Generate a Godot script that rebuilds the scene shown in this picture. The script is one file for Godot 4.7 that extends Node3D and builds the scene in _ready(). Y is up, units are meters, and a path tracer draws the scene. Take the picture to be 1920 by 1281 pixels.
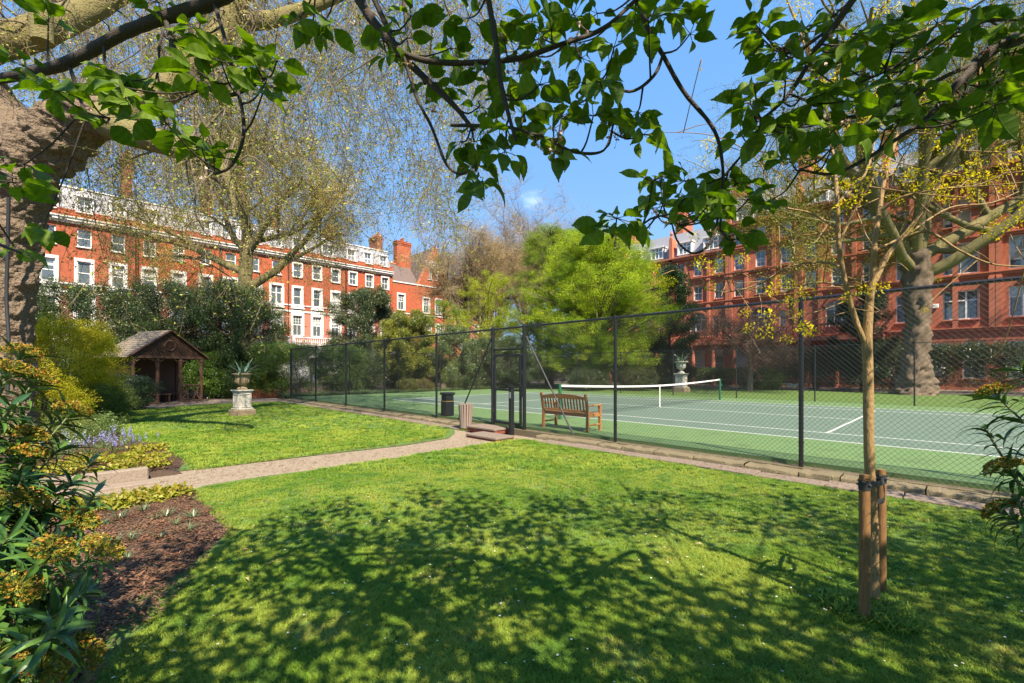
extends Node3D
# A garden square with a tennis court. World axes: X runs across the court, -Z runs along it, Y is up, the lawn lies at Y = 0.

const EYE := Vector3(0.0, 1.7, 0.0)
const FWD := Vector3(0.7001, 0.0, -0.7140)
const RGT := Vector3(0.7140, 0.0, 0.7001)
const COURT_Y := 0.18

var rng := RandomNumberGenerator.new()
var taken := {}
var M := {}
var G := {}

class Shape:
	var v := PackedVector3Array()
	var n := PackedVector3Array()
	var c := PackedColorArray()
	var i := PackedInt32Array()
	func tri(a: Vector3, b: Vector3, d: Vector3) -> void:
		var nn := (b - a).cross(d - a).normalized()
		var k := v.size()
		v.append(a); v.append(b); v.append(d)
		n.append(nn); n.append(nn); n.append(nn)
		i.append(k); i.append(k + 2); i.append(k + 1)
	func quad(a: Vector3, b: Vector3, d: Vector3, e: Vector3) -> void:
		var nn := (b - a).cross(d - a).normalized()
		var k := v.size()
		v.append(a); v.append(b); v.append(d); v.append(e)
		n.append(nn); n.append(nn); n.append(nn); n.append(nn)
		i.append(k); i.append(k + 2); i.append(k + 1)
		i.append(k); i.append(k + 3); i.append(k + 2)
	func hexa(p: PackedVector3Array) -> void:  # 4 bottom corners counter-clockwise seen from above, then the 4 above them
		quad(p[3], p[2], p[1], p[0]); quad(p[4], p[5], p[6], p[7])
		for k in 4:
			var l := (k + 1) % 4
			quad(p[k], p[l], p[l + 4], p[k + 4])
	func box(at: Vector3, size: Vector3, b := Basis()) -> void:
		var x := b.x * size.x * 0.5
		var y := b.y * size.y * 0.5
		var z := b.z * size.z * 0.5
		hexa(PackedVector3Array([at - x - y + z, at + x - y + z, at + x - y - z, at - x - y - z, at - x + y + z, at + x + y + z, at + x + y - z, at - x + y - z]))
	func span(lo: Vector3, hi: Vector3) -> void:
		box((lo + hi) * 0.5, hi - lo)
	func cbox(at: Vector3, size: Vector3, ch: float, b := Basis()) -> void:  # a box with chamfered edges
		var h := size * 0.5
		var q := {}
		for sx in [-1, 1]:
			for sy in [-1, 1]:
				for sz in [-1, 1]:
					for ax in 3:
						var p := Vector3(sx * (h.x - ch), sy * (h.y - ch), sz * (h.z - ch))
						p[ax] = [sx * h.x, sy * h.y, sz * h.z][ax]
						q[Vector4i(sx, sy, sz, ax)] = at + b * p
		var out := func(a, bb, cc, dd):
			if (bb - a).cross(cc - a).dot((a + bb + cc + dd) * 0.25 - at) < 0.0:
				quad(dd, cc, bb, a)
			else:
				quad(a, bb, cc, dd)
		for s in [-1, 1]:
			out.call(q[Vector4i(s, -1, -1, 0)], q[Vector4i(s, 1, -1, 0)], q[Vector4i(s, 1, 1, 0)], q[Vector4i(s, -1, 1, 0)])
			out.call(q[Vector4i(-1, s, -1, 1)], q[Vector4i(1, s, -1, 1)], q[Vector4i(1, s, 1, 1)], q[Vector4i(-1, s, 1, 1)])
			out.call(q[Vector4i(-1, -1, s, 2)], q[Vector4i(1, -1, s, 2)], q[Vector4i(1, 1, s, 2)], q[Vector4i(-1, 1, s, 2)])
			for t in [-1, 1]:
				out.call(q[Vector4i(s, t, -1, 0)], q[Vector4i(s, t, 1, 0)], q[Vector4i(s, t, 1, 1)], q[Vector4i(s, t, -1, 1)])
				out.call(q[Vector4i(s, -1, t, 0)], q[Vector4i(s, 1, t, 0)], q[Vector4i(s, 1, t, 2)], q[Vector4i(s, -1, t, 2)])
				out.call(q[Vector4i(-1, s, t, 1)], q[Vector4i(1, s, t, 1)], q[Vector4i(1, s, t, 2)], q[Vector4i(-1, s, t, 2)])
				for w in [-1, 1]:
					var a: Vector3 = q[Vector4i(s, t, w, 0)]
					var e: Vector3 = q[Vector4i(s, t, w, 1)]
					var f: Vector3 = q[Vector4i(s, t, w, 2)]
					if (e - a).cross(f - a).dot((a + e + f) / 3.0 - at) < 0.0:
						tri(a, f, e)
					else:
						tri(a, e, f)
	func bar(a: Vector3, b: Vector3, w: float, h: float, up := Vector3.UP) -> void:  # a squared timber from a to b
		var z := (b - a).normalized()
		var x := up.cross(z).normalized()
		box((a + b) * 0.5, Vector3(w, h, a.distance_to(b)), Basis(x, z.cross(x), z))
	func tube(path: PackedVector3Array, radii: PackedFloat32Array, sides := 6, caps := true, lump: FastNoiseLite = null, amp := 0.0) -> void:
		var m := path.size()
		var t0 := (path[1] - path[0]).normalized()
		var u := t0.cross(Vector3.UP if absf(t0.y) < 0.9 else Vector3.RIGHT).normalized()
		var first := v.size()
		for k in m:
			var t := (path[mini(k + 1, m - 1)] - path[maxi(k - 1, 0)]).normalized()
			u = (u - t * u.dot(t)).normalized()
			var w := t.cross(u)
			for j in sides:
				var an := TAU * j / sides
				var nn := u * cos(an) + w * sin(an)
				var r := radii[k]
				if lump:
					var q := path[k] + nn * r
					r *= 1.0 + amp * lump.get_noise_3dv(q) + 0.35 * amp * lump.get_noise_3dv(q * 3.3 + Vector3(7, 0, 3))
				v.append(path[k] + nn * r)
				n.append(nn)
		for k in m - 1:
			for j in sides:
				var a := first + k * sides + j
				var b := first + k * sides + (j + 1) % sides
				i.append(a); i.append(b + sides); i.append(b)
				i.append(a); i.append(a + sides); i.append(b + sides)
		if lump:
			renormal(first)
		if caps:
			for e in 2:
				var k := 0 if e == 0 else m - 1
				var s := v.size()
				var nn := (path[0] - path[1]).normalized() if e == 0 else (path[m - 1] - path[m - 2]).normalized()
				for j in sides:
					v.append(v[first + k * sides + j]); n.append(nn)
				for j in range(1, sides - 1):
					i.append(s); i.append(s + (j if e == 0 else j + 1)); i.append(s + (j + 1 if e == 0 else j))
	func renormal(first: int) -> void:
		for k in range(first, v.size()):
			n[k] = Vector3.ZERO
		for k in range(0, i.size(), 3):
			if i[k] < first: continue
			var f := (v[i[k + 2]] - v[i[k]]).cross(v[i[k + 1]] - v[i[k]])
			n[i[k]] += f; n[i[k + 1]] += f; n[i[k + 2]] += f
		for k in range(first, v.size()):
			n[k] = n[k].normalized()
	func rod(a: Vector3, b: Vector3, r: float, sides := 8) -> void:
		tube(PackedVector3Array([a, b]), PackedFloat32Array([r, r]), sides)
	func lathe(at: Vector3, profile: Array, sides := 20) -> void:  # profile: [radius, height] from the bottom up
		for k in profile.size() - 1:
			var p: Vector2 = profile[k]
			var q: Vector2 = profile[k + 1]
			var d := (q - p).normalized()
			var nr := Vector2(d.y, -d.x)
			var s := v.size()
			for j in sides + 1:
				var an := TAU * j / sides
				var o := Vector3(cos(an), 0, sin(an))
				v.append(at + o * p.x + Vector3.UP * p.y); v.append(at + o * q.x + Vector3.UP * q.y)
				var nn := (o * nr.x + Vector3.UP * nr.y).normalized()
				n.append(nn); n.append(nn)
			for j in sides:
				var a := s + j * 2
				i.append(a); i.append(a + 2); i.append(a + 1)
				i.append(a + 2); i.append(a + 3); i.append(a + 1)
	func paint(col: Color) -> void:  # gives every vertex added since the last call this colour
		while c.size() < v.size():
			c.append(col)
	func mesh(mat: Material = null) -> ArrayMesh:
		var m := ArrayMesh.new()
		add_to(m, mat)
		return m
	func add_to(m: ArrayMesh, mat: Material) -> void:
		if v.is_empty(): return
		var a := []
		a.resize(Mesh.ARRAY_MAX)
		a[Mesh.ARRAY_VERTEX] = v
		if n.size() == v.size(): a[Mesh.ARRAY_NORMAL] = n
		if c.size() == v.size(): a[Mesh.ARRAY_COLOR] = c
		if i.size() > 0: a[Mesh.ARRAY_INDEX] = i
		m.add_surface_from_arrays(Mesh.PRIMITIVE_TRIANGLES, a)
		m.surface_set_material(m.get_surface_count() - 1, mat)

class Leaves:  # flat-shaded blades and leaves, no normals kept
	var v := PackedVector3Array()
	var c := PackedColorArray()
	func t(a: Vector3, b: Vector3, d: Vector3, col: Color) -> void:
		v.append(a); v.append(d); v.append(b)
		c.append(col); c.append(col); c.append(col)
	func leaf(at: Vector3, dir: Vector3, up: Vector3, l: float, w: float, col: Color, fold := 0.2) -> void:
		var s := dir.cross(up).normalized() * w * 0.5
		var mid := at + dir * l * 0.45
		var lift := s.cross(dir).normalized() * w * fold
		var tip := at + dir * l - lift * 0.5
		t(at, mid + s + lift, tip, col)
		t(at, tip, mid - s + lift, col)
	func blade(at: Vector3, dir: Vector3, side: Vector3, l: float, w: float, bend: Vector3, col: Color, tipcol: Color) -> void:
		var m1 := at + dir * l * 0.5 + bend * l * 0.22
		var tip := at + dir * l * 0.9 + bend * l * 0.75
		var s := side * w * 0.5
		t(at - s, at + s, m1 + s * 0.8, col)
		t(at - s, m1 + s * 0.8, m1 - s * 0.8, col)
		t(m1 - s * 0.8, m1 + s * 0.8, tip, tipcol)
	func twig(p: PackedVector3Array, r0: float, r1: float, col: Color) -> void:  # a three-sided thin stick
		var m := p.size()
		for k in m - 1:
			var d := (p[k + 1] - p[k]).normalized()
			var u := d.cross(Vector3(0.31, 0.2, 0.93)).normalized()
			var w := d.cross(u)
			var ra := lerpf(r0, r1, float(k) / (m - 1))
			var rb := lerpf(r0, r1, float(k + 1) / (m - 1))
			for j in 3:
				var o := u * cos(TAU * j / 3) + w * sin(TAU * j / 3)
				var q := u * cos(TAU * (j + 1) / 3) + w * sin(TAU * (j + 1) / 3)
				t(p[k] + o * ra, p[k] + q * ra, p[k + 1] + q * rb, col)
				t(p[k] + o * ra, p[k + 1] + q * rb, p[k + 1] + o * rb, col)
	func add_to(m: ArrayMesh, mat: Material) -> void:
		if v.is_empty(): return
		var a := []
		a.resize(Mesh.ARRAY_MAX)
		a[Mesh.ARRAY_VERTEX] = v
		a[Mesh.ARRAY_COLOR] = c
		m.add_surface_from_arrays(Mesh.PRIMITIVE_TRIANGLES, a)
		m.surface_set_material(m.get_surface_count() - 1, mat)
	func mesh(mat: Material) -> ArrayMesh:
		var m := ArrayMesh.new()
		add_to(m, mat)
		return m

# ---------------------------------------------------------------- small helpers
func rf(a: float, b: float) -> float:
	return rng.randf_range(a, b)
func rdir() -> Vector3:
	var d := Vector3(rf(-1, 1), rf(-1, 1), rf(-1, 1))
	return d.normalized() if d.length() > 0.05 else Vector3.UP
func W(n: float, s: float, y := 0.0) -> Vector3:  # across the court, along it, up
	return Vector3(n, y, -s)
func at(px: float, py: float, d: float) -> Vector3:  # the point d metres ahead that stands in line with a spot of the photograph
	return EYE + FWD * d + RGT * ((px - 960.0) / 830.0 * d) + Vector3.UP * ((694.0 - py) / 830.0 * d)
func lin(r: float, g: float, b: float) -> Color:
	return Color(r, g, b).linear_to_srgb()
func tint(col: Color, amount: float) -> Color:
	var k := 1.0 + rf(-amount, amount)
	return Color(col.r * k * (1.0 + rf(-amount, amount) * 0.4), col.g * k, col.b * k)
func smooth(pts: Array, per := 5) -> PackedVector3Array:  # a Catmull-Rom curve through the points
	var out := PackedVector3Array()
	for k in pts.size() - 1:
		var a: Vector3 = pts[maxi(k - 1, 0)]
		var b: Vector3 = pts[k]
		var c: Vector3 = pts[k + 1]
		var d: Vector3 = pts[mini(k + 2, pts.size() - 1)]
		for j in per:
			out.append(b.cubic_interpolate(c, a, d, float(j) / per))
	out.append(pts[-1])
	return out
func ramp(radii: Array, count: int) -> PackedFloat32Array:
	var out := PackedFloat32Array()
	for k in count:
		var t := float(k) / (count - 1) * (radii.size() - 1)
		var a := mini(int(t), radii.size() - 2)
		out.append(lerpf(radii[a], radii[a + 1], t - a))
	return out
func numbered(called: String) -> String:
	taken[called] = taken.get(called, -1) + 1
	return called if taken[called] == 0 else "%s_%03d" % [called, taken[called]]
func tag(o: Node3D, label: String, category: String, group := "") -> void:
	o.set_meta("label", label); o.set_meta("category", category)
	if group: o.set_meta("group", group)
func thing(called: String, label: String, category: String, where := Vector3.ZERO, turn := 0.0, group := "") -> Node3D:
	var o := Node3D.new()
	o.name = numbered(called)
	add_child(o)
	o.position = where; o.rotation.y = turn
	tag(o, label, category, group)
	return o
func part(called: String, m: Mesh, parent: Node3D, where := Transform3D(), mat: Material = null) -> MeshInstance3D:
	var o := MeshInstance3D.new()
	o.name = called if parent != self else numbered(called)
	o.mesh = m
	if mat: o.material_override = mat
	o.transform = where
	parent.add_child(o, true)
	return o
func solid(called: String, s: Shape, mat: Material, parent: Node3D) -> MeshInstance3D:
	return part(called, s.mesh(mat), parent)
func setting(called: String, m: Mesh) -> MeshInstance3D:
	var o := part(called, m, self)
	o.set_meta("kind", "structure")
	return o
func scatter(called: String, m: Mesh, where: Array, tints: PackedColorArray, parent: Node3D) -> MultiMeshInstance3D:
	var mm := MultiMesh.new()
	mm.transform_format = MultiMesh.TRANSFORM_3D
	mm.use_colors = tints.size() > 0
	mm.mesh = m
	mm.instance_count = where.size()
	for k in where.size():
		mm.set_instance_transform(k, where[k])
		if tints.size() > 0: mm.set_instance_color(k, tints[k])
	var o := MultiMeshInstance3D.new()
	o.name = called if parent != self else numbered(called)
	o.multimesh = mm
	parent.add_child(o, true)
	o.set_meta("kind", "stuff")
	return o
func baked(called: String, base: Array, where: Array, tints: Array, parent: Node3D) -> void:
	# many copies joined into one mesh; base holds [Leaves, material], tints a few colours, taken in turn by the leaves
	var m := ArrayMesh.new()
	for b in base:
		var q := Leaves.new()
		var shades := []
		for c in tints:
			var a: PackedColorArray = b[0].c.duplicate()
			if b[2]:
				for k in a.size(): a[k] = a[k] * c
			shades.append(a)
		for k in where.size():
			q.v.append_array(where[k] * b[0].v)
			q.c.append_array(shades[k % shades.size()])
		q.add_to(m, b[1])
	part(called, m, parent).set_meta("kind", "stuff")
func turned(p: Vector3, scale: float, tilt := 0.0) -> Transform3D:
	var b := Basis(Vector3.UP, rf(0, TAU))
	if tilt > 0.0: b = Basis(rdir(), rf(0, tilt)) * b
	return Transform3D(b.scaled(Vector3.ONE * scale), p)
func flat_poly(pts: Array, y: float) -> Shape:  # a sheet: pts are Vector2(n, s)
	var s := Shape.new()
	var poly := PackedVector2Array(pts)
	var idx := Geometry2D.triangulate_polygon(poly)
	for k in range(0, idx.size(), 3):
		var a := W(poly[idx[k]].x, poly[idx[k]].y, y)
		var b := W(poly[idx[k + 1]].x, poly[idx[k + 1]].y, y)
		var c := W(poly[idx[k + 2]].x, poly[idx[k + 2]].y, y)
		if (b - a).cross(c - a).y > 0.0: s.tri(a, b, c)
		else: s.tri(a, c, b)
	return s

# ---------------------------------------------------------------- materials
func noise_map(freq: float, colors: Array, seed_: int, as_normal := false, octaves := 5, size := 512, type := FastNoiseLite.TYPE_SIMPLEX_SMOOTH) -> NoiseTexture2D:
	var f := FastNoiseLite.new()
	f.noise_type = type
	f.frequency = freq; f.seed = seed_; f.fractal_octaves = octaves; f.fractal_gain = 0.6
	var t := NoiseTexture2D.new()
	t.width = size; t.height = size; t.seamless = true; t.noise = f
	if as_normal:
		t.as_normal_map = true
	elif colors.size() > 1:
		var g := Gradient.new()
		g.offsets = PackedFloat32Array(range(colors.size()).map(func(k): return float(k) / (colors.size() - 1)))
		g.colors = PackedColorArray(colors)
		t.color_ramp = g
	return t
func grain(called: String, colors: Array, freq: float, metres: float, rough: float, relief := 0.0, type := FastNoiseLite.TYPE_SIMPLEX_SMOOTH, stretch := Vector3.ONE, world := true) -> StandardMaterial3D:
	var m := StandardMaterial3D.new()
	m.resource_name = called
	m.albedo_texture = noise_map(freq, colors, hash(called) % 1000, false, 5, 512, type)
	m.uv1_triplanar = true
	m.uv1_world_triplanar = world
	m.uv1_scale = stretch / metres
	m.roughness = rough
	if relief > 0.0:
		if not G.has("height"): G.height = noise_map(0.03, [], 77)
		m.heightmap_enabled = true
		m.heightmap_texture = G.height
		m.heightmap_scale = relief
	M[called] = m
	return m
func plain(called: String, col: Color, rough: float, metal := 0.0) -> StandardMaterial3D:
	var m := StandardMaterial3D.new()
	m.resource_name = called
	m.albedo_color = col; m.roughness = rough; m.metallic = metal
	M[called] = m
	return m
func leafy(called: String, through: Color, rough := 0.5, spec := 0.4) -> StandardMaterial3D:  # colours come from vertices and copies
	var m := StandardMaterial3D.new()
	m.resource_name = called
	m.vertex_color_use_as_albedo = true
	m.roughness = rough
	m.metallic_specular = spec
	if through.v > 0.0:
		m.backlight_enabled = true
		m.backlight = through
	M[called] = m
	return m

# ---------------------------------------------------------------- the scene
func _ready() -> void:
	rng.seed = 4711
	var cam := Camera3D.new()
	cam.name = "camera"
	cam.projection = Camera3D.PROJECTION_FRUSTUM
	cam.near = 0.05; cam.far = 3000.0
	cam.size = 0.05 * 1281.0 / 830.0
	cam.frustum_offset = Vector2(0.0, 0.05 * 53.5 / 830.0)
	cam.position = EYE
	cam.rotation.y = -atan2(0.7001, 0.7140)
	add_child(cam)
	cam.current = true

	var env := Environment.new()
	var sky := ProceduralSkyMaterial.new()
	sky.sky_top_color = lin(0.078, 0.195, 0.42)
	sky.sky_horizon_color = lin(0.25, 0.40, 0.57)
	sky.sky_curve = 0.19
	sky.ground_bottom_color = lin(0.05, 0.06, 0.04)
	sky.ground_horizon_color = lin(0.2, 0.24, 0.26)
	sky.sun_angle_max = 1.0
	sky.sky_cover = wisps()
	env.background_mode = Environment.BG_SKY
	env.sky = Sky.new()
	env.sky.sky_material = sky
	env.tonemap_mode = Environment.TONE_MAPPER_LINEAR
	env.tonemap_exposure = 2.4
	env.sdfgi_enabled = true; env.ssao_enabled = true; env.ssil_enabled = true
	var we := WorldEnvironment.new()
	we.name = "world_environment"
	we.environment = env
	add_child(we)

	var sun := DirectionalLight3D.new()
	sun.name = "sun"
	sun.light_energy = 1.6
	sun.light_angular_distance = 0.5
	sun.light_color = Color(1.0, 0.94, 0.85)
	sun.shadow_enabled = true
	add_child(sun)
	sun.look_at_from_position(Vector3.ZERO, Vector3(0.203, -0.766, -0.61), Vector3.UP)

	make_materials()
	ground()
	court()
	fences()
	terrace_along_street()
	terrace_beside_court()
	leaf_stock()
	plane_trees()
	leafy_trees()
	shrubs()
	furniture()
	urns()
	gazebo()
	staked_tree()
	cherry()
	euphorbias()
	bed_plants()
	lawn_cover()

func wisps() -> ImageTexture:  # small thin clouds low in the sky
	var im := Image.create(2048, 1024, false, Image.FORMAT_RGBA8)
	im.fill(Color(1, 1, 1, 0))
	var f := FastNoiseLite.new()
	f.seed = 5; f.frequency = 0.02; f.fractal_octaves = 5
	for cl in [[at(1003, 374, 100.0), 15, 8], [W(-80, 60, 60), 60, 16], [W(-90, -40, 50), 70, 20], [W(60, -90, 55), 60, 18]]:
		var d: Vector3 = (cl[0] - EYE).normalized()
		var u := fposmod(atan2(d.z, d.x) / TAU + 0.25, 1.0) * 2048.0
		var v := (0.5 - asin(d.y) / PI) * 1024.0
		for y in range(-cl[2], cl[2]):
			for x in range(-cl[1], cl[1]):
				var q := 1.0 - Vector2(float(x) / cl[1], float(y) / cl[2]).length()
				var a := clampf(q * 0.9 + f.get_noise_2d((u + x) * 1.6, (v + y) * 3.0) * 1.1 - 0.15, 0.0, 1.0) * smoothstep(0.0, 0.35, q)
				if a > 0.0:
					im.set_pixel(posmod(int(u) + x, 2048), int(v) + y, Color(0.62, 0.6, 0.58, a * 0.75))
	return ImageTexture.create_from_image(im)

func make_materials() -> void:
	grain("lawn_soil", [lin(0.045, 0.085, 0.012), lin(0.075, 0.14, 0.018), lin(0.10, 0.175, 0.025), lin(0.13, 0.20, 0.035)], 0.012, 1.7, 0.95, 1.2)
	M.lawn_soil.detail_enabled = true
	M.lawn_soil.detail_blend_mode = BaseMaterial3D.BLEND_MODE_MUL
	M.lawn_soil.detail_uv_layer = BaseMaterial3D.DETAIL_UV_2
	M.lawn_soil.uv2_triplanar = true
	M.lawn_soil.uv2_world_triplanar = true
	M.lawn_soil.uv2_scale = Vector3.ONE * 1.9
	M.lawn_soil.detail_albedo = noise_map(0.09, [lin(0.45, 0.45, 0.45), lin(1, 1, 1), lin(0.7, 0.72, 0.6)], 9)
	grain("earth", [lin(0.03, 0.019, 0.012), lin(0.065, 0.041, 0.027), lin(0.11, 0.07, 0.047)], 0.05, 0.6, 1.0, 2.5)
	grain("path_grit", [lin(0.085, 0.062, 0.04), lin(0.185, 0.142, 0.095), lin(0.29, 0.23, 0.16), lin(0.22, 0.17, 0.118), lin(0.135, 0.102, 0.07)], 0.02, 1.3, 0.95, 1.2)
	grain("asphalt", [lin(0.04, 0.04, 0.042), lin(0.07, 0.07, 0.07)], 0.05, 1.5, 0.9)
	grain("court_green", [lin(0.06, 0.105, 0.04), lin(0.09, 0.158, 0.052), lin(0.108, 0.185, 0.06), lin(0.09, 0.168, 0.056), lin(0.125, 0.195, 0.076)], 0.014, 6.0, 0.85, 0.15)
	grain("court_grey", [lin(0.062, 0.095, 0.068), lin(0.09, 0.135, 0.096), lin(0.104, 0.152, 0.108), lin(0.09, 0.14, 0.1), lin(0.12, 0.162, 0.122)], 0.014, 6.0, 0.85, 0.15)
	grain("court_line", [lin(0.3, 0.34, 0.3), lin(0.55, 0.57, 0.53), lin(0.68, 0.69, 0.65)], 0.05, 0.7, 0.8)
	grain("slab", [lin(0.10, 0.075, 0.055), lin(0.19, 0.145, 0.11), lin(0.27, 0.21, 0.165)], 0.03, 0.8, 0.95, 0.8)
	grain("kerb_stone", [lin(0.06, 0.045, 0.024), lin(0.145, 0.11, 0.06), lin(0.22, 0.175, 0.11), lin(0.12, 0.115, 0.045), lin(0.18, 0.14, 0.085)], 0.03, 0.5, 1.0, 1.5)
	grain("red_brick_edge", [lin(0.16, 0.04, 0.025), lin(0.28, 0.075, 0.045)], 0.05, 0.3, 0.95, 0.5)
	grain("sandstone", [lin(0.12, 0.09, 0.065), lin(0.21, 0.165, 0.125), lin(0.26, 0.205, 0.155), lin(0.17, 0.135, 0.10)], 0.03, 0.8, 0.95, 0.4)
	plain("black_paint", lin(0.012, 0.013, 0.014), 0.42)
	plain("worn_paint", lin(0.075, 0.07, 0.066), 0.5)
	plain("wire", lin(0.05, 0.05, 0.048), 0.36, 0.15)
	plain("galvanised", lin(0.35, 0.36, 0.37), 0.4, 0.8)
	plain("net_cord", lin(0.012, 0.014, 0.013), 0.8)
	plain("net_band", lin(0.74, 0.73, 0.7), 0.85)
	plain("net_green", lin(0.012, 0.11, 0.06), 0.5)
	grain("bench_teak", [lin(0.19, 0.085, 0.022), lin(0.34, 0.155, 0.042), lin(0.42, 0.205, 0.065)], 0.03, 0.4, 0.6, 0.1, FastNoiseLite.TYPE_SIMPLEX_SMOOTH, Vector3(1, 0.3, 1))
	grain("bin_wood", [lin(0.15, 0.11, 0.085), lin(0.27, 0.205, 0.165), lin(0.22, 0.16, 0.125)], 0.04, 0.35, 0.85, 0.2, FastNoiseLite.TYPE_SIMPLEX_SMOOTH, Vector3(1, 0.2, 1))
	plain("bin_plastic", lin(0.012, 0.012, 0.013), 0.38)
	plain("bin_gold", lin(0.45, 0.30, 0.04), 0.5)
	grain("stone", [lin(0.15, 0.135, 0.10), lin(0.34, 0.32, 0.27), lin(0.48, 0.46, 0.41), lin(0.38, 0.365, 0.32)], 0.02, 0.9, 0.9, 0.6)
	grain("stone_weathered", [lin(0.10, 0.085, 0.05), lin(0.22, 0.17, 0.10), lin(0.31, 0.23, 0.14), lin(0.2, 0.19, 0.12)], 0.03, 0.5, 0.95, 1.0)
	grain("cedar", [lin(0.05, 0.024, 0.014), lin(0.092, 0.044, 0.026), lin(0.13, 0.064, 0.038)], 0.03, 0.5, 0.8, 0.25, FastNoiseLite.TYPE_SIMPLEX_SMOOTH, Vector3(1, 0.25, 1))
	grain("cedar_dark", [lin(0.035, 0.014, 0.008), lin(0.06, 0.024, 0.014)], 0.03, 0.5, 0.85, 0.2)
	grain("shingle", [lin(0.09, 0.07, 0.045), lin(0.19, 0.145, 0.095), lin(0.24, 0.20, 0.15), lin(0.13, 0.13, 0.08)], 0.04, 0.7, 0.9, 0.8)
	grain("stake_wood", [lin(0.10, 0.045, 0.014), lin(0.19, 0.095, 0.03), lin(0.25, 0.14, 0.05)], 0.03, 0.25, 0.75, 0.25, FastNoiseLite.TYPE_SIMPLEX_SMOOTH, Vector3(1, 0.12, 1))
	plain("green_stem", lin(0.10, 0.12, 0.04), 0.6)
	plain("rubber", lin(0.02, 0.021, 0.022), 0.6)
	grain("young_bark", [lin(0.13, 0.075, 0.026), lin(0.24, 0.15, 0.058), lin(0.32, 0.21, 0.09), lin(0.19, 0.13, 0.045)], 0.03, 0.3, 0.8, 0.7, FastNoiseLite.TYPE_SIMPLEX_SMOOTH, Vector3(1, 0.4, 1))
	grain("plane_bark", [lin(0.045, 0.03, 0.02), lin(0.105, 0.072, 0.048), lin(0.17, 0.12, 0.08), lin(0.27, 0.205, 0.135), lin(0.13, 0.095, 0.06), lin(0.2, 0.16, 0.09)], 0.03, 1.1, 0.95, 7.0)
	M.plane_bark.heightmap_texture = noise_map(0.035, [], 31, false, 5, 512, FastNoiseLite.TYPE_CELLULAR)
	M.plane_bark.detail_enabled = true
	M.plane_bark.detail_blend_mode = BaseMaterial3D.BLEND_MODE_MUL
	M.plane_bark.detail_uv_layer = BaseMaterial3D.DETAIL_UV_2
	M.plane_bark.uv2_triplanar = true
	M.plane_bark.uv2_world_triplanar = true
	M.plane_bark.uv2_scale = Vector3.ONE * 1.3
	M.plane_bark.detail_albedo = noise_map(0.06, [lin(0.35, 0.33, 0.3), lin(0.8, 0.8, 0.8), lin(1, 1, 1), lin(0.9, 0.9, 0.85)], 21, false, 5, 512, FastNoiseLite.TYPE_CELLULAR)
	grain("plane_bark_mossy", [lin(0.06, 0.046, 0.026), lin(0.13, 0.108, 0.042), lin(0.21, 0.185, 0.06), lin(0.15, 0.12, 0.065), lin(0.25, 0.21, 0.12)], 0.022, 0.9, 0.95, 3.0)
	grain("grey_bark", [lin(0.07, 0.055, 0.038), lin(0.16, 0.125, 0.085), lin(0.23, 0.19, 0.13)], 0.03, 0.6, 0.95, 1.0)
	grain("cherry_bark", [lin(0.018, 0.013, 0.010), lin(0.045, 0.033, 0.024), lin(0.085, 0.068, 0.05)], 0.05, 0.12, 0.8, 0.5)
	grain("brick", [lin(0.27, 0.062, 0.026), lin(0.36, 0.088, 0.038), lin(0.43, 0.112, 0.05), lin(0.33, 0.076, 0.034)], 0.03, 2.3, 0.95, 0.5)
	grain("brick_dark", [lin(0.33, 0.09, 0.048), lin(0.43, 0.13, 0.07), lin(0.50, 0.165, 0.092), lin(0.39, 0.112, 0.06)], 0.03, 2.3, 0.95, 0.5)
	grain("brick_pink", [lin(0.40, 0.12, 0.085), lin(0.48, 0.165, 0.12), lin(0.52, 0.19, 0.145)], 0.03, 2.3, 0.95, 0.4)
	grain("brick_brown", [lin(0.20, 0.06, 0.03), lin(0.30, 0.10, 0.05), lin(0.26, 0.08, 0.04)], 0.03, 1.3, 0.95, 0.5)
	grain("terracotta", [lin(0.38, 0.115, 0.065), lin(0.48, 0.16, 0.09), lin(0.53, 0.19, 0.11)], 0.04, 1.1, 0.9, 0.3)
	grain("stucco", [lin(0.6, 0.59, 0.56), lin(0.76, 0.75, 0.72), lin(0.7, 0.68, 0.64)], 0.02, 2.0, 0.85, 0.1)
	plain("white_paint", lin(0.78, 0.78, 0.76), 0.5)
	grain("slate", [lin(0.16, 0.165, 0.19), lin(0.25, 0.255, 0.285), lin(0.31, 0.315, 0.34)], 0.03, 1.5, 0.6, 0.3, FastNoiseLite.TYPE_SIMPLEX_SMOOTH, Vector3(1, 3, 1))
	grain("slate_brown", [lin(0.075, 0.052, 0.045), lin(0.13, 0.095, 0.085), lin(0.17, 0.13, 0.11)], 0.03, 1.2, 0.8, 0.3, FastNoiseLite.TYPE_SIMPLEX_SMOOTH, Vector3(1, 3, 1))
	plain("room_paint", lin(0.42, 0.39, 0.35), 0.95)
	for k in 3:  # each house of the terrace in its own shade of red, unevenly weathered
		var bk: StandardMaterial3D = M.brick.duplicate()
		bk.resource_name = "brick_tone_%d" % k
		bk.albedo_color = [Color(1, 1, 1), Color(0.93, 0.97, 1.0), Color(1.0, 0.93, 0.9)][k]
		M["brick_tone_%d" % k] = bk
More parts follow.
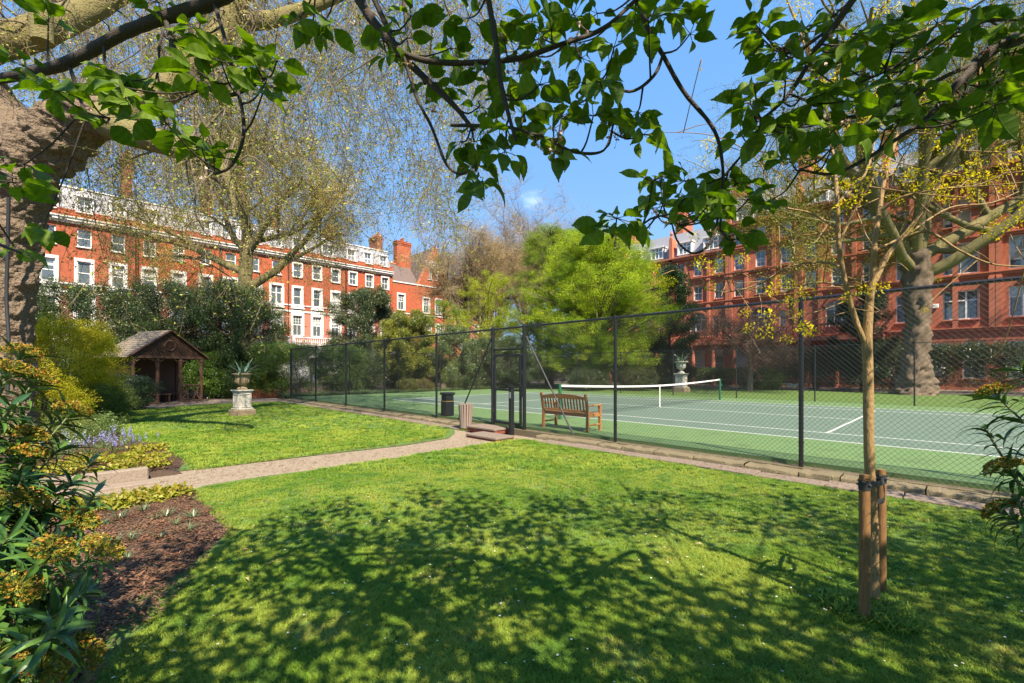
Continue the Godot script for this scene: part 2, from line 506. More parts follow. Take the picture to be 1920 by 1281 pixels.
	for q in ["brick", "brick_dark", "brick_tone_0", "brick_tone_1", "brick_tone_2"]:
		M[q].detail_enabled = true
		M[q].detail_blend_mode = BaseMaterial3D.BLEND_MODE_MUL
		M[q].detail_uv_layer = BaseMaterial3D.DETAIL_UV_2
		M[q].uv2_triplanar = true
		M[q].uv2_world_triplanar = true
		M[q].uv2_scale = Vector3(0.3, 0.12, 0.3)
		if not G.has("soot"): G.soot = noise_map(0.02, [lin(0.62, 0.6, 0.58), lin(0.9, 0.9, 0.9), lin(1, 1, 1), lin(1, 1, 1)], 41)
		M[q].detail_albedo = G.soot
	plain("blind", lin(0.6, 0.58, 0.54), 0.9)
	plain("red_door", lin(0.42, 0.035, 0.015), 0.45)
	plain("clay_pot", lin(0.36, 0.13, 0.06), 0.9)
	var glass := plain("glass", Color(0.75, 0.85, 0.9, 0.08), 0.03)
	glass.transparency = BaseMaterial3D.TRANSPARENCY_ALPHA
	leafy("grass_blade", Color(0.6, 0.6, 0.3), 0.55, 0.3)
	leafy("leaf_thin", Color(0.85, 0.95, 0.45), 0.45, 0.4)
	leafy("leaf_waxy", Color(0.25, 0.3, 0.1), 0.33, 0.5)
	leafy("leaf_yellow", Color(1.0, 0.95, 0.3), 0.5, 0.3)
	leafy("twig", Color(0, 0, 0), 0.9, 0.2)
	leafy("petal", Color(0.4, 0.4, 0.4), 0.7, 0.2)

func ground() -> void:
	setting("ground", flat_poly([Vector2(-400, -400), Vector2(500, -400), Vector2(500, 600), Vector2(-400, 600)], -0.03).mesh(M.earth))
	# lawns on both sides of the path, their edges cut in curves
	setting("lawn", flat_poly([Vector2(-14, -14), Vector2(7.78, -14), Vector2(7.78, 7.25), Vector2(7.2, 7.62), Vector2(6.0, 7.68), Vector2(4.5, 7.66), Vector2(3.0, 7.74), Vector2(2.0, 7.86), Vector2(1.3, 7.82), Vector2(1.05, 7.45), Vector2(1.18, 6.4), Vector2(1.2, 5.5), Vector2(0.95, 5.1), Vector2(0.6, 4.6), Vector2(0.28, 4.3), Vector2(0.12, 3.85), Vector2(-0.02, 3.3), Vector2(-0.3, 2.2), Vector2(-1.6, 1.0), Vector2(-14, -1)], 0.0).mesh(M.lawn_soil))
	setting("lawn", flat_poly([Vector2(1.2, 9.25), Vector2(2.0, 9.16), Vector2(3.5, 9.05), Vector2(5.2, 8.85), Vector2(6.6, 9.0), Vector2(7.25, 9.6), Vector2(7.78, 10.3), Vector2(7.85, 25.6), Vector2(5.6, 26.4), Vector2(3.8, 26.3), Vector2(2.2, 24.6), Vector2(1.0, 23.2), Vector2(0.45, 19.1), Vector2(0.9, 16.9), Vector2(1.25, 12.8), Vector2(1.5, 10.5)], 0.0).mesh(M.lawn_soil))
	setting("lawn", flat_poly([Vector2(25.6, -40), Vector2(41.0, -40), Vector2(41.0, 34), Vector2(25.6, 34)], 0.10).mesh(M.lawn_soil))
	var path := flat_poly([Vector2(-4, 7.2), Vector2(1.4, 7.6), Vector2(5, 7.5), Vector2(8.2, 7.0), Vector2(8.2, 10.6), Vector2(6.6, 9.3), Vector2(4, 9.3), Vector2(-4, 9.6)], -0.012)
	setting("path", path.mesh(M.path_grit))
	setting("path", flat_poly([Vector2(1.8, 24.5), Vector2(4.0, 26.6), Vector2(8.2, 26.0), Vector2(8.6, 29.4), Vector2(5.5, 30.5), Vector2(1.5, 27.5)], -0.008).mesh(M.slab))
	setting("road", flat_poly([Vector2(42.5, -60), Vector2(47.0, -60), Vector2(47.0, 52), Vector2(42.5, 52)], -0.01).mesh(M.asphalt))
	setting("road", flat_poly([Vector2(-60, 47), Vector2(90, 47), Vector2(90, 55), Vector2(-60, 55)], -0.014).mesh(M.asphalt))
	var pave := Shape.new()
	pave.span(W(-60, 59.9, -0.02), W(46, 55.0, 0.12))
	setting("pavement", pave.mesh(M.slab))
	pave = Shape.new()
	pave.span(W(47.0, 52, -0.02), W(49.9, -60, 0.12))
	setting("pavement", pave.mesh(M.slab))
	# one long row of paving slabs beside the lawn, then rough kerb stones under the fence, each stone its own piece
	var strip := setting("paving_strip", flat_poly([Vector2(7.7, -9), Vector2(8.6, -9), Vector2(8.6, 26.2), Vector2(7.7, 26.2)], -0.016).mesh(M.earth))
	var s := -8.0
	while s < 26.0:
		var l := rf(0.55, 0.95)
		var sh := Shape.new()
		sh.cbox(Vector3.ZERO, Vector3(rf(0.36, 0.42), 0.06, l - 0.015), 0.008)
		if s + l < 7.35 or s > 9.6:
			var p := solid("slab", sh, M.slab, strip)
			p.position = W(7.92 + rf(-0.015, 0.015), s + l * 0.5, rf(-0.012, 0.006))
			p.rotation = Vector3(rf(-0.012, 0.012), rf(-0.01, 0.01), rf(-0.015, 0.015))
		s += l
	var kerb := setting("kerb", Shape_slab(W(8.42, 26.4, -0.02), W(8.62, -9.0, 0.108)).mesh(M.kerb_stone))
	s = -8.0
	var lump := FastNoiseLite.new()
	lump.frequency = 3.0
	while s < 26.2:
		var l := rf(0.5, 1.1)
		if not (s + l > 8.3 and s < 9.45):
			var sh := Shape.new()
			var k := 8
			var hh := rf(0.075, 0.10)
			for j in k + 1:  # a worn block: chipped front edge, uneven top
				var z := s + 0.008 + (l - 0.016) * j / k
				var ch := 0.02 + 0.035 * maxf(0.0, lump.get_noise_2d(z * 3.0, 5.0)) * 2.0
				var top := hh + 0.022 * lump.get_noise_2d(z * 1.7, 30.0)
				var front := 8.14 + 0.03 * lump.get_noise_2d(z * 2.3, 70.0)
				for c in [Vector2(front, -0.03), Vector2(front + 0.01, top - ch), Vector2(front + ch * 1.3, top), Vector2(8.3, top + 0.012 * lump.get_noise_2d(z * 6.0, 9.0)), Vector2(8.425, top + 0.006)]:
					sh.v.append(W(c.x, z, c.y)); sh.n.append(Vector3.UP)
			for j in k:
				for c in 4:
					var a := j * 5 + c
					sh.i.append_array([a, a + 1, a + 6, a, a + 6, a + 5])
			sh.renormal(0)
			solid("kerb_stone", sh, M.kerb_stone, kerb)
		s += l

func Shape_slab(a: Vector3, b: Vector3) -> Shape:
	var s := Shape.new()
	s.span(Vector3(minf(a.x, b.x), minf(a.y, b.y), minf(a.z, b.z)), Vector3(maxf(a.x, b.x), maxf(a.y, b.y), maxf(a.z, b.z)))
	return s

func court() -> void:
	var c := setting("tennis_court", Shape_slab(W(8.62, -9, -0.02), W(25.45, 26.5, COURT_Y)).mesh(M.court_green))
	var y := COURT_Y + 0.004
	part("playing_area", Shape_slab(W(11.5, -3.2, COURT_Y - 0.01), W(22.5, 20.6, y)).mesh(M.court_grey), c)
	var line := func(n0, s0, n1, s1):
		part("line", Shape_slab(W(n0, s0, y - 0.004), W(n1, s1, y + 0.004)).mesh(M.court_line), c)
	var h := 0.028
	for n in [11.52, 12.89, 21.11, 22.48]:
		line.call(n - h, -3.2, n + h, 20.6)
	for s in [-3.2, 20.6]:
		line.call(11.56, s - h, 12.855, s + h); line.call(12.925, s - h, 21.075, s + h); line.call(21.145, s - h, 22.445, s + h)
	for s in [2.3, 15.1]:
		line.call(12.925, s - h, 21.075, s + h)
	line.call(17.0 - h, 2.335, 17.0 + h, 15.065)

	# the net
	var t := thing("tennis_net", "tennis net with white headband between green posts", "net", W(17.0, 8.7, COURT_Y))
	for x in [-6.4, 6.4]:
		var p := Shape.new()
		p.tube(PackedVector3Array([Vector3(x, 0, 0), Vector3(x, 1.07, 0), Vector3(x, 1.085, 0)]), PackedFloat32Array([0.05, 0.05, 0.03]), 12)
		p.cbox(Vector3(x - signf(x) * -0.03, 0.75, 0.07), Vector3(0.05, 0.14, 0.05), 0.01)
		solid("post", p, M.net_green, t)
	var top := func(x: float) -> float: return 0.914 + 0.156 * pow(absf(x) / 6.4, 1.7)
	var band := Shape.new()
	var web := Leaves.new()
	var k := 48
	for j in k:
		var x0 := -6.35 + 12.7 * j / k
		var x1 := -6.35 + 12.7 * (j + 1) / k
		var a: float = top.call(x0)
		var b: float = top.call(x1)
		band.hexa(PackedVector3Array([Vector3(x0, a - 0.065, 0.008), Vector3(x1, b - 0.065, 0.008), Vector3(x1, b - 0.065, -0.008), Vector3(x0, a - 0.065, -0.008), Vector3(x0, a, 0.008), Vector3(x1, b, 0.008), Vector3(x1, b, -0.008), Vector3(x0, a, -0.008)]))
		for q in 18:
			web.twig(PackedVector3Array([Vector3(x0, 0.03 + (a - 0.095) * q / 17.0, 0), Vector3(x1, 0.03 + (b - 0.095) * q / 17.0, 0)]), 0.0016, 0.0016, Color.WHITE)
	for j in 260:
		var x := -6.35 + 12.7 * j / 259.0
		web.twig(PackedVector3Array([Vector3(x, 0.03, 0), Vector3(x, top.call(x) - 0.06, 0)]), 0.0016, 0.0016, Color.WHITE)
	solid("headband", band, M.net_band, t)
	part("mesh_netting", web.mesh(M.net_cord), t).set_meta("kind", "stuff")
	var strap := Shape.new()
	strap.cbox(Vector3(0, 0.457, 0), Vector3(0.055, 0.93, 0.03), 0.006)
	solid("centre_strap", strap, M.net_band, t)

# ---------------------------------------------------------------- chain-link fences
func wires(a: Vector3, b: Vector3, y0: float, y1: float, r: float, pitch: float) -> Mesh:
	var w := Leaves.new()
	var l := a.distance_to(b)
	var d := (b - a) / l
	var h := y1 - y0
	var side := d.cross(Vector3.UP)
	for dir in [1, -1]:
		var o: Vector3 = side * dir * r
		var k := -int(h / pitch) - 1
		while k * pitch < l:
			var x0 := k * pitch
			var lo := maxf(0.0, -x0)
			var hi := minf(h, l - x0)
			if hi > lo + 0.01:
				var from := a + d * (x0 + lo if dir == 1 else l - x0 - lo) + Vector3.UP * (y0 + lo) + o
				var to := a + d * (x0 + hi if dir == 1 else l - x0 - hi) + Vector3.UP * (y0 + hi) + o
				var run := PackedVector3Array()
				var m := int((hi - lo) / 0.4) + 1
				for j in m + 1: run.append(from.lerp(to, float(j) / m))
				w.twig(run, r, r, Color.WHITE)
			k += 1
	for y in [y0 + 0.02, (y0 + y1) * 0.5, y1 - 0.02]:
		w.twig(PackedVector3Array([a + Vector3.UP * y, b + Vector3.UP * y]), r, r, Color.WHITE)
	return w.mesh(M.wire)

func fences() -> void:
	var H := 2.74
	var f := thing("chain_link_fence", "black chain link fence with a gate between lawn and tennis court", "fence", W(8.5, 0, COURT_Y - 0.03))
	var posts := [-8.6, -5.1, -1.6, 1.87, 5.4, 8.2, 9.45, 12.25, 15.75, 19.2, 22.7, 26.3]
	for s in posts:
		var p := Shape.new()
		var r := 0.052 if s in [8.2, 9.45, 26.3] else 0.036
		p.tube(PackedVector3Array([Vector3(0, -0.15, -s), Vector3(0, H, -s), Vector3(0, H + 0.03, -s)]), PackedFloat32Array([r, r, r * 0.5]), 12)
		for y in [0.35, 1.1, 1.9, 2.6]:
			p.rod(Vector3(0, y - 0.012, -s), Vector3(0, y + 0.012, -s), r + 0.006, 12)
		solid("post", p, M.black_paint, f)
	for k in posts.size() - 1:
		var a := Vector3(0, 0, -posts[k])
		var b := Vector3(0, 0, -posts[k + 1])
		var rail := Shape.new()
		rail.rod(a + Vector3.UP * (H - 0.03), b + Vector3.UP * (H - 0.03), 0.027, 10)
		var mid := a.lerp(b, 0.42) + Vector3.UP * (H - 0.03)
		rail.rod(mid, mid + Vector3(0, 0, -0.09), 0.031, 10)
		solid("top_rail", rail, M.black_paint, f)
		var o := Vector3(-0.04, 0, 0)
		if k == 5:  # above the gate
			part("wire_mesh", wires(a + o, b + o, 2.12, H - 0.03, 0.0021, 0.075), f)
		else:
			part("wire_mesh", wires(a + o, b + o, 0.03, H - 0.03, 0.0021, 0.075), f)
	# stays that brace the gate posts and the end post
	for q in [[9.5, 11.05, 2.5], [8.15, 6.55, 2.45], [26.25, 24.6, 2.5]]:
		var st := Shape.new()
		st.rod(Vector3(0.02, q[2], -q[0]), Vector3(-0.02, 0.0, -q[1]), 0.021, 8)
		solid("stay", st, M.black_paint if q[0] != 8.15 else M.worn_paint, f)
	# the gate
	var lint := Shape.new()
	lint.rod(Vector3(0, 2.12, -8.2), Vector3(0, 2.12, -9.45), 0.025, 10)
	solid("lintel", lint, M.black_paint, f)
	var g := Shape.new()
	for s in [8.34, 9.36]:
		g.cbox(Vector3(0.0, 1.02, -s), Vector3(0.06, 1.92, 0.06), 0.006)
	for y in [0.08, 1.0, 1.96]:
		g.cbox(Vector3(0.0, y, -8.85), Vector3(0.055, 0.06, 0.96), 0.006)
	var gate := solid("gate", g, M.black_paint, f)
	part("wire_mesh", wires(Vector3(-0.02, 0, -8.36), Vector3(-0.02, 0, -9.34), 0.1, 1.95, 0.002, 0.06), gate)
	var lock := Shape.new()
	lock.cbox(Vector3(-0.02, 0.98, -8.27), Vector3(0.07, 0.3, 0.09), 0.01)
	solid("lock_box", lock, M.black_paint, gate)
	for y in [0.35, 1.7]:
		var hg := Shape.new()
		hg.rod(Vector3(0, y, -9.4), Vector3(0, y + 0.12, -9.4), 0.022, 8)
		solid("hinge", hg, M.galvanised, gate)
	# the narrow post with a keypad beside the steps
	var kp := thing("entry_post", "square black entry post standing beside the court steps", "post", W(8.02, 8.2, 0.0))
	var b := Shape.new()
	b.cbox(Vector3(0, 0.62, 0), Vector3(0.11, 1.26, 0.11), 0.01)
	solid("body", b, M.black_paint, kp)
	b = Shape.new()
	b.cbox(Vector3(0, 1.265, 0), Vector3(0.15, 0.03, 0.15), 0.006)
	b.cbox(Vector3(0, 1.3, 0), Vector3(0.05, 0.04, 0.05), 0.006)
	solid("cap", b, M.black_paint, kp)
	b = Shape.new()
	b.cbox(Vector3(-0.062, 1.05, 0), Vector3(0.02, 0.16, 0.08), 0.004)
	solid("keypad", b, M.galvanised, kp)
	b = Shape.new()
	b.cbox(Vector3(0.075, 0.22, -0.02), Vector3(0.03, 0.12, 0.08), 0.004)
	solid("bracket", b, M.galvanised, kp)

	for q in [["black chain link fence closing the end of the court before the shrubs", W(8.5, 26.3), W(25.3, 26.3), 5], ["black chain link fence along the far side of the tennis court", W(25.3, 26.3), W(25.3, -9.2), 10]]:
		var base: Vector3 = q[1]
		var e: Vector3 = q[2] - base
		var ff := thing("chain_link_fence", q[0], "fence", base + Vector3.UP * (COURT_Y - 0.03))
		for k in range(1, q[3] + 1):
			var p: Vector3 = e * k / q[3]
			var prev: Vector3 = e * (k - 1) / q[3]
			var po := Shape.new()
			po.tube(PackedVector3Array([p + Vector3.DOWN * 0.15, p + Vector3.UP * H]), PackedFloat32Array([0.03, 0.03]), 8)
			solid("post", po, M.black_paint, ff)
			var rl := Shape.new()
			rl.rod(prev + Vector3.UP * (H - 0.03), p + Vector3.UP * (H - 0.03), 0.016, 6)
			solid("top_rail", rl, M.black_paint, ff)
			part("wire_mesh", wires(prev, p, 0.03, H - 0.03, 0.0014, 0.08), ff)

# ---------------------------------------------------------------- houses: local x along the front, y up, z out to the street
func pierced(w: float, h: float, holes: Array, depth: float) -> Shape:  # a wall with openings; holes are Rect2
	var s := Shape.new()
	var xs := [0.0, w]
	var ys := [0.0, h]
	for r in holes:
		xs.append_array([r.position.x, r.end.x]); ys.append_array([r.position.y, r.end.y])
	xs.sort(); ys.sort()
	for a in xs.size() - 1:
		if xs[a + 1] - xs[a] < 0.001: continue
		var run := -1.0
		for b in ys.size() - 1:
			if ys[b + 1] - ys[b] < 0.001: continue
			var mid := Vector2((xs[a] + xs[a + 1]) * 0.5, (ys[b] + ys[b + 1]) * 0.5)
			var open := false
			for r in holes:
				if r.has_point(mid): open = true; break
			if not open:
				s.quad(Vector3(xs[a], ys[b], 0), Vector3(xs[a + 1], ys[b], 0), Vector3(xs[a + 1], ys[b + 1], 0), Vector3(xs[a], ys[b + 1], 0))
	for r in holes:
		var x0: float = r.position.x
		var x1: float = r.end.x
		var y0: float = r.position.y
		var y1: float = r.end.y
		s.quad(Vector3(x0, y0, -depth), Vector3(x0, y0, 0), Vector3(x0, y1, 0), Vector3(x0, y1, -depth))
		s.quad(Vector3(x1, y0, 0), Vector3(x1, y0, -depth), Vector3(x1, y1, -depth), Vector3(x1, y1, 0))
		s.quad(Vector3(x0, y0, 0), Vector3(x0, y0, -depth), Vector3(x1, y0, -depth), Vector3(x1, y0, 0))
		s.quad(Vector3(x0, y1, -depth), Vector3(x0, y1, 0), Vector3(x1, y1, 0), Vector3(x1, y1, -depth))
	return s

func pane_mesh(w: float, h: float) -> Mesh:
	var key := "pane%.2f,%.2f" % [w, h]
	if not G.has(key):
		var s := Shape.new()
		s.box(Vector3.ZERO, Vector3(w, h, 0.006))
		G[key] = s.mesh(M.glass)
	return G[key]

# kinds: sash, sash_bar (one upright bar), cross (mullion and transom), grid (small panes above)
func window(house: Node3D, r: Rect2, kind: String, set_back: float, opt := {}) -> MeshInstance3D:
	var w := r.size.x
	var h := r.size.y
	var key := "win%s%.2f,%.2f%s" % [kind, w, h, str(opt.get("arch", false))]
	var fw := 0.085
	if not G.has(key):
		var s := Shape.new()
		var arch: bool = opt.get("arch", false)
		s.span(Vector3(-w / 2, 0, -0.09), Vector3(-w / 2 + fw, h, 0))
		s.span(Vector3(w / 2 - fw, 0, -0.09), Vector3(w / 2, h, 0))
		s.span(Vector3(-w / 2 + fw, 0, -0.09), Vector3(w / 2 - fw, fw * 1.3, 0.0))
		s.span(Vector3(-w / 2 + fw, h - fw, -0.09), Vector3(w / 2 - fw, h, 0))
		var iw := w - fw * 2
		var y0 := fw * 1.3
		var y1 := h - fw
		if kind.begins_with("sash"):
			s.span(Vector3(-iw / 2, h * 0.5 - 0.035, -0.07), Vector3(iw / 2, h * 0.5 + 0.035, -0.01))
			if kind == "sash_bar":
				s.span(Vector3(-0.02, y0, -0.06), Vector3(0.02, h * 0.5 - 0.035, -0.015))
				s.span(Vector3(-0.02, h * 0.5 + 0.035, -0.06), Vector3(0.02, y1, -0.015))
		elif kind == "cross":
			s.span(Vector3(-0.06, y0, -0.07), Vector3(0.06, y1, -0.004))
			s.span(Vector3(-iw / 2, h * 0.62 - 0.05, -0.06), Vector3(-0.06, h * 0.62 + 0.05, -0.01))
			s.span(Vector3(0.06, h * 0.62 - 0.05, -0.06), Vector3(iw / 2, h * 0.62 + 0.05, -0.01))
		elif kind == "grid":
			s.span(Vector3(-iw / 2, h * 0.55 - 0.04, -0.07), Vector3(iw / 2, h * 0.55 + 0.04, -0.01))
			for k in [-1, 1]:
				s.span(Vector3(k * iw / 6 - 0.018, h * 0.55 + 0.04, -0.06), Vector3(k * iw / 6 + 0.018, y1, -0.015))
			for k in [0.7, 0.84]:
				s.span(Vector3(-iw / 2, h * k - 0.015, -0.055), Vector3(iw / 2, h * k + 0.015, -0.02))
			s.span(Vector3(-0.02, y0, -0.06), Vector3(0.02, h * 0.55 - 0.04, -0.015))
		elif kind == "three":
			for k in [-1, 1]:
				s.span(Vector3(k * iw / 6 - 0.05, y0, -0.08), Vector3(k * iw / 6 + 0.05, y1, -0.003))
			s.span(Vector3(-iw / 2, h * 0.66 - 0.05, -0.07), Vector3(iw / 2, h * 0.66 + 0.05, -0.008))
		if arch:  # white infill in the corners above the curve
			var k := 7
			for sd in [-1.0, 1.0]:
				for j in k:
					var a0 := PI / 2 * j / k
					var a1 := PI / 2 * (j + 1) / k
					var rise := w * 0.32
					var p0 := Vector3(sd * cos(a0) * w / 2, h - rise + sin(a0) * rise, -0.02)
					var p1 := Vector3(sd * cos(a1) * w / 2, h - rise + sin(a1) * rise, -0.02)
					var e0 := Vector3(p0.x * 0.91, p0.y - 0.09, -0.02)
					var e1 := Vector3(p1.x * 0.91, p1.y - 0.09, -0.02)
					if sd > 0: s.quad(e0, p0, p1, e1)
					else: s.quad(e1, p1, p0, e0)
		G[key] = s.mesh(M.white_paint)
	var o := part("window", G[key], house)
	o.position = Vector3(r.position.x + w / 2, r.position.y, -set_back)
	var iw := w - fw * 2
	if kind.begins_with("sash") or kind == "grid":
		var split := 0.5 if kind != "grid" else 0.55
		for k in 2:
			var a := fw * 1.3 if k == 0 else h * split + 0.036
			var b := h * split - 0.036 if k == 0 else h - fw
			part("pane", pane_mesh(iw, b - a), o, Transform3D(Basis.from_euler(Vector3(rf(-0.012, 0.012), rf(-0.02, 0.02), 0)), Vector3(0, (a + b) / 2, -0.04)))
	else:
		var cols := 2 if kind == "cross" else 3
		var split := 0.62 if kind == "cross" else 0.66
		for c in cols:
			for k in 2:
				var a := fw * 1.3 if k == 0 else h * split + 0.05
				var b := h * split - 0.05 if k == 0 else h - fw
				part("pane", pane_mesh(iw / cols - 0.1, b - a), o, Transform3D(Basis.from_euler(Vector3(rf(-0.012, 0.012), rf(-0.02, 0.02), 0)), Vector3((c - (cols - 1) * 0.5) * iw / cols, (a + b) / 2, -0.04)))
	if opt.has("blind"):
		var bl := Shape.new()
		bl.span(Vector3(-iw / 2, h * (1.0 - opt.blind), -0.16), Vector3(iw / 2, h - fw, -0.15))
		solid("blind", bl, M.blind, o)
	if opt.has("surround"):
		var q: float = opt.surround
		var s := Shape.new()
		var low: float = opt.get("apron", 0.0)
		for sd in [-1, 1]:
			s.box(Vector3(sd * (w / 2 + q / 2), h / 2, set_back + 0.025), Vector3(q, h, 0.09))
		s.box(Vector3(0, h + q * 0.6, set_back + 0.03), Vector3(w + q * 2, q * 1.2, 0.12))
		if low > 0.0:
			s.box(Vector3(0, -low / 2 - 0.09, set_back + 0.02), Vector3(w + q * 2, low, 0.07))
		if opt.get("pediment", false):
			var y := h + q * 1.2
			s.box(Vector3(0, y + 0.28, set_back + 0.02), Vector3(w + q * 2, 0.56, 0.07))
			for sd in [-1.0, 1.0]:
				s.bar(Vector3(sd * (w / 2 + q), y + 0.62, set_back + 0.1), Vector3(0, y + 1.0, set_back + 0.1), 0.2, 0.1, Vector3.BACK)
			s.box(Vector3(0, y + 0.6, set_back + 0.1), Vector3(w + q * 2.4, 0.1, 0.2))
		solid("surround", s, M.stucco, o)
	var sill := Shape.new()
	sill.cbox(Vector3(0, -0.045, set_back + 0.05), Vector3(w + 0.14, 0.09, 0.22), 0.015)
	solid("sill", sill, M.white_paint if not opt.has("red_sill") else M.terracotta, o)
	return o

func chimney(house: Node3D, x: float, z: float, y0: float, y1: float, w: float, d: float, mat: Material, pots := 4) -> void:
	var s := Shape.new()
	s.span(Vector3(x - w / 2, y0, z - d / 2), Vector3(x + w / 2, y1, z + d / 2))
	for k in [[0.1, 0.55, 0.06], [0.1, 0.28, 0.12], [0.1, 0.0, 0.06]]:
		s.box(Vector3(x, y1 - k[1], z), Vector3(w + k[2] * 2, 0.14, d + k[2] * 2))
	var c := solid("chimney", s, mat, house)
	for k in pots:
		var p := Shape.new()
		p.lathe(Vector3(x, y1 + 0.07, z + (k + 0.5) / pots * d - d / 2), [Vector2(0.13, 0), Vector2(0.11, 0.5), Vector2(0.15, 0.52), Vector2(0.14, 0.62), Vector2(0.08, 0.62)], 8)
		solid("chimney_pot", p, M.clay_pot, c)

func balustrade(house: Node3D, x0: float, x1: float, y: float, z: float, mat: Material) -> void:
	var s := Shape.new()
	s.box(Vector3((x0 + x1) / 2, y + 0.06, z), Vector3(x1 - x0, 0.12, 0.22))
	s.box(Vector3((x0 + x1) / 2, y + 0.92, z), Vector3(x1 - x0, 0.14, 0.24))
	for x in [x0 + 0.14, x1 - 0.14]:
		s.box(Vector3(x, y + 0.5, z), Vector3(0.28, 0.8, 0.26))
	var b := solid("balustrade", s, mat, house)
	if not G.has("baluster"):
		var q := Shape.new()
		q.lathe(Vector3.ZERO, [Vector2(0.05, 0), Vector2(0.09, 0.22), Vector2(0.045, 0.5), Vector2(0.07, 0.72)], 7)
		G.baluster = q.mesh()
	var k := int((x1 - x0 - 0.6) / 0.24)
	for j in k:
		part("baluster", G.baluster, b, Transform3D(Basis(), Vector3(x0 + 0.42 + (x1 - x0 - 0.84) * j / maxi(k - 1, 1), y + 0.12, z)), mat)

func shell(house: Node3D, w: float, h: float, deep: float, holes: Array, mat: Material, roof_y: float) -> void:
	var s := pierced(w, h, holes, 0.28)
	s.quad(Vector3(w, 0, 0), Vector3(w, 0, -deep), Vector3(w, h, -deep), Vector3(w, h, 0))
	s.quad(Vector3(0, 0, -deep), Vector3(0, 0, 0), Vector3(0, h, 0), Vector3(0, h, -deep))
	s.quad(Vector3(w, 0, -deep), Vector3(0, 0, -deep), Vector3(0, h, -deep), Vector3(w, h, -deep))
	solid("wall", s, mat, house)
	var q := Shape.new()  # the rooms behind the windows: a back wall and floors
	q.box(Vector3(w / 2, h / 2, -2.6), Vector3(w - 0.2, h - 0.2, 0.1))
	for y in [4.6, 9.0, 12.9]:
		if y < h - 0.5: q.box(Vector3(w / 2, y, -1.4), Vector3(w - 0.2, 0.2, 2.2))
	solid("room_wall", q, M.room_paint, house)

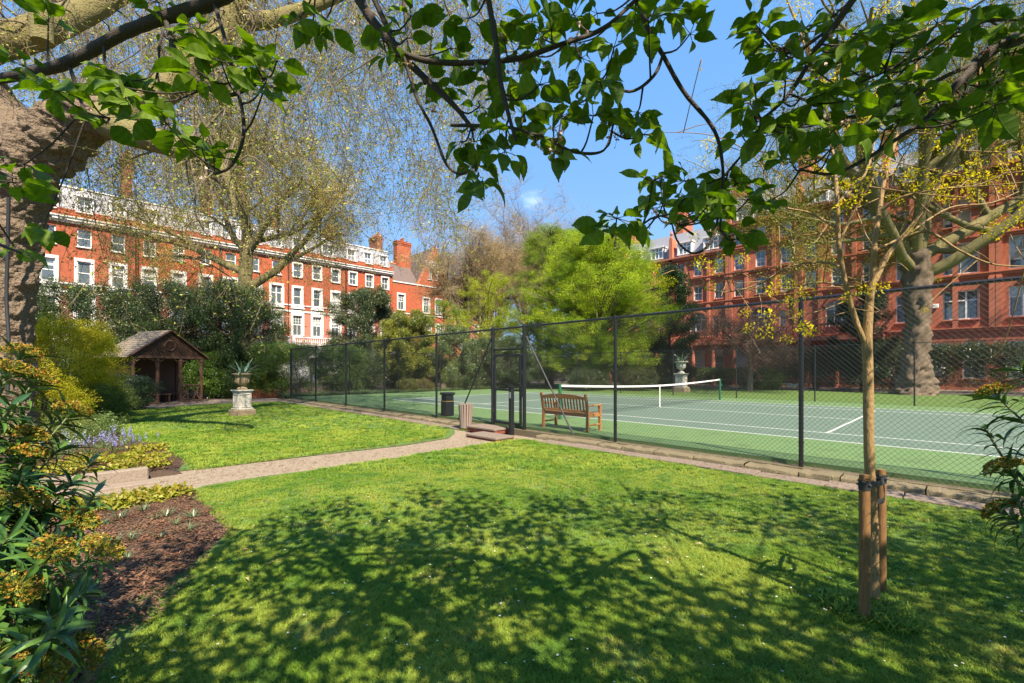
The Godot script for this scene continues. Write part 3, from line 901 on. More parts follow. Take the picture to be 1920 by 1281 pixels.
func terrace_along_street() -> void:
	var doors := ["with a tall chimney and plain white sash windows", "with an arched dormer and broad white first floor windows", "half hidden behind the evergreen by the gazebo", "with a pillared porch, a red door and cross casements", "with round headed sashes and pedimented ground floor windows", "at the end of the terrace before the gabled house"]
	for hnum in 6:
		var i0 := -4 + hnum * 3
		var x0 := 0.44 + 2.465 * i0 - 1.2325
		var w := 7.395
		var h := thing("town_house", "red brick terraced house " + doors[hnum], "house", Vector3(x0, 0, -60), 0.0, "terrace of red brick houses behind the garden")
		var holes := []
		var todo := []
		for k in 3:
			var cx := 1.2325 + 2.465 * k
			var top := Rect2(cx - 0.52, 13.65, 1.04, 1.72)
			var first := Rect2(cx - 0.47, 10.05, 0.94, 2.2) if hnum != 3 else Rect2(cx - 0.62, 9.9, 1.24, 2.4)
			var gr := Rect2(cx - 0.55, 6.1, 1.1, 2.6)
			if hnum == 3 and k == 0: gr = Rect2(cx - 0.75, 6.0, 1.5, 2.6)
			var low := Rect2(cx - 0.5, 1.2, 1.0, 1.8)
			var o1 := {"surround": 0.24, "apron": 0.55}
			var o2 := {"surround": 0.26, "pediment": true}
			if rng.randf() < 0.5: o1.blind = rf(0.2, 0.95)
			if rng.randf() < 0.3: o2.blind = rf(0.25, 0.6)
			if hnum == 4: o1.arch = true
			todo.append([top, ["sash", "sash", "sash_bar", "sash", "sash", "sash_bar"][hnum] if not (hnum == 4) else "sash", {"surround": 0.14} if hnum >= 4 else ({"arch": true} if hnum == 3 and k == 2 else {})])
			todo.append([first, "cross" if hnum == 3 else "sash", o1])
			if not (hnum == 3 and k == 0): todo.append([gr, "grid" if hnum >= 3 else "sash", o2])
			todo.append([low, "sash", {}])
			holes.append_array([top, first, gr, low])
		shell(h, w, 16.6, 11.0, holes, M["brick_tone_%d" % (hnum % 3)], 0)
		for q in todo: window(h, q[0], q[1], 0.12, q[2])
		# bands of paler render on the raised ground floor, string courses, cornice
		var s := pierced(w - 0.02, 3.05, holes.map(func(r): return Rect2(r.position.x - 0.01, r.position.y - 5.9, r.size.x, r.size.y).grow(0.0)).filter(func(r): return r.position.y < 3.0 and r.end.y > 0.0 and r.position.y > -1.0), 0.01)
		part("painted_storey", s.mesh(M.brick_pink), h, Transform3D(Basis(), Vector3(0.01, 5.9, 0.012)))
		for y in [9.22, 10.0]:
			var sc := Shape.new()
			sc.box(Vector3(w / 2, y, 0.04), Vector3(w, 0.14 if y > 9.5 else 0.2, 0.1))
			solid("string_course", sc, M.stucco, h)
		var cn := Shape.new()
		cn.box(Vector3(w / 2, 15.9, 0.09), Vector3(w, 0.2, 0.18))
		cn.box(Vector3(w / 2, 16.12, 0.22), Vector3(w, 0.24, 0.44))
		cn.box(Vector3(w / 2, 16.3, 0.28), Vector3(w, 0.1, 0.56))
		solid("cornice", cn, M.stucco, h)
		var cp := Shape.new()
		cp.box(Vector3(w / 2, 16.86, -0.15), Vector3(w, 0.4, 0.28))
		cp.box(Vector3(w / 2, 17.1, -0.15), Vector3(w, 0.08, 0.36))
		solid("parapet", cp, M.brick, h)
		# mansard with dormers
		var rs := Shape.new()
		rs.quad(Vector3(0, 16.6, -0.4), Vector3(w, 16.6, -0.4), Vector3(w, 19.7, -1.7), Vector3(0, 19.7, -1.7))
		rs.quad(Vector3(0, 19.7, -1.7), Vector3(w, 19.7, -1.7), Vector3(w, 20.1, -6.0), Vector3(0, 20.1, -6.0))
		rs.quad(Vector3(w, 16.6, -11), Vector3(0, 16.6, -11), Vector3(0, 20.1, -6.0), Vector3(w, 20.1, -6.0))
		for x in [0.0, w]:
			var pw := [Vector3(x, 16.6, -0.4), Vector3(x, 19.7, -1.7), Vector3(x, 20.1, -6.0), Vector3(x, 16.6, -11)]
			rs.quad(pw[0], pw[1], pw[2], pw[3])
		var rf_ := solid("roof", rs, M.slate, h)
		var cap := Shape.new()
		cap.box(Vector3(w / 2, 19.74, -1.7), Vector3(w, 0.12, 0.3))
		solid("roof_edge", cap, M.stucco, rf_)
		for k in (3 if hnum != 4 else 2):
			var cx := 1.2325 + (2.465 if hnum != 4 else 3.7) * k + (0.0 if hnum != 4 else 0.4)
			var dw := 1.5 if hnum in [3, 4] else 1.1
			var ds := Shape.new()
			ds.span(Vector3(cx - dw / 2 - 0.14, 17.0, -2.2), Vector3(cx - dw / 2, 18.7, -0.5))
			ds.span(Vector3(cx + dw / 2, 17.0, -2.2), Vector3(cx + dw / 2 + 0.14, 18.7, -0.5))
			ds.span(Vector3(cx - dw / 2 - 0.2, 18.7, -2.4), Vector3(cx + dw / 2 + 0.2, 18.86, -0.42))
			if hnum == 1 and k == 1 or hnum == 3:
				for sd in [-1.0, 1.0]:
					ds.bar(Vector3(cx + sd * (dw / 2 + 0.2), 18.9, -0.5), Vector3(cx, 19.25, -0.5), 0.1, 0.14, Vector3.BACK)
			var dm := solid("dormer", ds, M.white_paint, h)
			var wi := window(dm, Rect2(cx - dw / 2, 17.05, dw, 1.65), "sash_bar", 0.58, {})
			var back := Shape.new()
			back.box(Vector3(0, 0.8, -0.7), Vector3(dw, 1.6, 0.05))
			solid("room_wall", back, M.room_paint, wi)
		chimney(h, w - 0.35, -4.6, 16.0, [22.5, 25.0, 23.0, 22.6, 22.2, 22.4][hnum], 0.9, 2.6, M.brick_brown)
		for x in [0.12, 0.3]:
			var dp := Shape.new()
			dp.rod(Vector3(x, 0, 0.08), Vector3(x, 15.7, 0.08), 0.055, 6)
			if hnum != 1 and not (hnum in [0, 4] and x > 0.2): solid("drain_pipe", dp, M.black_paint, h)
		balustrade(h, 0.1, w - 0.1, 4.9, 1.5, M.stucco)
		var ar := Shape.new()  # the terrace in front of the raised ground floor
		ar.span(Vector3(0.02, 0, 0.02), Vector3(w - 0.02, 4.85, 1.62))
		solid("front_terrace", ar, M.stucco, h)
		if hnum == 3:
			var pc := Shape.new()
			for x in [0.25, 2.35]:
				pc.lathe(Vector3(x, 5.0, 1.2), [Vector2(0.24, 0), Vector2(0.24, 0.2), Vector2(0.19, 0.3), Vector2(0.16, 3.4), Vector2(0.24, 3.5), Vector2(0.24, 3.7)], 12)
			pc.box(Vector3(1.3, 8.95, 0.75), Vector3(2.9, 0.5, 1.5))
			pc.box(Vector3(1.3, 9.28, 0.78), Vector3(3.1, 0.16, 1.62))
			solid("porch", pc, M.stucco, h)
			balustrade(h, -0.1, 2.7, 9.36, 1.4, M.stucco)
			var dr := Shape.new()
			dr.cbox(Vector3(1.55, 7.1, -0.1), Vector3(0.8, 2.2, 0.08), 0.01)
			for yy in [6.5, 7.3]: dr.cbox(Vector3(1.55, yy, -0.05), Vector3(0.5, 0.55, 0.04), 0.012)
			var door := solid("door", dr, M.red_door, h)
			var hd := Shape.new()
			hd.lathe(Vector3(1.25, 7.0, -0.02), [Vector2(0.0, -0.04), Vector2(0.04, 0), Vector2(0.0, 0.04)], 8)
			solid("handle", hd, M.bin_gold, door)
			window(h, Rect2(0.5, 6.2, 0.6, 2.2), "sash", 0.1, {})

	# the gabled house at the corner
	var g := thing("gabled_house", "red brick corner house with a steep gable and brown tiled roof", "house", Vector3(33.75, 0, -61.5))
	var w := 12.6
	var holes := []
	var todo := []
	for q in [[2.3, 11.1, 1.1, 2.4, "grid"], [6.9, 11.0, 1.1, 2.4, "grid"], [9.3, 11.0, 1.1, 2.4, "grid"], [2.3, 6.6, 1.3, 2.6, "grid"], [7.0, 6.4, 1.5, 2.8, "three"], [9.6, 6.4, 1.5, 2.8, "three"], [7.6, 16.6, 0.8, 1.9, "sash_bar"], [8.9, 16.6, 0.8, 1.9, "sash_bar"], [2.0, 2.0, 1.2, 2.0, "sash"], [7.5, 2.0, 1.6, 2.2, "sash"]]:
		var r := Rect2(q[0] - q[2] / 2, q[1], q[2], q[3])
		todo.append([r, q[4]])
		if q[1] < 16.0: holes.append(r)
	shell(g, w, 15.4, 10.0, holes, M.brick, 0)
	var gb := pierced(6.4, 3.6, [Rect2(2.1, 1.2, 0.8, 1.9), Rect2(3.4, 1.2, 0.8, 1.9)], 0.28)
	gb.tri(Vector3(0, 3.6, 0), Vector3(6.4, 3.6, 0), Vector3(3.2, 6.6, 0))
	# cut the square shoulders of the gable back to the slope of the roof
	for k in gb.v.size():
		var p := gb.v[k]
		var lim := 3.2 - absf(p.x - 3.2)
		if p.y < 3.61 and p.y > 0.5 and lim < 1.9: gb.v[k].x = 3.2 + signf(p.x - 3.2) * minf(absf(p.x - 3.2), 3.2 - p.y * 0.48)
		elif p.y >= 3.6 and lim < 0.5: gb.v[k].x = 3.2 + signf(p.x - 3.2) * (3.2 - 3.6 * 0.48)
	part("gable", gb.mesh(M.brick), g, Transform3D(Basis(), Vector3(5.4, 15.4, 0)))
	for q in todo:
		window(g, q[0], q[1], 0.12, {"surround": 0.2} if q[0].position.y < 16.0 else {})
	var gs := Shape.new()
	gs.box(Vector3(8.3, 19.15, 0.05), Vector3(3.0, 1.1, 0.12))
	for y in [10.6, 15.4]: gs.box(Vector3(w / 2, y, 0.06), Vector3(w, 0.16, 0.14))
	solid("stone_band", gs, M.stucco, g)
	var rr := Shape.new()
	rr.quad(Vector3(-0.1, 15.4, 0.1), Vector3(5.6, 15.4, 0.1), Vector3(5.6, 19.0, -3.4), Vector3(-0.1, 19.0, -3.4))
	rr.quad(Vector3(-0.1, 19.0, -3.4), Vector3(5.6, 19.0, -3.4), Vector3(5.6, 15.4, -8.0), Vector3(-0.1, 15.4, -8.0))
	rr.quad(Vector3(5.3, 15.4, -0.1), Vector3(8.6, 22.1, -0.1), Vector3(8.6, 22.1, -9.0), Vector3(5.3, 15.4, -9.0))
	rr.quad(Vector3(8.6, 22.1, -0.1), Vector3(11.9, 15.4, -0.1), Vector3(11.9, 15.4, -9.0), Vector3(8.6, 22.1, -9.0))
	var rt := solid("roof", rr, M.slate_brown, g)
	var rg := Shape.new()
	rg.bar(Vector3(-0.1, 19.05, -3.4), Vector3(5.8, 19.05, -3.4), 0.3, 0.22)
	for sd in [-1.0, 1.0]: rg.bar(Vector3(8.6 + sd * 3.35, 15.5, -0.02), Vector3(8.6, 22.25, -0.02), 0.3, 0.28, Vector3.BACK)
	solid("ridge_tiles", rg, M.terracotta, rt)
	chimney(g, 4.6, -3.6, 17.0, 22.8, 2.6, 1.2, M.brick, 4)

	# houses across the far corner, seen in glimpses between the trees
	for k in 4:
		var hh := thing("town_house", "distant red brick house %s" % ["beside the gabled corner house", "behind the yellow green tree", "behind the tall bare trees", "behind the bright green tree, beyond the corner"][k], "house", Vector3(49.5 + k * 7.5, 0, -88.0), 0.0, "distant houses beyond the corner")
		var hs := []
		var wl := []
		for q in 3:
			for y in [3.0, 7.2, 11.2, 14.6]:
				hs.append(Rect2(0.9 + q * 2.4, y, 1.1, 2.2)); wl.append(hs[-1])
		shell(hh, 7.5, 18.0, 9.0, hs, M.brick_dark, 0)
		for r in wl: window(hh, r, "sash", 0.1, {"surround": 0.15})
		var r2 := Shape.new()
		r2.quad(Vector3(0, 18.0, 0.2), Vector3(7.5, 18.0, 0.2), Vector3(7.5, 21.5, -4.0), Vector3(0, 21.5, -4.0))
		r2.quad(Vector3(0, 21.5, -4.0), Vector3(7.5, 21.5, -4.0), Vector3(7.5, 18.0, -9.0), Vector3(0, 18.0, -9.0))
		solid("roof", r2, M.slate_brown, hh)
		chimney(hh, 7.1, -4.5, 18.0, 24.0, 0.9, 2.4, M.brick_brown, 3)

func terrace_beside_court() -> void:
	# each house is one bay of an arched window, 6.5 m wide; local x runs towards the street end
	var names := ["near the corner, half hidden by the bright green tree", "with a slate mansard behind the dark holly", "behind the small bare brown tree", "with a gabled top floor behind the yellow leaved tree", "behind the thick trunk of the big plane tree", "with broad white windows past the plane trunk", "at the outer end of the row past the plane tree"]
	for hnum in 7:
		var sc := 33.9 - hnum * 6.45  # middle of the arched window along the row
		var w := 6.45
		var tall := hnum >= 3
		var hgt := 17.2 if tall else 14.7
		var h := thing("mansion_house", "dark red brick mansion house " + names[hnum], "house", W(50.0, sc + 3.1), -PI / 2, "row of dark red mansion houses beside the court")
		var ax := 3.1
		var holes := []
		var todo := []
		var add := func(r: Rect2, kind: String, opt: Dictionary):
			if rng.randf() < 0.4: opt.blind = rf(0.2, 1.0)
			opt.red_sill = true
			holes.append(r); todo.append([r, kind, opt])
		if hnum < 5:
			add.call(Rect2(ax - 0.95, 5.75, 1.9, 2.45), "three", {"arch": true})
			add.call(Rect2(4.75, 5.75, 0.62, 1.9), "sash", {})
			add.call(Rect2(ax - 0.5, 9.5, 0.95, 1.75), "sash_bar", {})
			add.call(Rect2(4.9, 9.5, 0.9, 1.75), "sash_bar", {})
			add.call(Rect2(0.5, 9.5, 0.9, 1.75), "sash_bar", {})
			for x in [0.5, ax - 0.5, 4.9]:
				add.call(Rect2(x, 12.3, 0.92, 1.7), "sash_bar", {})
				if tall: add.call(Rect2(x, 14.9, 0.92, 1.6), "sash_bar", {})
		else:
			for x in [0.7, 3.6]:
				add.call(Rect2(x, 5.7, 2.0, 2.3), "three", {})
				add.call(Rect2(x, 9.3, 2.0, 2.5), "grid", {})
				add.call(Rect2(x, 13.1, 1.6, 2.2), "grid", {})
		for x in [0.55, 2.6, 4.7]:
			add.call(Rect2(x, 1.0, 1.25, 2.9), "sash", {"blind": rf(0.2, 1.0)})
		shell(h, w, hgt, 11.0, holes, M.brick_dark, 0)
		for q in todo: window(h, q[0], q[1], 0.16, q[2])
		# brick piers, bands of terracotta, arch over the window, balcony rail
		for x in [0.18, 1.75, 4.3, 6.28]:
			var pr := Shape.new()
			var from := 4.9 if hnum < 5 else 4.9
			pr.span(Vector3(x - 0.16, from, 0.0), Vector3(x + 0.16, hgt - 0.5, 0.16))
			for y in [8.75, 11.75, 14.3]:
				if y < hgt - 0.6: pr.box(Vector3(x, y, 0.1), Vector3(0.42, 0.16, 0.28))
			solid("pier", pr, M.terracotta, h)
		for y in [4.85, 9.05, 11.95, 14.4]:
			if y > hgt - 0.4: continue
			var bd := Shape.new()
			bd.box(Vector3(w / 2, y, 0.05), Vector3(w, 0.22, 0.12))
			bd.box(Vector3(w / 2, y + 0.16, 0.1), Vector3(w, 0.1, 0.22))
			solid("string_course", bd, M.terracotta, h)
		if hnum < 5:
			var ac := Shape.new()
			var k := 12
			for j in k:
				var a0 := PI * j / k
				var a1 := PI * (j + 1) / k
				var p0 := Vector3(ax + cos(a0) * 1.02, 7.62 + sin(a0) * 0.66, 0.08)
				var p1 := Vector3(ax + cos(a1) * 1.02, 7.62 + sin(a1) * 0.66, 0.08)
				ac.bar(p0, p1, 0.22, 0.2, Vector3.BACK)
			solid("arch", ac, M.terracotta, h)
			balustrade(h, 0.2, 6.2, 4.95, 1.5, M.terracotta)
		var cn := Shape.new()
		cn.box(Vector3(w / 2, hgt - 0.2, 0.12), Vector3(w, 0.25, 0.26))
		cn.box(Vector3(w / 2, hgt, 0.2), Vector3(w, 0.16, 0.44))
		solid("cornice", cn, M.terracotta, h)
		var rs := Shape.new()
		rs.quad(Vector3(0, hgt, -0.1), Vector3(w, hgt, -0.1), Vector3(w, hgt + 3.4, -1.7), Vector3(0, hgt + 3.4, -1.7))
		rs.quad(Vector3(0, hgt + 3.4, -1.7), Vector3(w, hgt + 3.4, -1.7), Vector3(w, hgt + 3.6, -6), Vector3(0, hgt + 3.6, -6))
		rs.quad(Vector3(w, hgt, -11), Vector3(0, hgt, -11), Vector3(0, hgt + 3.6, -6), Vector3(w, hgt + 3.6, -6))
		for x in [0.0, w]:
			rs.quad(Vector3(x, hgt, -0.1), Vector3(x, hgt + 3.4, -1.7), Vector3(x, hgt + 3.6, -6), Vector3(x, hgt, -11))
		solid("roof", rs, M.slate, h)
		for x in [1.5, 4.5]:
			var ds := Shape.new()
			ds.span(Vector3(x - 0.85, hgt + 0.35, -2.0), Vector3(x - 0.72, hgt + 1.75, -0.1))
			ds.span(Vector3(x + 0.72, hgt + 0.35, -2.0), Vector3(x + 0.85, hgt + 1.75, -0.1))
			ds.span(Vector3(x - 0.95, hgt + 1.75, -2.2), Vector3(x + 0.95, hgt + 1.9, 0.0))
			var dm := solid("dormer", ds, M.white_paint, h)
			var wi := window(dm, Rect2(x - 0.72, hgt + 0.4, 1.44, 1.35), "three", 0.2, {})
			var back := Shape.new()
			back.box(Vector3(0, 0.7, -0.7), Vector3(1.4, 1.3, 0.05))
			solid("room_wall", back, M.room_paint, wi)
		var pn := Shape.new()  # the party wall that stands up through the roof, with its finial
		pn.span(Vector3(-0.2, hgt - 0.4, -4.0), Vector3(0.2, hgt + 2.4, 0.25))
		pn.lathe(Vector3(0, hgt + 2.4, 0), [Vector2(0.22, 0), Vector2(0.22, 0.2), Vector2(0.1, 0.35), Vector2(0.2, 0.6), Vector2(0.0, 1.1)], 8)
		solid("party_wall", pn, M.terracotta, h)
		chimney(h, 0.0, -3.4, hgt, hgt + 6.0, 0.95, 2.8, M.brick_dark, 5)
		# ground floor loggia of red columns
		if hnum < 5:
			var lg := Shape.new()
			lg.box(Vector3(w / 2, 4.6, 0.95), Vector3(w - 0.02, 0.4, 1.7))
			solid("loggia_beam", lg, M.terracotta, h)
			for j in 3:
				var cl := Shape.new()
				cl.lathe(Vector3(1.05 + j * 2.15, 0.1, 1.5), [Vector2(0.3, 0), Vector2(0.3, 0.3), Vector2(0.22, 0.4), Vector2(0.24, 1.6), Vector2(0.19, 3.9), Vector2(0.27, 4.05), Vector2(0.3, 4.32)], 12)
				solid("column", cl, M.terracotta, h)
		if hnum == 5:
			var lb := Shape.new()
			lb.cbox(Vector3(3.15, 6.9, 0.14), Vector3(0.4, 0.34, 0.2), 0.03)
			solid("wall_box", lb, M.white_paint, h)

# ---------------------------------------------------------------- stock of twigs and leaf clumps
func clump(leaves: int, radius: float, flat: float, l: float, w: float, mat: Material, lift := 0.5, twigs := 4) -> ArrayMesh:
	var q := Leaves.new()
	var t := Leaves.new()
	for k in twigs:
		var e := rdir() * radius * 0.8
		e.y *= flat
		t.twig(PackedVector3Array([Vector3(0, -radius * 0.3 * flat, 0), e * 0.5 + Vector3.UP * radius * 0.06, e]), 0.012 * radius, 0.004 * radius, Color(0.10, 0.075, 0.045))
	for k in leaves:
		var o := rdir() * radius * pow(rng.randf(), 0.45)
		o.y *= flat
		var d := (rdir() + o.normalized() * 0.8 + Vector3.DOWN * 0.15).normalized()
		var up := (Vector3.UP * lift + rdir() * 0.8).normalized()
		var g := rf(0.7, 1.25)
		q.leaf(o, d, up, l * rf(0.7, 1.25), w * rf(0.75, 1.2), Color(g * rf(0.9, 1.12), g, g * rf(0.7, 1.1)))
	var m := ArrayMesh.new()
	q.add_to(m, mat)
	t.add_to(m, M.twig)
	return m

func leaf_stock() -> void:
	# hanging twigs of a plane tree in early leaf
	for kind in 3:
		var t := Leaves.new()
		var q := Leaves.new()
		for k in 5:
			var p := PackedVector3Array([Vector3(rf(-0.1, 0.1), rf(-0.1, 0.1), rf(-0.1, 0.1))])
			var d := (rdir() + Vector3.DOWN * 0.3).normalized()
			for j in 4:
				d = (d + Vector3.DOWN * 0.3 + rdir() * 0.5).normalized()
				p.append(p[-1] + d * rf(0.2, 0.4))
				for e in 2:
					if rng.randf() < 0.75:
						var sd := (rdir() + d * 0.5 + Vector3.DOWN * 0.2).normalized() * rf(0.12, 0.32)
						t.twig(PackedVector3Array([p[-1], p[-1] + sd]), 0.0026, 0.0016, Color(0.2, 0.15, 0.1))
						var g := rf(0.7, 1.3)
						q.leaf(p[-1] + sd * rf(0.8, 1.0), rdir(), rdir(), rf(0.04, 0.075), rf(0.03, 0.052), Color(g, g, g))
				var g2 := rf(0.7, 1.3)
				if j % 2 == 0: q.leaf(p[-1], rdir(), rdir(), rf(0.04, 0.075), rf(0.03, 0.05), Color(g2, g2, g2))
			t.twig(p, 0.005, 0.0022, Color(0.18, 0.135, 0.09))
		if kind == 0:
			for k in 2:  # last year's seed balls on their threads
				var c := Vector3(rf(-0.3, 0.3), rf(-1.0, -0.6), rf(-0.3, 0.3))
				t.twig(PackedVector3Array([c + Vector3.UP * 0.3, c]), 0.0012, 0.0012, Color(0.12, 0.07, 0.04))
				for j in 14: t.leaf(c, rdir(), rdir(), 0.02, 0.02, Color(0.10, 0.05, 0.03))
		var m := ArrayMesh.new()
		t.add_to(m, M.twig)
		q.add_to(m, M.leaf_thin)
		G["hang%d" % kind] = m
		G["hang_shapes%d" % kind] = [[t, M.twig, false], [q, M.leaf_thin, true]]
	# bare upright twigs
	for kind in 2:
		var t := Leaves.new()
		for k in 7:
			var p := PackedVector3Array([Vector3.ZERO])
			var d := (rdir() * 0.9 + Vector3.UP * 0.9).normalized()
			for j in 4:
				d = (d + Vector3.UP * 0.12 + rdir() * 0.35).normalized()
				p.append(p[-1] + d * rf(0.18, 0.34))
				var sd := (rdir() + d).normalized() * rf(0.15, 0.4)
				t.twig(PackedVector3Array([p[-1], p[-1] + sd]), 0.004, 0.0025, Color.WHITE)
			t.twig(p, 0.009, 0.003, Color.WHITE)
		if kind == 1:
			for k in 60:
				t.leaf(rdir() * 0.6 + Vector3.UP * 0.6, rdir(), rdir(), 0.05, 0.035, Color(1.15, 1.1, 0.7))
		G["bare%d" % kind] = t.mesh(M.twig)
	for k in 3:
		G["broad%d" % k] = clump(70, 0.42, 0.8, 0.11, 0.05, M.leaf_waxy, 0.4)        # evergreen shrub
		G["small%d" % k] = clump(110, 0.36, 0.8, 0.06, 0.034, M.leaf_waxy, 0.3)       # box, holly, ivy
		G["spring%d" % k] = clump(90, 0.5, 0.6, 0.075, 0.046, M.leaf_thin, 0.5)      # layered spring leaves
		G["gold%d" % k] = clump(90, 0.4, 0.45, 0.06, 0.036, M.leaf_yellow, 0.8)
		G["fine%d" % k] = clump(90, 0.4, 0.45, 0.06, 0.036, M.leaf_thin, 0.8)         # acer, light shrub
	# strap leaves
	for k in 2:
		var q := Leaves.new()
		for j in 26:
			var a := rf(0, TAU)
			var o := Vector3(cos(a), 0, sin(a))
			q.blade(o * rf(0, 0.06), (Vector3.UP * rf(0.7, 1.2) + o * rf(0.1, 0.6)).normalized(), o.cross(Vector3.UP), rf(0.22, 0.4), rf(0.012, 0.022), o * 0.7 + Vector3.DOWN * 0.25, Color(rf(0.8, 1.1), 1, 1), Color(rf(0.9, 1.2), 1.1, 1))
		G["strap%d" % k] = q.mesh(M.leaf_waxy)

# ---------------------------------------------------------------- trees
func grow(s: Shape, from: Vector3, dir: Vector3, length: float, r: float, level: int, o: Dictionary, tips: Array) -> void:
	var segs := 5
	var p := PackedVector3Array([from])
	var d := dir
	for k in segs:
		d = (d + rdir() * o.wander + Vector3.UP * o.lift[level]).normalized()
		p.append(p[-1] + d * length / segs)
	s.tube(p, ramp([r, r * 0.8, r * 0.5], p.size()), 7 if level == 0 else (5 if level == 1 else 4), false)
	if level >= o.levels - 2:
		for k in range(2, segs + 1):
			tips.append([p[k], (p[k] - p[k - 1]).normalized()])
	if level < o.levels - 1:
		for k in o.kids[level]:
			var t := rf(0.3, 1.0) * segs
			var a := p[int(t) if t < segs else segs - 1].lerp(p[mini(int(t) + 1, segs)], t - int(t))
			var dd: Vector3 = (d * 0.55 + rdir() * o.spread).normalized()
			grow(s, a, dd, length * rf(0.5, 0.8), r * rf(0.38, 0.55), level + 1, o, tips)

func crown(tree: Node3D, tips: Array, kinds: Array, each: int, reach: float, size: Vector2, col: Color, vary: float, upright := false) -> void:
	var sets := []
	for k in kinds: sets.append([[], PackedColorArray()])
	for q in tips:
		for e in each:
			var k := rng.randi() % kinds.size()
			var b := Basis(Vector3.UP, rf(0, TAU))
			if upright:
				b = Basis(Quaternion(Vector3.UP, (q[1] + rdir() * 0.5).normalized())) * b
			elif true:
				b = Basis(rdir(), rf(0, 0.35)) * b
			sets[k][0].append(Transform3D(b.scaled(Vector3.ONE * rf(size.x, size.y)), q[0] + rdir() * reach * rng.randf()))
			sets[k][1].append(tint(col, vary))
	for k in kinds.size():
		scatter("crown", G[kinds[k]], sets[k][0], sets[k][1], tree)

func limb(tree: Node3D, called: String, pts: Array, radii: Array, mat: Material, amp := 0.0, sides := 12, per := 6) -> PackedVector3Array:
	var p := smooth(pts, per)
	var s := Shape.new()
	var lump: FastNoiseLite = null
	if amp > 0.0:
		lump = FastNoiseLite.new()
		lump.frequency = 1.4; lump.seed = 3
		lump.fractal_octaves = 5; lump.fractal_gain = 0.6
	s.tube(p, ramp(radii, p.size()), sides, true, lump, amp)
	solid(called, s, mat, tree)
	return p

func along(p: PackedVector3Array, t: float) -> Vector3:
	var x := t * (p.size() - 1)
	var k := mini(int(x), p.size() - 2)
	return p[k].lerp(p[k + 1], x - k)

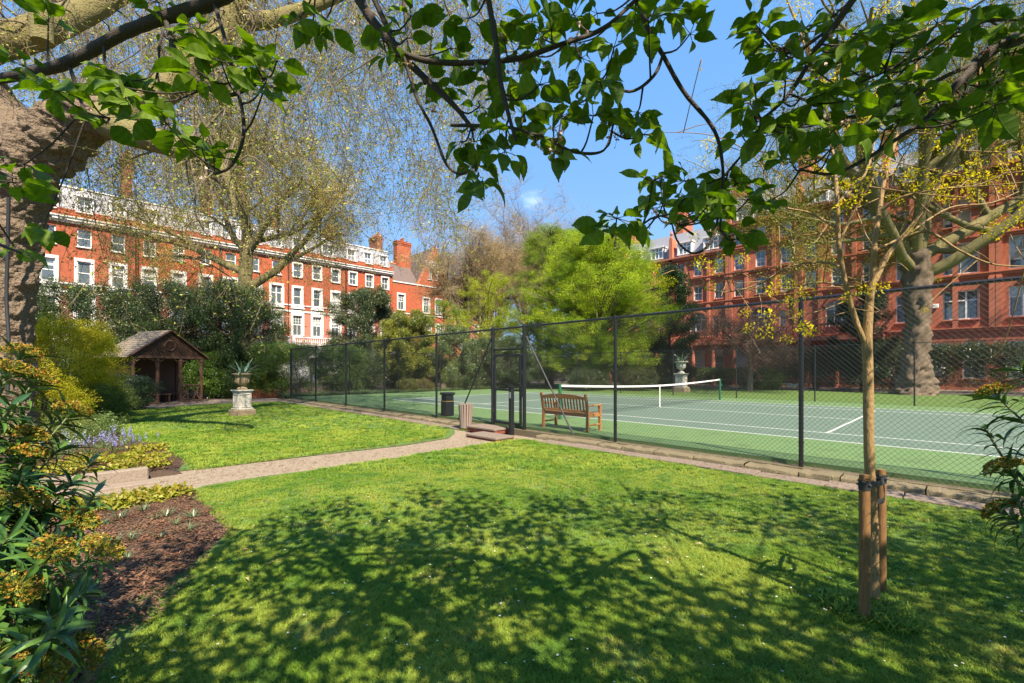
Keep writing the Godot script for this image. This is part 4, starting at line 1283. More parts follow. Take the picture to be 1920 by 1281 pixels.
func plane_trees() -> void:
	# the great plane beside the lawn: burred trunk, mossy limbs and a curtain of hanging twigs
	var t := thing("plane_tree", "huge old plane tree with burred trunk and hanging twigs beside the shrubbery", "tree")
	var D := 9.6
	var trunk := limb(t, "trunk", [at(5, 880, D), at(8, 760, D), at(12, 640, D), at(18, 540, D), at(24, 440, D), at(42, 350, D), at(85, 275, D), at(140, 228, D), at(195, 222, D - 0.1)], [0.54, 0.45, 0.42, 0.41, 0.46, 0.53, 0.56, 0.47, 0.36], M.plane_bark, 0.44, 84, 24)
	var limbs := []
	limbs.append(limb(t, "limb", [at(175, 215, D), at(240, 248, D - 0.2), at(310, 268, D - 0.3), at(370, 292, D - 0.4), at(415, 318, D - 0.5), at(432, 352, D - 0.5), at(440, 410, D - 0.5)], [0.36, 0.27, 0.24, 0.17, 0.13, 0.07, 0.03], M.plane_bark_mossy, 0.16, 18, 7))
	limbs.append(limb(t, "limb", [at(60, 300, D), at(-40, 180, D), at(-120, 60, D - 0.5), at(-160, -120, D - 0.5)], [0.6, 0.55, 0.5, 0.45], M.plane_bark, 0.2, 18, 7))
	limbs.append(limb(t, "limb", [at(-140, 120, D - 0.5), at(-40, 88, D - 0.3), at(40, 70, D), at(110, 42, D + 0.4), at(190, 5, D + 1.0), at(300, -60, D + 1.6)], [0.42, 0.36, 0.33, 0.3, 0.24, 0.2], M.plane_bark_mossy, 0.14, 18, 7))
	limbs.append(limb(t, "limb", [at(150, 230, D), at(240, 200, D + 1.0), at(320, 160, D + 1.6), at(390, 95, D + 2.0), at(430, 30, D + 2.4), at(470, -60, D + 2.8)], [0.5, 0.38, 0.34, 0.31, 0.29, 0.24], M.plane_bark_mossy, 0.12, 18, 7))
	limbs.append(limb(t, "limb", [at(428, 36, D + 2.4), at(500, 38, D + 3.0), at(580, 14, D + 3.6), at(680, -30, D + 4.2), at(800, -90, D + 4.6), at(960, -170, D + 4.6)], [0.28, 0.22, 0.19, 0.15, 0.11, 0.06], M.plane_bark_mossy, 0.1, 14, 6))
	limb(t, "cut_limb", [at(70, -30, D - 0.6), at(75, 20, D - 0.6), at(80, 80, D - 0.6)], [0.2, 0.19, 0.18], M.plane_bark_mossy, 0.08, 14, 4)
	# hanging branches: drooping from the limbs overhead, most of them out of the frame's top
	var s := Shape.new()
	var spots := [[], [], []]
	var starts := []
	for k in 125:
		var px := rf(110, 930)
		var d := rf(11.0, 21.0)
		var low := lerpf(620.0, 330.0, pow(absf(px - 520.0) / 430.0, 1.3)) if px > 520.0 else lerpf(600.0, 430.0, (520.0 - px) / 430.0)
		low = minf(low, 520.0) * rf(0.35, 1.05)
		starts.append([px, rf(-260, -20), d, low])
	for q in starts:
		var d: float = q[2]
		var p0 := at(q[0] + rf(-120, 60), q[1], d)
		var p3 := at(q[0], q[3], d + rf(-1, 1))
		var p1 := p0.lerp(p3, 0.25) + rdir() * 1.5 + RGT * rf(-0.6, 1.2)
		var p2 := p0.lerp(p3, 0.5) + rdir() * 1.2
		var p4 := p0.lerp(p3, 0.78) + rdir() * 0.8
		var p := smooth([p0, p1, p2, p4, p3], 5)
		s.tube(p, ramp([rf(0.02, 0.045), 0.014, 0.005], p.size()), 4, false)
		var l := p0.distance_to(p3)
		for e in int(l * 1.5) + 1:
			var x := along(p, rf(0.12, 1.0))
			var kk := rng.randi() % 3
			spots[kk].append(turned(x + rdir() * rf(0.0, 0.9), rf(0.75, 1.5), 0.3))
	# side shoots of the visible limbs
	for lp in limbs:
		for e in 16:
			var a := along(lp, rf(0.35, 1.0))
			var b := a + rdir() * rf(0.5, 1.3) + Vector3.UP * 0.2
			var c := b + rdir() * 0.5 + Vector3.DOWN * rf(0.3, 1.1)
			s.tube(smooth([a, b, c], 4), ramp([0.035, 0.018, 0.006], 9), 4, false)
			for f in 2:
				var kk := rng.randi() % 3
				spots[kk].append(turned(b.lerp(c, rng.randf()), rf(0.6, 1.1), 0.3))
	solid("branch", s, M.grey_bark, t)
	for k in 3: baked("crown", G["hang_shapes%d" % k], spots[k], [Color(0.48, 0.47, 0.10), Color(0.38, 0.42, 0.08), Color(0.55, 0.50, 0.14), Color(0.42, 0.36, 0.11), Color(0.34, 0.42, 0.07)], t)
	var cb := thing("power_cable", "thin black cable clipped down the trunk of the burred plane tree", "cable")
	var cs := Shape.new()
	var cp := smooth([at(16, 370, D - 0.74), at(14, 470, D - 0.64), at(12, 560, D - 0.62), at(16, 640, D - 0.64), at(14, 740, D - 0.7)], 6)
	cs.tube(cp, ramp([0.03, 0.03], cp.size()), 8)
	solid("sheath", cs, M.rubber, cb)

	# the forked plane behind the gazebo
	t = thing("plane_tree", "forked plane tree rising behind the gazebo, in front of the brick terrace", "tree", W(10.8, 45.4))
	var o := {"wander": 0.22, "lift": [0.12, 0.03, -0.12, -0.1], "levels": 4, "kids": [4, 3, 2], "spread": 0.75}
	var tips := []
	var br := Shape.new()
	limb(t, "trunk", [Vector3(0, -0.1, 0), Vector3(0.1, 4, 0), Vector3(-0.1, 8, 0.1), Vector3(0.05, 11.5, 0), Vector3(0.2, 15, 0)], [0.75, 0.62, 0.56, 0.55, 0.4], M.plane_bark_mossy, 0.12, 16, 5)
	var lr := RGT * 1.0
	for q in [[9.0, lr * 1.0 + Vector3.UP * 0.35, 8.0, 0.4], [10.5, -lr + Vector3.UP * 0.5, 9.0, 0.36], [12.5, -lr * 0.7 + FWD * 0.4 + Vector3.UP * 0.7, 8.0, 0.3], [12.0, lr * 0.8 - FWD * 0.3 + Vector3.UP * 0.8, 8.5, 0.32], [14.5, Vector3.UP + lr * 0.2, 8.0, 0.34], [14.0, Vector3.UP - lr * 0.4, 7.5, 0.3], [13.0, lr * 1.2 + Vector3.UP * 0.2, 8.0, 0.26]]:
		grow(br, Vector3(0, q[0], 0), q[1].normalized(), q[2], q[3], 0, o, tips)
	solid("branch", br, M.plane_bark_mossy, t)
	crown(t, tips, ["hang0", "hang1", "bare1"], 1, 1.0, Vector2(1.1, 2.2), Color(0.46, 0.38, 0.11), 0.35)

	# the great plane across the court
	t = thing("plane_tree", "massive plane tree with flared base standing beyond the tennis court", "tree", W(39.0, 2.2, 0.1))
	tips = []
	br = Shape.new()
	var tr := limb(t, "trunk", [Vector3(0, -0.3, 0), Vector3(0, 0.6, 0), Vector3(0.0, 2.0, 0), Vector3(0.05, 4.5, 0.1), Vector3(0.05, 7.2, 0.1), Vector3(0.0, 9.3, 0)], [1.35, 0.98, 0.72, 0.64, 0.72, 0.68], M.plane_bark, 0.5, 40, 12)
	o = {"wander": 0.2, "lift": [0.2, 0.12, 0.0, -0.06], "levels": 4, "kids": [4, 3, 3], "spread": 0.75}
	for q in [[8.6, -RGT * 0.9 + Vector3.UP * 0.8, 10.0, 0.46], [8.8, RGT * 0.9 + Vector3.UP * 0.5, 11.0, 0.42], [8.9, Vector3.UP + RGT * 0.25, 11.0, 0.5], [8.7, -RGT * 0.4 - FWD * 0.8 + Vector3.UP * 0.9, 10.0, 0.36], [8.0, -RGT * 1.1 + Vector3.UP * 0.25 - FWD * 0.3, 9.0, 0.3], [8.4, RGT * 0.8 + FWD * 0.6 + Vector3.UP * 0.9, 10.0, 0.36], [9.0, Vector3.UP - RGT * 0.5 + FWD * 0.4, 11.0, 0.4], [7.6, RGT * 0.9 - FWD * 0.6 + Vector3.UP * 0.35, 9.0, 0.4]]:
		grow(br, Vector3(0, q[0], 0), q[1].normalized(), q[2], q[3], 0, o, tips)
	solid("branch", br, M.plane_bark_mossy, t)
	crown(t, tips, ["hang0", "hang1", "hang2"], 2, 1.6, Vector2(0.85, 1.5), Color(0.52, 0.50, 0.10), 0.35)

	# bare trees beyond the corner of the court
	for q in [[985, 62.0, 25.0, "tall bare tree with tan twigs rising behind the bright green tree"], [872, 52.0, 19.0, "bare tan tree in bud beside the gabled house"], [1010, 78.0, 30.0, "slender bare tree, the most distant beyond the bright green tree"], [930, 58.0, 18.0, "bare tree in bud behind the yellow green tree"], [1440, 66.0, 27.0, "bare tree showing over the roofs of the dark red houses"]]:
		var d: float = q[1]
		var g := at(q[0], 700, d)
		t = thing("bare_tree", q[3], "tree", Vector3(g.x, -0.05, g.z))
		var hh: float = q[2]
		tips = []
		br = Shape.new()
		limb(t, "trunk", [Vector3(0, -0.1, 0), Vector3(0.1, hh * 0.2, 0), Vector3(0, hh * 0.36, 0.1)], [0.5, 0.4, 0.34], M.grey_bark, 0.1, 10, 4)
		o = {"wander": 0.16, "lift": [0.22, 0.16, 0.05, 0.0], "levels": 4, "kids": [4, 3, 2], "spread": 0.55}
		for k in 6:
			var a := TAU * k / 6.0 + rf(-0.3, 0.3)
			grow(br, Vector3(0, hh * rf(0.22, 0.36), 0), (Vector3(cos(a), 0, sin(a)) * rf(0.35, 0.7) + Vector3.UP).normalized(), hh * rf(0.3, 0.4), 0.2, 0, o, tips)
		solid("branch", br, M.grey_bark, t)
		crown(t, tips, ["bare0", "bare1"], 1, 0.5, Vector2(1.0, 1.9), Color(0.30, 0.23, 0.13), 0.25, true)

	# a small dense brown tree before the dark red houses
	var bg := at(1405, 700, 34.0)
	t = thing("bare_tree", "low spreading bare tree with purplish brown twigs before the dark red houses", "tree", Vector3(bg.x, 0.08, bg.z))
	tips = []
	br = Shape.new()
	limb(t, "trunk", [Vector3(0, -0.1, 0), Vector3(0.2, 1.5, 0), Vector3(0.1, 2.6, 0)], [0.26, 0.2, 0.17], M.grey_bark, 0.15, 10, 4)
	o = {"wander": 0.28, "lift": [0.08, 0.0, -0.05, 0.0], "levels": 4, "kids": [4, 3, 2], "spread": 0.8}
	for k in 7:
		var a := TAU * k / 7.0
		grow(br, Vector3(0.1, 2.5, 0), (Vector3(cos(a), 0, sin(a)) * 1.0 + Vector3.UP * rf(0.4, 1.3)).normalized(), 3.0, 0.1, 0, o, tips)
	solid("branch", br, M.grey_bark, t)
	crown(t, tips, ["bare0"], 1, 0.4, Vector2(0.45, 0.8), Color(0.17, 0.10, 0.075), 0.25, true)

func leafy_tree(called: String, label: String, g: Vector3, h: float, rad: float, low: float, kinds: Array, col: Color, col2: Color, count: int, size: Vector2, mat: Material, stems := 1, layered := true) -> void:
	var t := thing(called, label, "tree", g)
	var br := Shape.new()
	for k in stems:
		var a := TAU * k / stems + 0.5
		var sp := 0.0 if stems == 1 else 0.5
		var o := Vector3(cos(a), 0, sin(a)) * sp
		limb(t, "trunk", [o * 0.3 + Vector3.DOWN * 0.1, o + Vector3.UP * h * 0.2, o * 1.6 + Vector3.UP * h * 0.45, o * 1.8 + Vector3.UP * h * 0.85], [0.028 * h / stems + 0.06, 0.018 * h, 0.012 * h, 0.02], mat, 0.08, 10, 4)
	var lump := FastNoiseLite.new()
	lump.frequency = 0.33; lump.seed = hash(label) % 997
	var sets := []
	for k in kinds: sets.append([[], PackedColorArray()])
	var boughs := []
	for k in int(count / (7.0 if layered else 14.0)):
		var a := rf(0, TAU)
		var y := lerpf(low, 1.0, pow(rng.randf(), 0.9))
		var prof := sqrt(maxf(0.0, 1.0 - pow(absf(y - 0.4) / 0.62, 2.6))) if y > 0.4 else lerpf(0.8, 1.0, clampf((y - low) / maxf(0.01, 0.4 - low), 0, 1))
		var dirv := Vector3(cos(a), 0, sin(a))
		var r := rad * prof * (0.86 + 0.35 * lump.get_noise_3d(dirv.x * 3.0, y * h, dirv.z * 3.0) * 2.0)
		var tip := dirv * r + Vector3.UP * (y * h - r * 0.06)
		var root := Vector3.UP * maxf(0.12 * h, y * h - r * 0.55)
		var mid := root.lerp(tip, 0.55) + Vector3.UP * r * 0.05
		br.tube(PackedVector3Array([root, mid, tip]), PackedFloat32Array([0.005 * h, 0.003 * h, 0.006]), 4, false)
		boughs.append([root, mid, tip])
	for k in count:
		var b: Array = boughs[rng.randi() % boughs.size()]
		var u := pow(rng.randf(), 0.42)
		var p: Vector3 = b[0].lerp(b[1], u * 2.0) if u < 0.5 else b[1].lerp(b[2], u * 2.0 - 1.0)
		var jit := rdir() * rf(0.0, (0.19 if layered else 0.11) * rad)
		if layered: jit.y *= 0.75
		var kk := rng.randi() % kinds.size()
		sets[kk][0].append(turned(p + jit, rf(size.x, size.y), 0.3 if layered else 1.5))
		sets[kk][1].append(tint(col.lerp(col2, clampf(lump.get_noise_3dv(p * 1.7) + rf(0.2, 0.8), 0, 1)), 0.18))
	solid("branch", br, mat, t)
	for k in kinds.size(): scatter("crown", G[kinds[k]], sets[k][0], sets[k][1], t)

func on_ground(px: float, d: float, y := 0.0) -> Vector3:
	var p := at(px, 694, d)
	return Vector3(p.x, y, p.z)

func leafy_trees() -> void:
	var sp := ["spring0", "spring1", "spring2"]
	leafy_tree("hornbeam_tree", "broad bright green tree in fresh leaf beyond the tennis court", on_ground(1118, 38, 0.05), 13.6, 6.4, 0.16, sp, Color(0.28, 0.42, 0.022), Color(0.55, 0.63, 0.035), 5600, Vector2(0.6, 1.15), M.grey_bark, 3)
	leafy_tree("young_tree", "upright mid green tree behind the broad bright green tree", on_ground(1030, 46, 0.05), 16.5, 4.2, 0.25, sp, Color(0.20, 0.31, 0.03), Color(0.38, 0.46, 0.045), 1300, Vector2(0.7, 1.2), M.grey_bark)
	leafy_tree("lime_tree", "loose yellow green tree in new leaf left of the broad green tree".replace("left of", "beside"), on_ground(915, 47, 0.05), 12.0, 4.6, 0.25, sp, Color(0.38, 0.46, 0.03), Color(0.52, 0.54, 0.04), 700, Vector2(0.7, 1.3), M.grey_bark, 2)
	leafy_tree("young_tree", "small pale green tree before the gabled house", on_ground(832, 44, 0.05), 8.6, 2.6, 0.4, sp, Color(0.22, 0.32, 0.05), Color(0.30, 0.38, 0.05), 260, Vector2(0.6, 1.1), M.grey_bark)
	leafy_tree("young_tree", "bushy yellow green young tree behind the court gate", on_ground(988, 44, 0.05), 9.5, 3.4, 0.06, sp, Color(0.24, 0.34, 0.03), Color(0.38, 0.46, 0.04), 650, Vector2(0.7, 1.2), M.grey_bark)
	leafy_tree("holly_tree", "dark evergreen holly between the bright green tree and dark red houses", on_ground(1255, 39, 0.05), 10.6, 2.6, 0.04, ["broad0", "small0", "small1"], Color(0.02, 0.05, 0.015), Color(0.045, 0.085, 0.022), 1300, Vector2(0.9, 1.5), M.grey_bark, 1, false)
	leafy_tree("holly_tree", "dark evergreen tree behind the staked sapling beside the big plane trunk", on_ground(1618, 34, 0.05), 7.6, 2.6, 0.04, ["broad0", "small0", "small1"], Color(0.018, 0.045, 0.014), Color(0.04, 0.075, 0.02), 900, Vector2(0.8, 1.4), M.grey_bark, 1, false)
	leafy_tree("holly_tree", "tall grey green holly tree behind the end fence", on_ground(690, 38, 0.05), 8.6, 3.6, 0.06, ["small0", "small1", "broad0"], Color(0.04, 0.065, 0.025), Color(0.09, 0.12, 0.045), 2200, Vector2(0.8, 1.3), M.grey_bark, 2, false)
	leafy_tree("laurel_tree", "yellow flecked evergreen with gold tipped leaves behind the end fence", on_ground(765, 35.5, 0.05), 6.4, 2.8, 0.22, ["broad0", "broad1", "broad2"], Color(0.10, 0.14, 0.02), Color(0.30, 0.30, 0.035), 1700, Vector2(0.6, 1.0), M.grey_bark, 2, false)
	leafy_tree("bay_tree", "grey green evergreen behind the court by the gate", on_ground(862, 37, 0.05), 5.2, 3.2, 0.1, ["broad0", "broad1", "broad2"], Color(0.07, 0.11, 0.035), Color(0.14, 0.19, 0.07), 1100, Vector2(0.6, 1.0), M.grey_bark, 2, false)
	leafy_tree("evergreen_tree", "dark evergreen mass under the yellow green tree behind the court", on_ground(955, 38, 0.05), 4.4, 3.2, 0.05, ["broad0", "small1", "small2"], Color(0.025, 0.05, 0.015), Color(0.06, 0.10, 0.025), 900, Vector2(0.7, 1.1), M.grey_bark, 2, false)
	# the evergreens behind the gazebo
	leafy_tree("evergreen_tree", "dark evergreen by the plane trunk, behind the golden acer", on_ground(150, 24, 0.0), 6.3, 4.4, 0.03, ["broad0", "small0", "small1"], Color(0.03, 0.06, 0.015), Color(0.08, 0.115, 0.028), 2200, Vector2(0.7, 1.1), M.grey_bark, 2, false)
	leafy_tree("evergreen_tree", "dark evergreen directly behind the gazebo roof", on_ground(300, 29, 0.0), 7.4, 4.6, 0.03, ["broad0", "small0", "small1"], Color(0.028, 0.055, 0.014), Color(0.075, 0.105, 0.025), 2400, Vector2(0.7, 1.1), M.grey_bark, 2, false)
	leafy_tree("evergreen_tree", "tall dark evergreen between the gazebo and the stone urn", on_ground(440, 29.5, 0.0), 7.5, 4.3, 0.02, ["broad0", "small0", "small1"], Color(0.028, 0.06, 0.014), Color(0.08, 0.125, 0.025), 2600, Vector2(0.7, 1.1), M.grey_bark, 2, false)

func shrub(called: String, label: String, g: Vector3, size: Vector3, kinds: Array, col: Color, col2: Color, count: int, scale: Vector2, neat := false) -> void:
	var t := thing(called, label, "hedge" if called.ends_with("hedge") else "shrub", g)
	var lump := FastNoiseLite.new()
	lump.frequency = 0.9 / maxf(0.6, size.x); lump.seed = hash(label) % 991
	var st := Shape.new()
	for k in 9:
		var d := (rdir() * 0.8 + Vector3.UP).normalized()
		st.tube(PackedVector3Array([Vector3(d.x * size.x * 0.15, -0.05, d.z * size.z * 0.15), Vector3(d.x * size.x * 0.3, size.y * 0.4, d.z * size.z * 0.3), Vector3(d.x * size.x * 0.6, size.y * 0.75, d.z * size.z * 0.6)]), PackedFloat32Array([0.03, 0.02, 0.008]), 5, false)
	solid("stem", st, M.grey_bark, t)
	var sets := []
	for k in kinds: sets.append([[], PackedColorArray()])
	for k in count:
		var d := rdir()
		var r := pow(rf(0.35, 1.0), 0.4) * (1.0 + (0.03 if neat else 0.28) * lump.get_noise_3dv(d * 2.5 * size.x))
		var p := Vector3(d.x * size.x, size.y * 0.5 + d.y * size.y * 0.5, d.z * size.z) * Vector3(r, 1, r)
		p.y = clampf(size.y * 0.5 + d.y * size.y * 0.5 * r, 0.02, size.y * 1.2)
		if called.ends_with("hedge"):
			p = Vector3(rf(-1, 1) * size.x, size.y * sqrt(rng.randf()), rf(-1, 1) * size.z)
		var kk := rng.randi() % kinds.size()
		sets[kk][0].append(turned(p, rf(scale.x, scale.y), 1.2))
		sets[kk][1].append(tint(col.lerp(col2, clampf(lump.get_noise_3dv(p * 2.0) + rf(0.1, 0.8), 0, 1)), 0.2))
	for k in kinds.size(): scatter("foliage", G[kinds[k]], sets[k][0], sets[k][1], t)

func shrubs() -> void:
	var fine := ["fine0", "fine1", "fine2"]
	var small := ["small0", "small1", "small2"]
	var broad := ["broad0", "broad1", "broad2"]
	shrub("golden_acer", "spreading golden yellow acer between plane trunk and gazebo", W(-0.35, 20.4), Vector3(1.55, 3.5, 2.0), ["gold0", "gold1", "gold2"], Color(0.46, 0.47, 0.03), Color(0.66, 0.6, 0.06), 900, Vector2(0.5, 0.9))
	shrub("golden_acer", "low golden shrub under the plane trunk, behind the orange flowered spurge", on_ground(75, 10.5), Vector3(0.9, 1.55, 0.9), ["gold0", "gold1"], Color(0.32, 0.34, 0.02), Color(0.45, 0.43, 0.03), 260, Vector2(0.4, 0.7))
	shrub("shrub", "small yellow green shrub in front of the golden acer", on_ground(85, 13.5), Vector3(1.0, 1.6, 1.0), ["gold0", "fine1"], Color(0.26, 0.31, 0.02), Color(0.38, 0.40, 0.03), 260, Vector2(0.4, 0.7))
	shrub("fern_shrub", "feathery mid green shrub at the edge of the lawn bed", on_ground(150, 14), Vector3(1.3, 1.3, 1.2), ["fine0", "small1"], Color(0.10, 0.16, 0.03), Color(0.19, 0.25, 0.05), 420, Vector2(0.4, 0.7))
	shrub("fern_shrub", "low feathery shrub beside the dark round shrub", on_ground(195, 16.5), Vector3(1.0, 1.2, 1.0), ["fine1", "small1"], Color(0.09, 0.13, 0.035), Color(0.16, 0.2, 0.05), 300, Vector2(0.4, 0.7))
	shrub("rhododendron", "dark rounded shrub in front of the gazebo rail", on_ground(238, 18.8), Vector3(1.0, 1.45, 0.95), ["broad0", "small0"], Color(0.03, 0.06, 0.022), Color(0.07, 0.11, 0.04), 380, Vector2(0.45, 0.75))
	shrub("laurel_bush", "glossy green laurel between gazebo and stone urn", on_ground(412, 27.5), Vector3(1.9, 2.9, 1.5), broad, Color(0.05, 0.12, 0.015), Color(0.14, 0.24, 0.025), 700, Vector2(0.5, 0.85))
	shrub("golden_euonymus", "yellow variegated shrub beside the stone urn pedestal", on_ground(497, 28.5), Vector3(0.85, 1.9, 0.9), ["small0", "fine0"], Color(0.30, 0.30, 0.03), Color(0.46, 0.42, 0.05), 320, Vector2(0.45, 0.75))
	shrub("ivy_hedge", "green climbing hedge behind the corner of the court fence", W(11.0, 30.0), Vector3(3.4, 3.3, 0.9), ["small0", "broad1", "fine2"], Color(0.06, 0.12, 0.02), Color(0.15, 0.22, 0.035), 1100, Vector2(0.5, 0.9))
	shrub("box_bush", "clipped box ball behind the end of the court", W(17.0, 28.2), Vector3(0.75, 1.15, 0.75), small, Color(0.09, 0.10, 0.02), Color(0.20, 0.2, 0.035), 300, Vector2(0.35, 0.5), true)
	shrub("box_bush", "browner clipped box ball, paired with the green one behind the court", W(18.5, 28.4), Vector3(0.8, 1.05, 0.8), small, Color(0.10, 0.085, 0.025), Color(0.18, 0.16, 0.035), 300, Vector2(0.35, 0.5), true)
	shrub("shrub", "dark shrub behind the end fence near the fence corner", W(14.0, 31.0), Vector3(2.8, 3.4, 1.6), ["small1", "broad0"], Color(0.03, 0.055, 0.015), Color(0.08, 0.12, 0.03), 700, Vector2(0.5, 0.9))
	shrub("shrub", "dark low shrub below the grey green holly", W(19.5, 32.0), Vector3(2.6, 2.0, 1.4), ["small1", "broad0"], Color(0.03, 0.05, 0.015), Color(0.07, 0.10, 0.03), 700, Vector2(0.5, 0.9))
	shrub("shrub", "pale leaved young shrub behind the black litter bin", W(22.0, 28.9), Vector3(1.2, 2.7, 1.0), broad, Color(0.16, 0.22, 0.06), Color(0.25, 0.31, 0.1), 260, Vector2(0.4, 0.7))
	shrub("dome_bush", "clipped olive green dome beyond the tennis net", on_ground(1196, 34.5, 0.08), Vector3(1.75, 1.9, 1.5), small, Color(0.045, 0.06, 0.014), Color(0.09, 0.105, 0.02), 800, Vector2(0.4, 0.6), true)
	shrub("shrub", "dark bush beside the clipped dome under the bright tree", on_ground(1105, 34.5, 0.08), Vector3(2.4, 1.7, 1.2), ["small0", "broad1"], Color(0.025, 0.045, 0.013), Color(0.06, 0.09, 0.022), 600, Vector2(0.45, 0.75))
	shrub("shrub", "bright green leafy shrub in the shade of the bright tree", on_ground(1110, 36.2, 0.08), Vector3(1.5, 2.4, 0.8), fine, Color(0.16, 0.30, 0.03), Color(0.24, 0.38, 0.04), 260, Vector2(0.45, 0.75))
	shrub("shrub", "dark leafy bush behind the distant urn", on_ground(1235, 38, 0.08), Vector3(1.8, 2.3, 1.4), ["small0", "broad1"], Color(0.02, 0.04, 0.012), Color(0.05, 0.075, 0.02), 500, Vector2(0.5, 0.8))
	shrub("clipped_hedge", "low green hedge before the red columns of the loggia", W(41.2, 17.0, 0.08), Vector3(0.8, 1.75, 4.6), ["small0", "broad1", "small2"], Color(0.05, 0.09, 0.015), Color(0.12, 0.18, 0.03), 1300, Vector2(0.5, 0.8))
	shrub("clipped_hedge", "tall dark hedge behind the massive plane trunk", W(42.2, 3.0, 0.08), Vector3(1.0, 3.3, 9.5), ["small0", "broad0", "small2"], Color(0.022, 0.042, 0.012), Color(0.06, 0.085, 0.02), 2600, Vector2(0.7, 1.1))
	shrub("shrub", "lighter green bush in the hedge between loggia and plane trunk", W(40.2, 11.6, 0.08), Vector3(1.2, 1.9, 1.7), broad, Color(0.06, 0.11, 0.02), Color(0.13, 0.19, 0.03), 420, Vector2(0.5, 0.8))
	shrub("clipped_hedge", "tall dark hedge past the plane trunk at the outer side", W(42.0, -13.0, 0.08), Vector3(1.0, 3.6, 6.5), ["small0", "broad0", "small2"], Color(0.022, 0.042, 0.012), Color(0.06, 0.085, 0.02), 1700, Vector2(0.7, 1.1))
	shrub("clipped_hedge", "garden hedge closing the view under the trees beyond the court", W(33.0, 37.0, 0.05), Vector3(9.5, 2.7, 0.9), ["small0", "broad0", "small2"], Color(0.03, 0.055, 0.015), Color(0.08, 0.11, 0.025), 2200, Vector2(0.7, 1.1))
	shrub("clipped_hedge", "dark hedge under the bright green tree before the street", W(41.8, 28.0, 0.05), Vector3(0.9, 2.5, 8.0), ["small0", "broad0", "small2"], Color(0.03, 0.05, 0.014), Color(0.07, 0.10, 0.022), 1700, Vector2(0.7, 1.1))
	# ground cover at the foot of the end fence
	var wh := []
	var tn := PackedColorArray()
	for k in 900:
		wh.append(turned(W(rf(8.8, 27.0), 26.7 + pow(rng.randf(), 1.3) * 2.6, 0.0), rf(1.0, 1.7), 0.1))
		tn.append(tint(Color(0.11, 0.155, 0.06), 0.3))
	var gc := scatter("ground_cover", G.strap0, wh, tn, self)
	tag(gc, "grey green strap leaved ground cover along the foot of the end fence", "ground cover")
	wh = []
	tn = PackedColorArray()
	var fl := Leaves.new()
	for k in 24: fl.leaf(rdir() * 0.12 * Vector3(1, 0.6, 1), rdir(), rdir(), 0.05, 0.04, Color.WHITE)
	G.bloom = fl.mesh(M.petal)
	for q in [[13.2, 9.0, 55], [-2.5, -7.5, 90]]:
		for k in q[2]:
			wh.append(turned(W(40.7 + rf(-0.15, 0.15), rf(q[1], q[0]), 0.5 + rf(-0.08, 0.12)), rf(0.8, 1.5), 1.0))
			tn.append(tint(Color(0.75, 0.74, 0.66), 0.1))
	var wf := scatter("white_flower_cover", G.bloom, wh, tn, self)
	tag(wf, "bands of low white flowers in front of the tall dark hedge", "flowers")

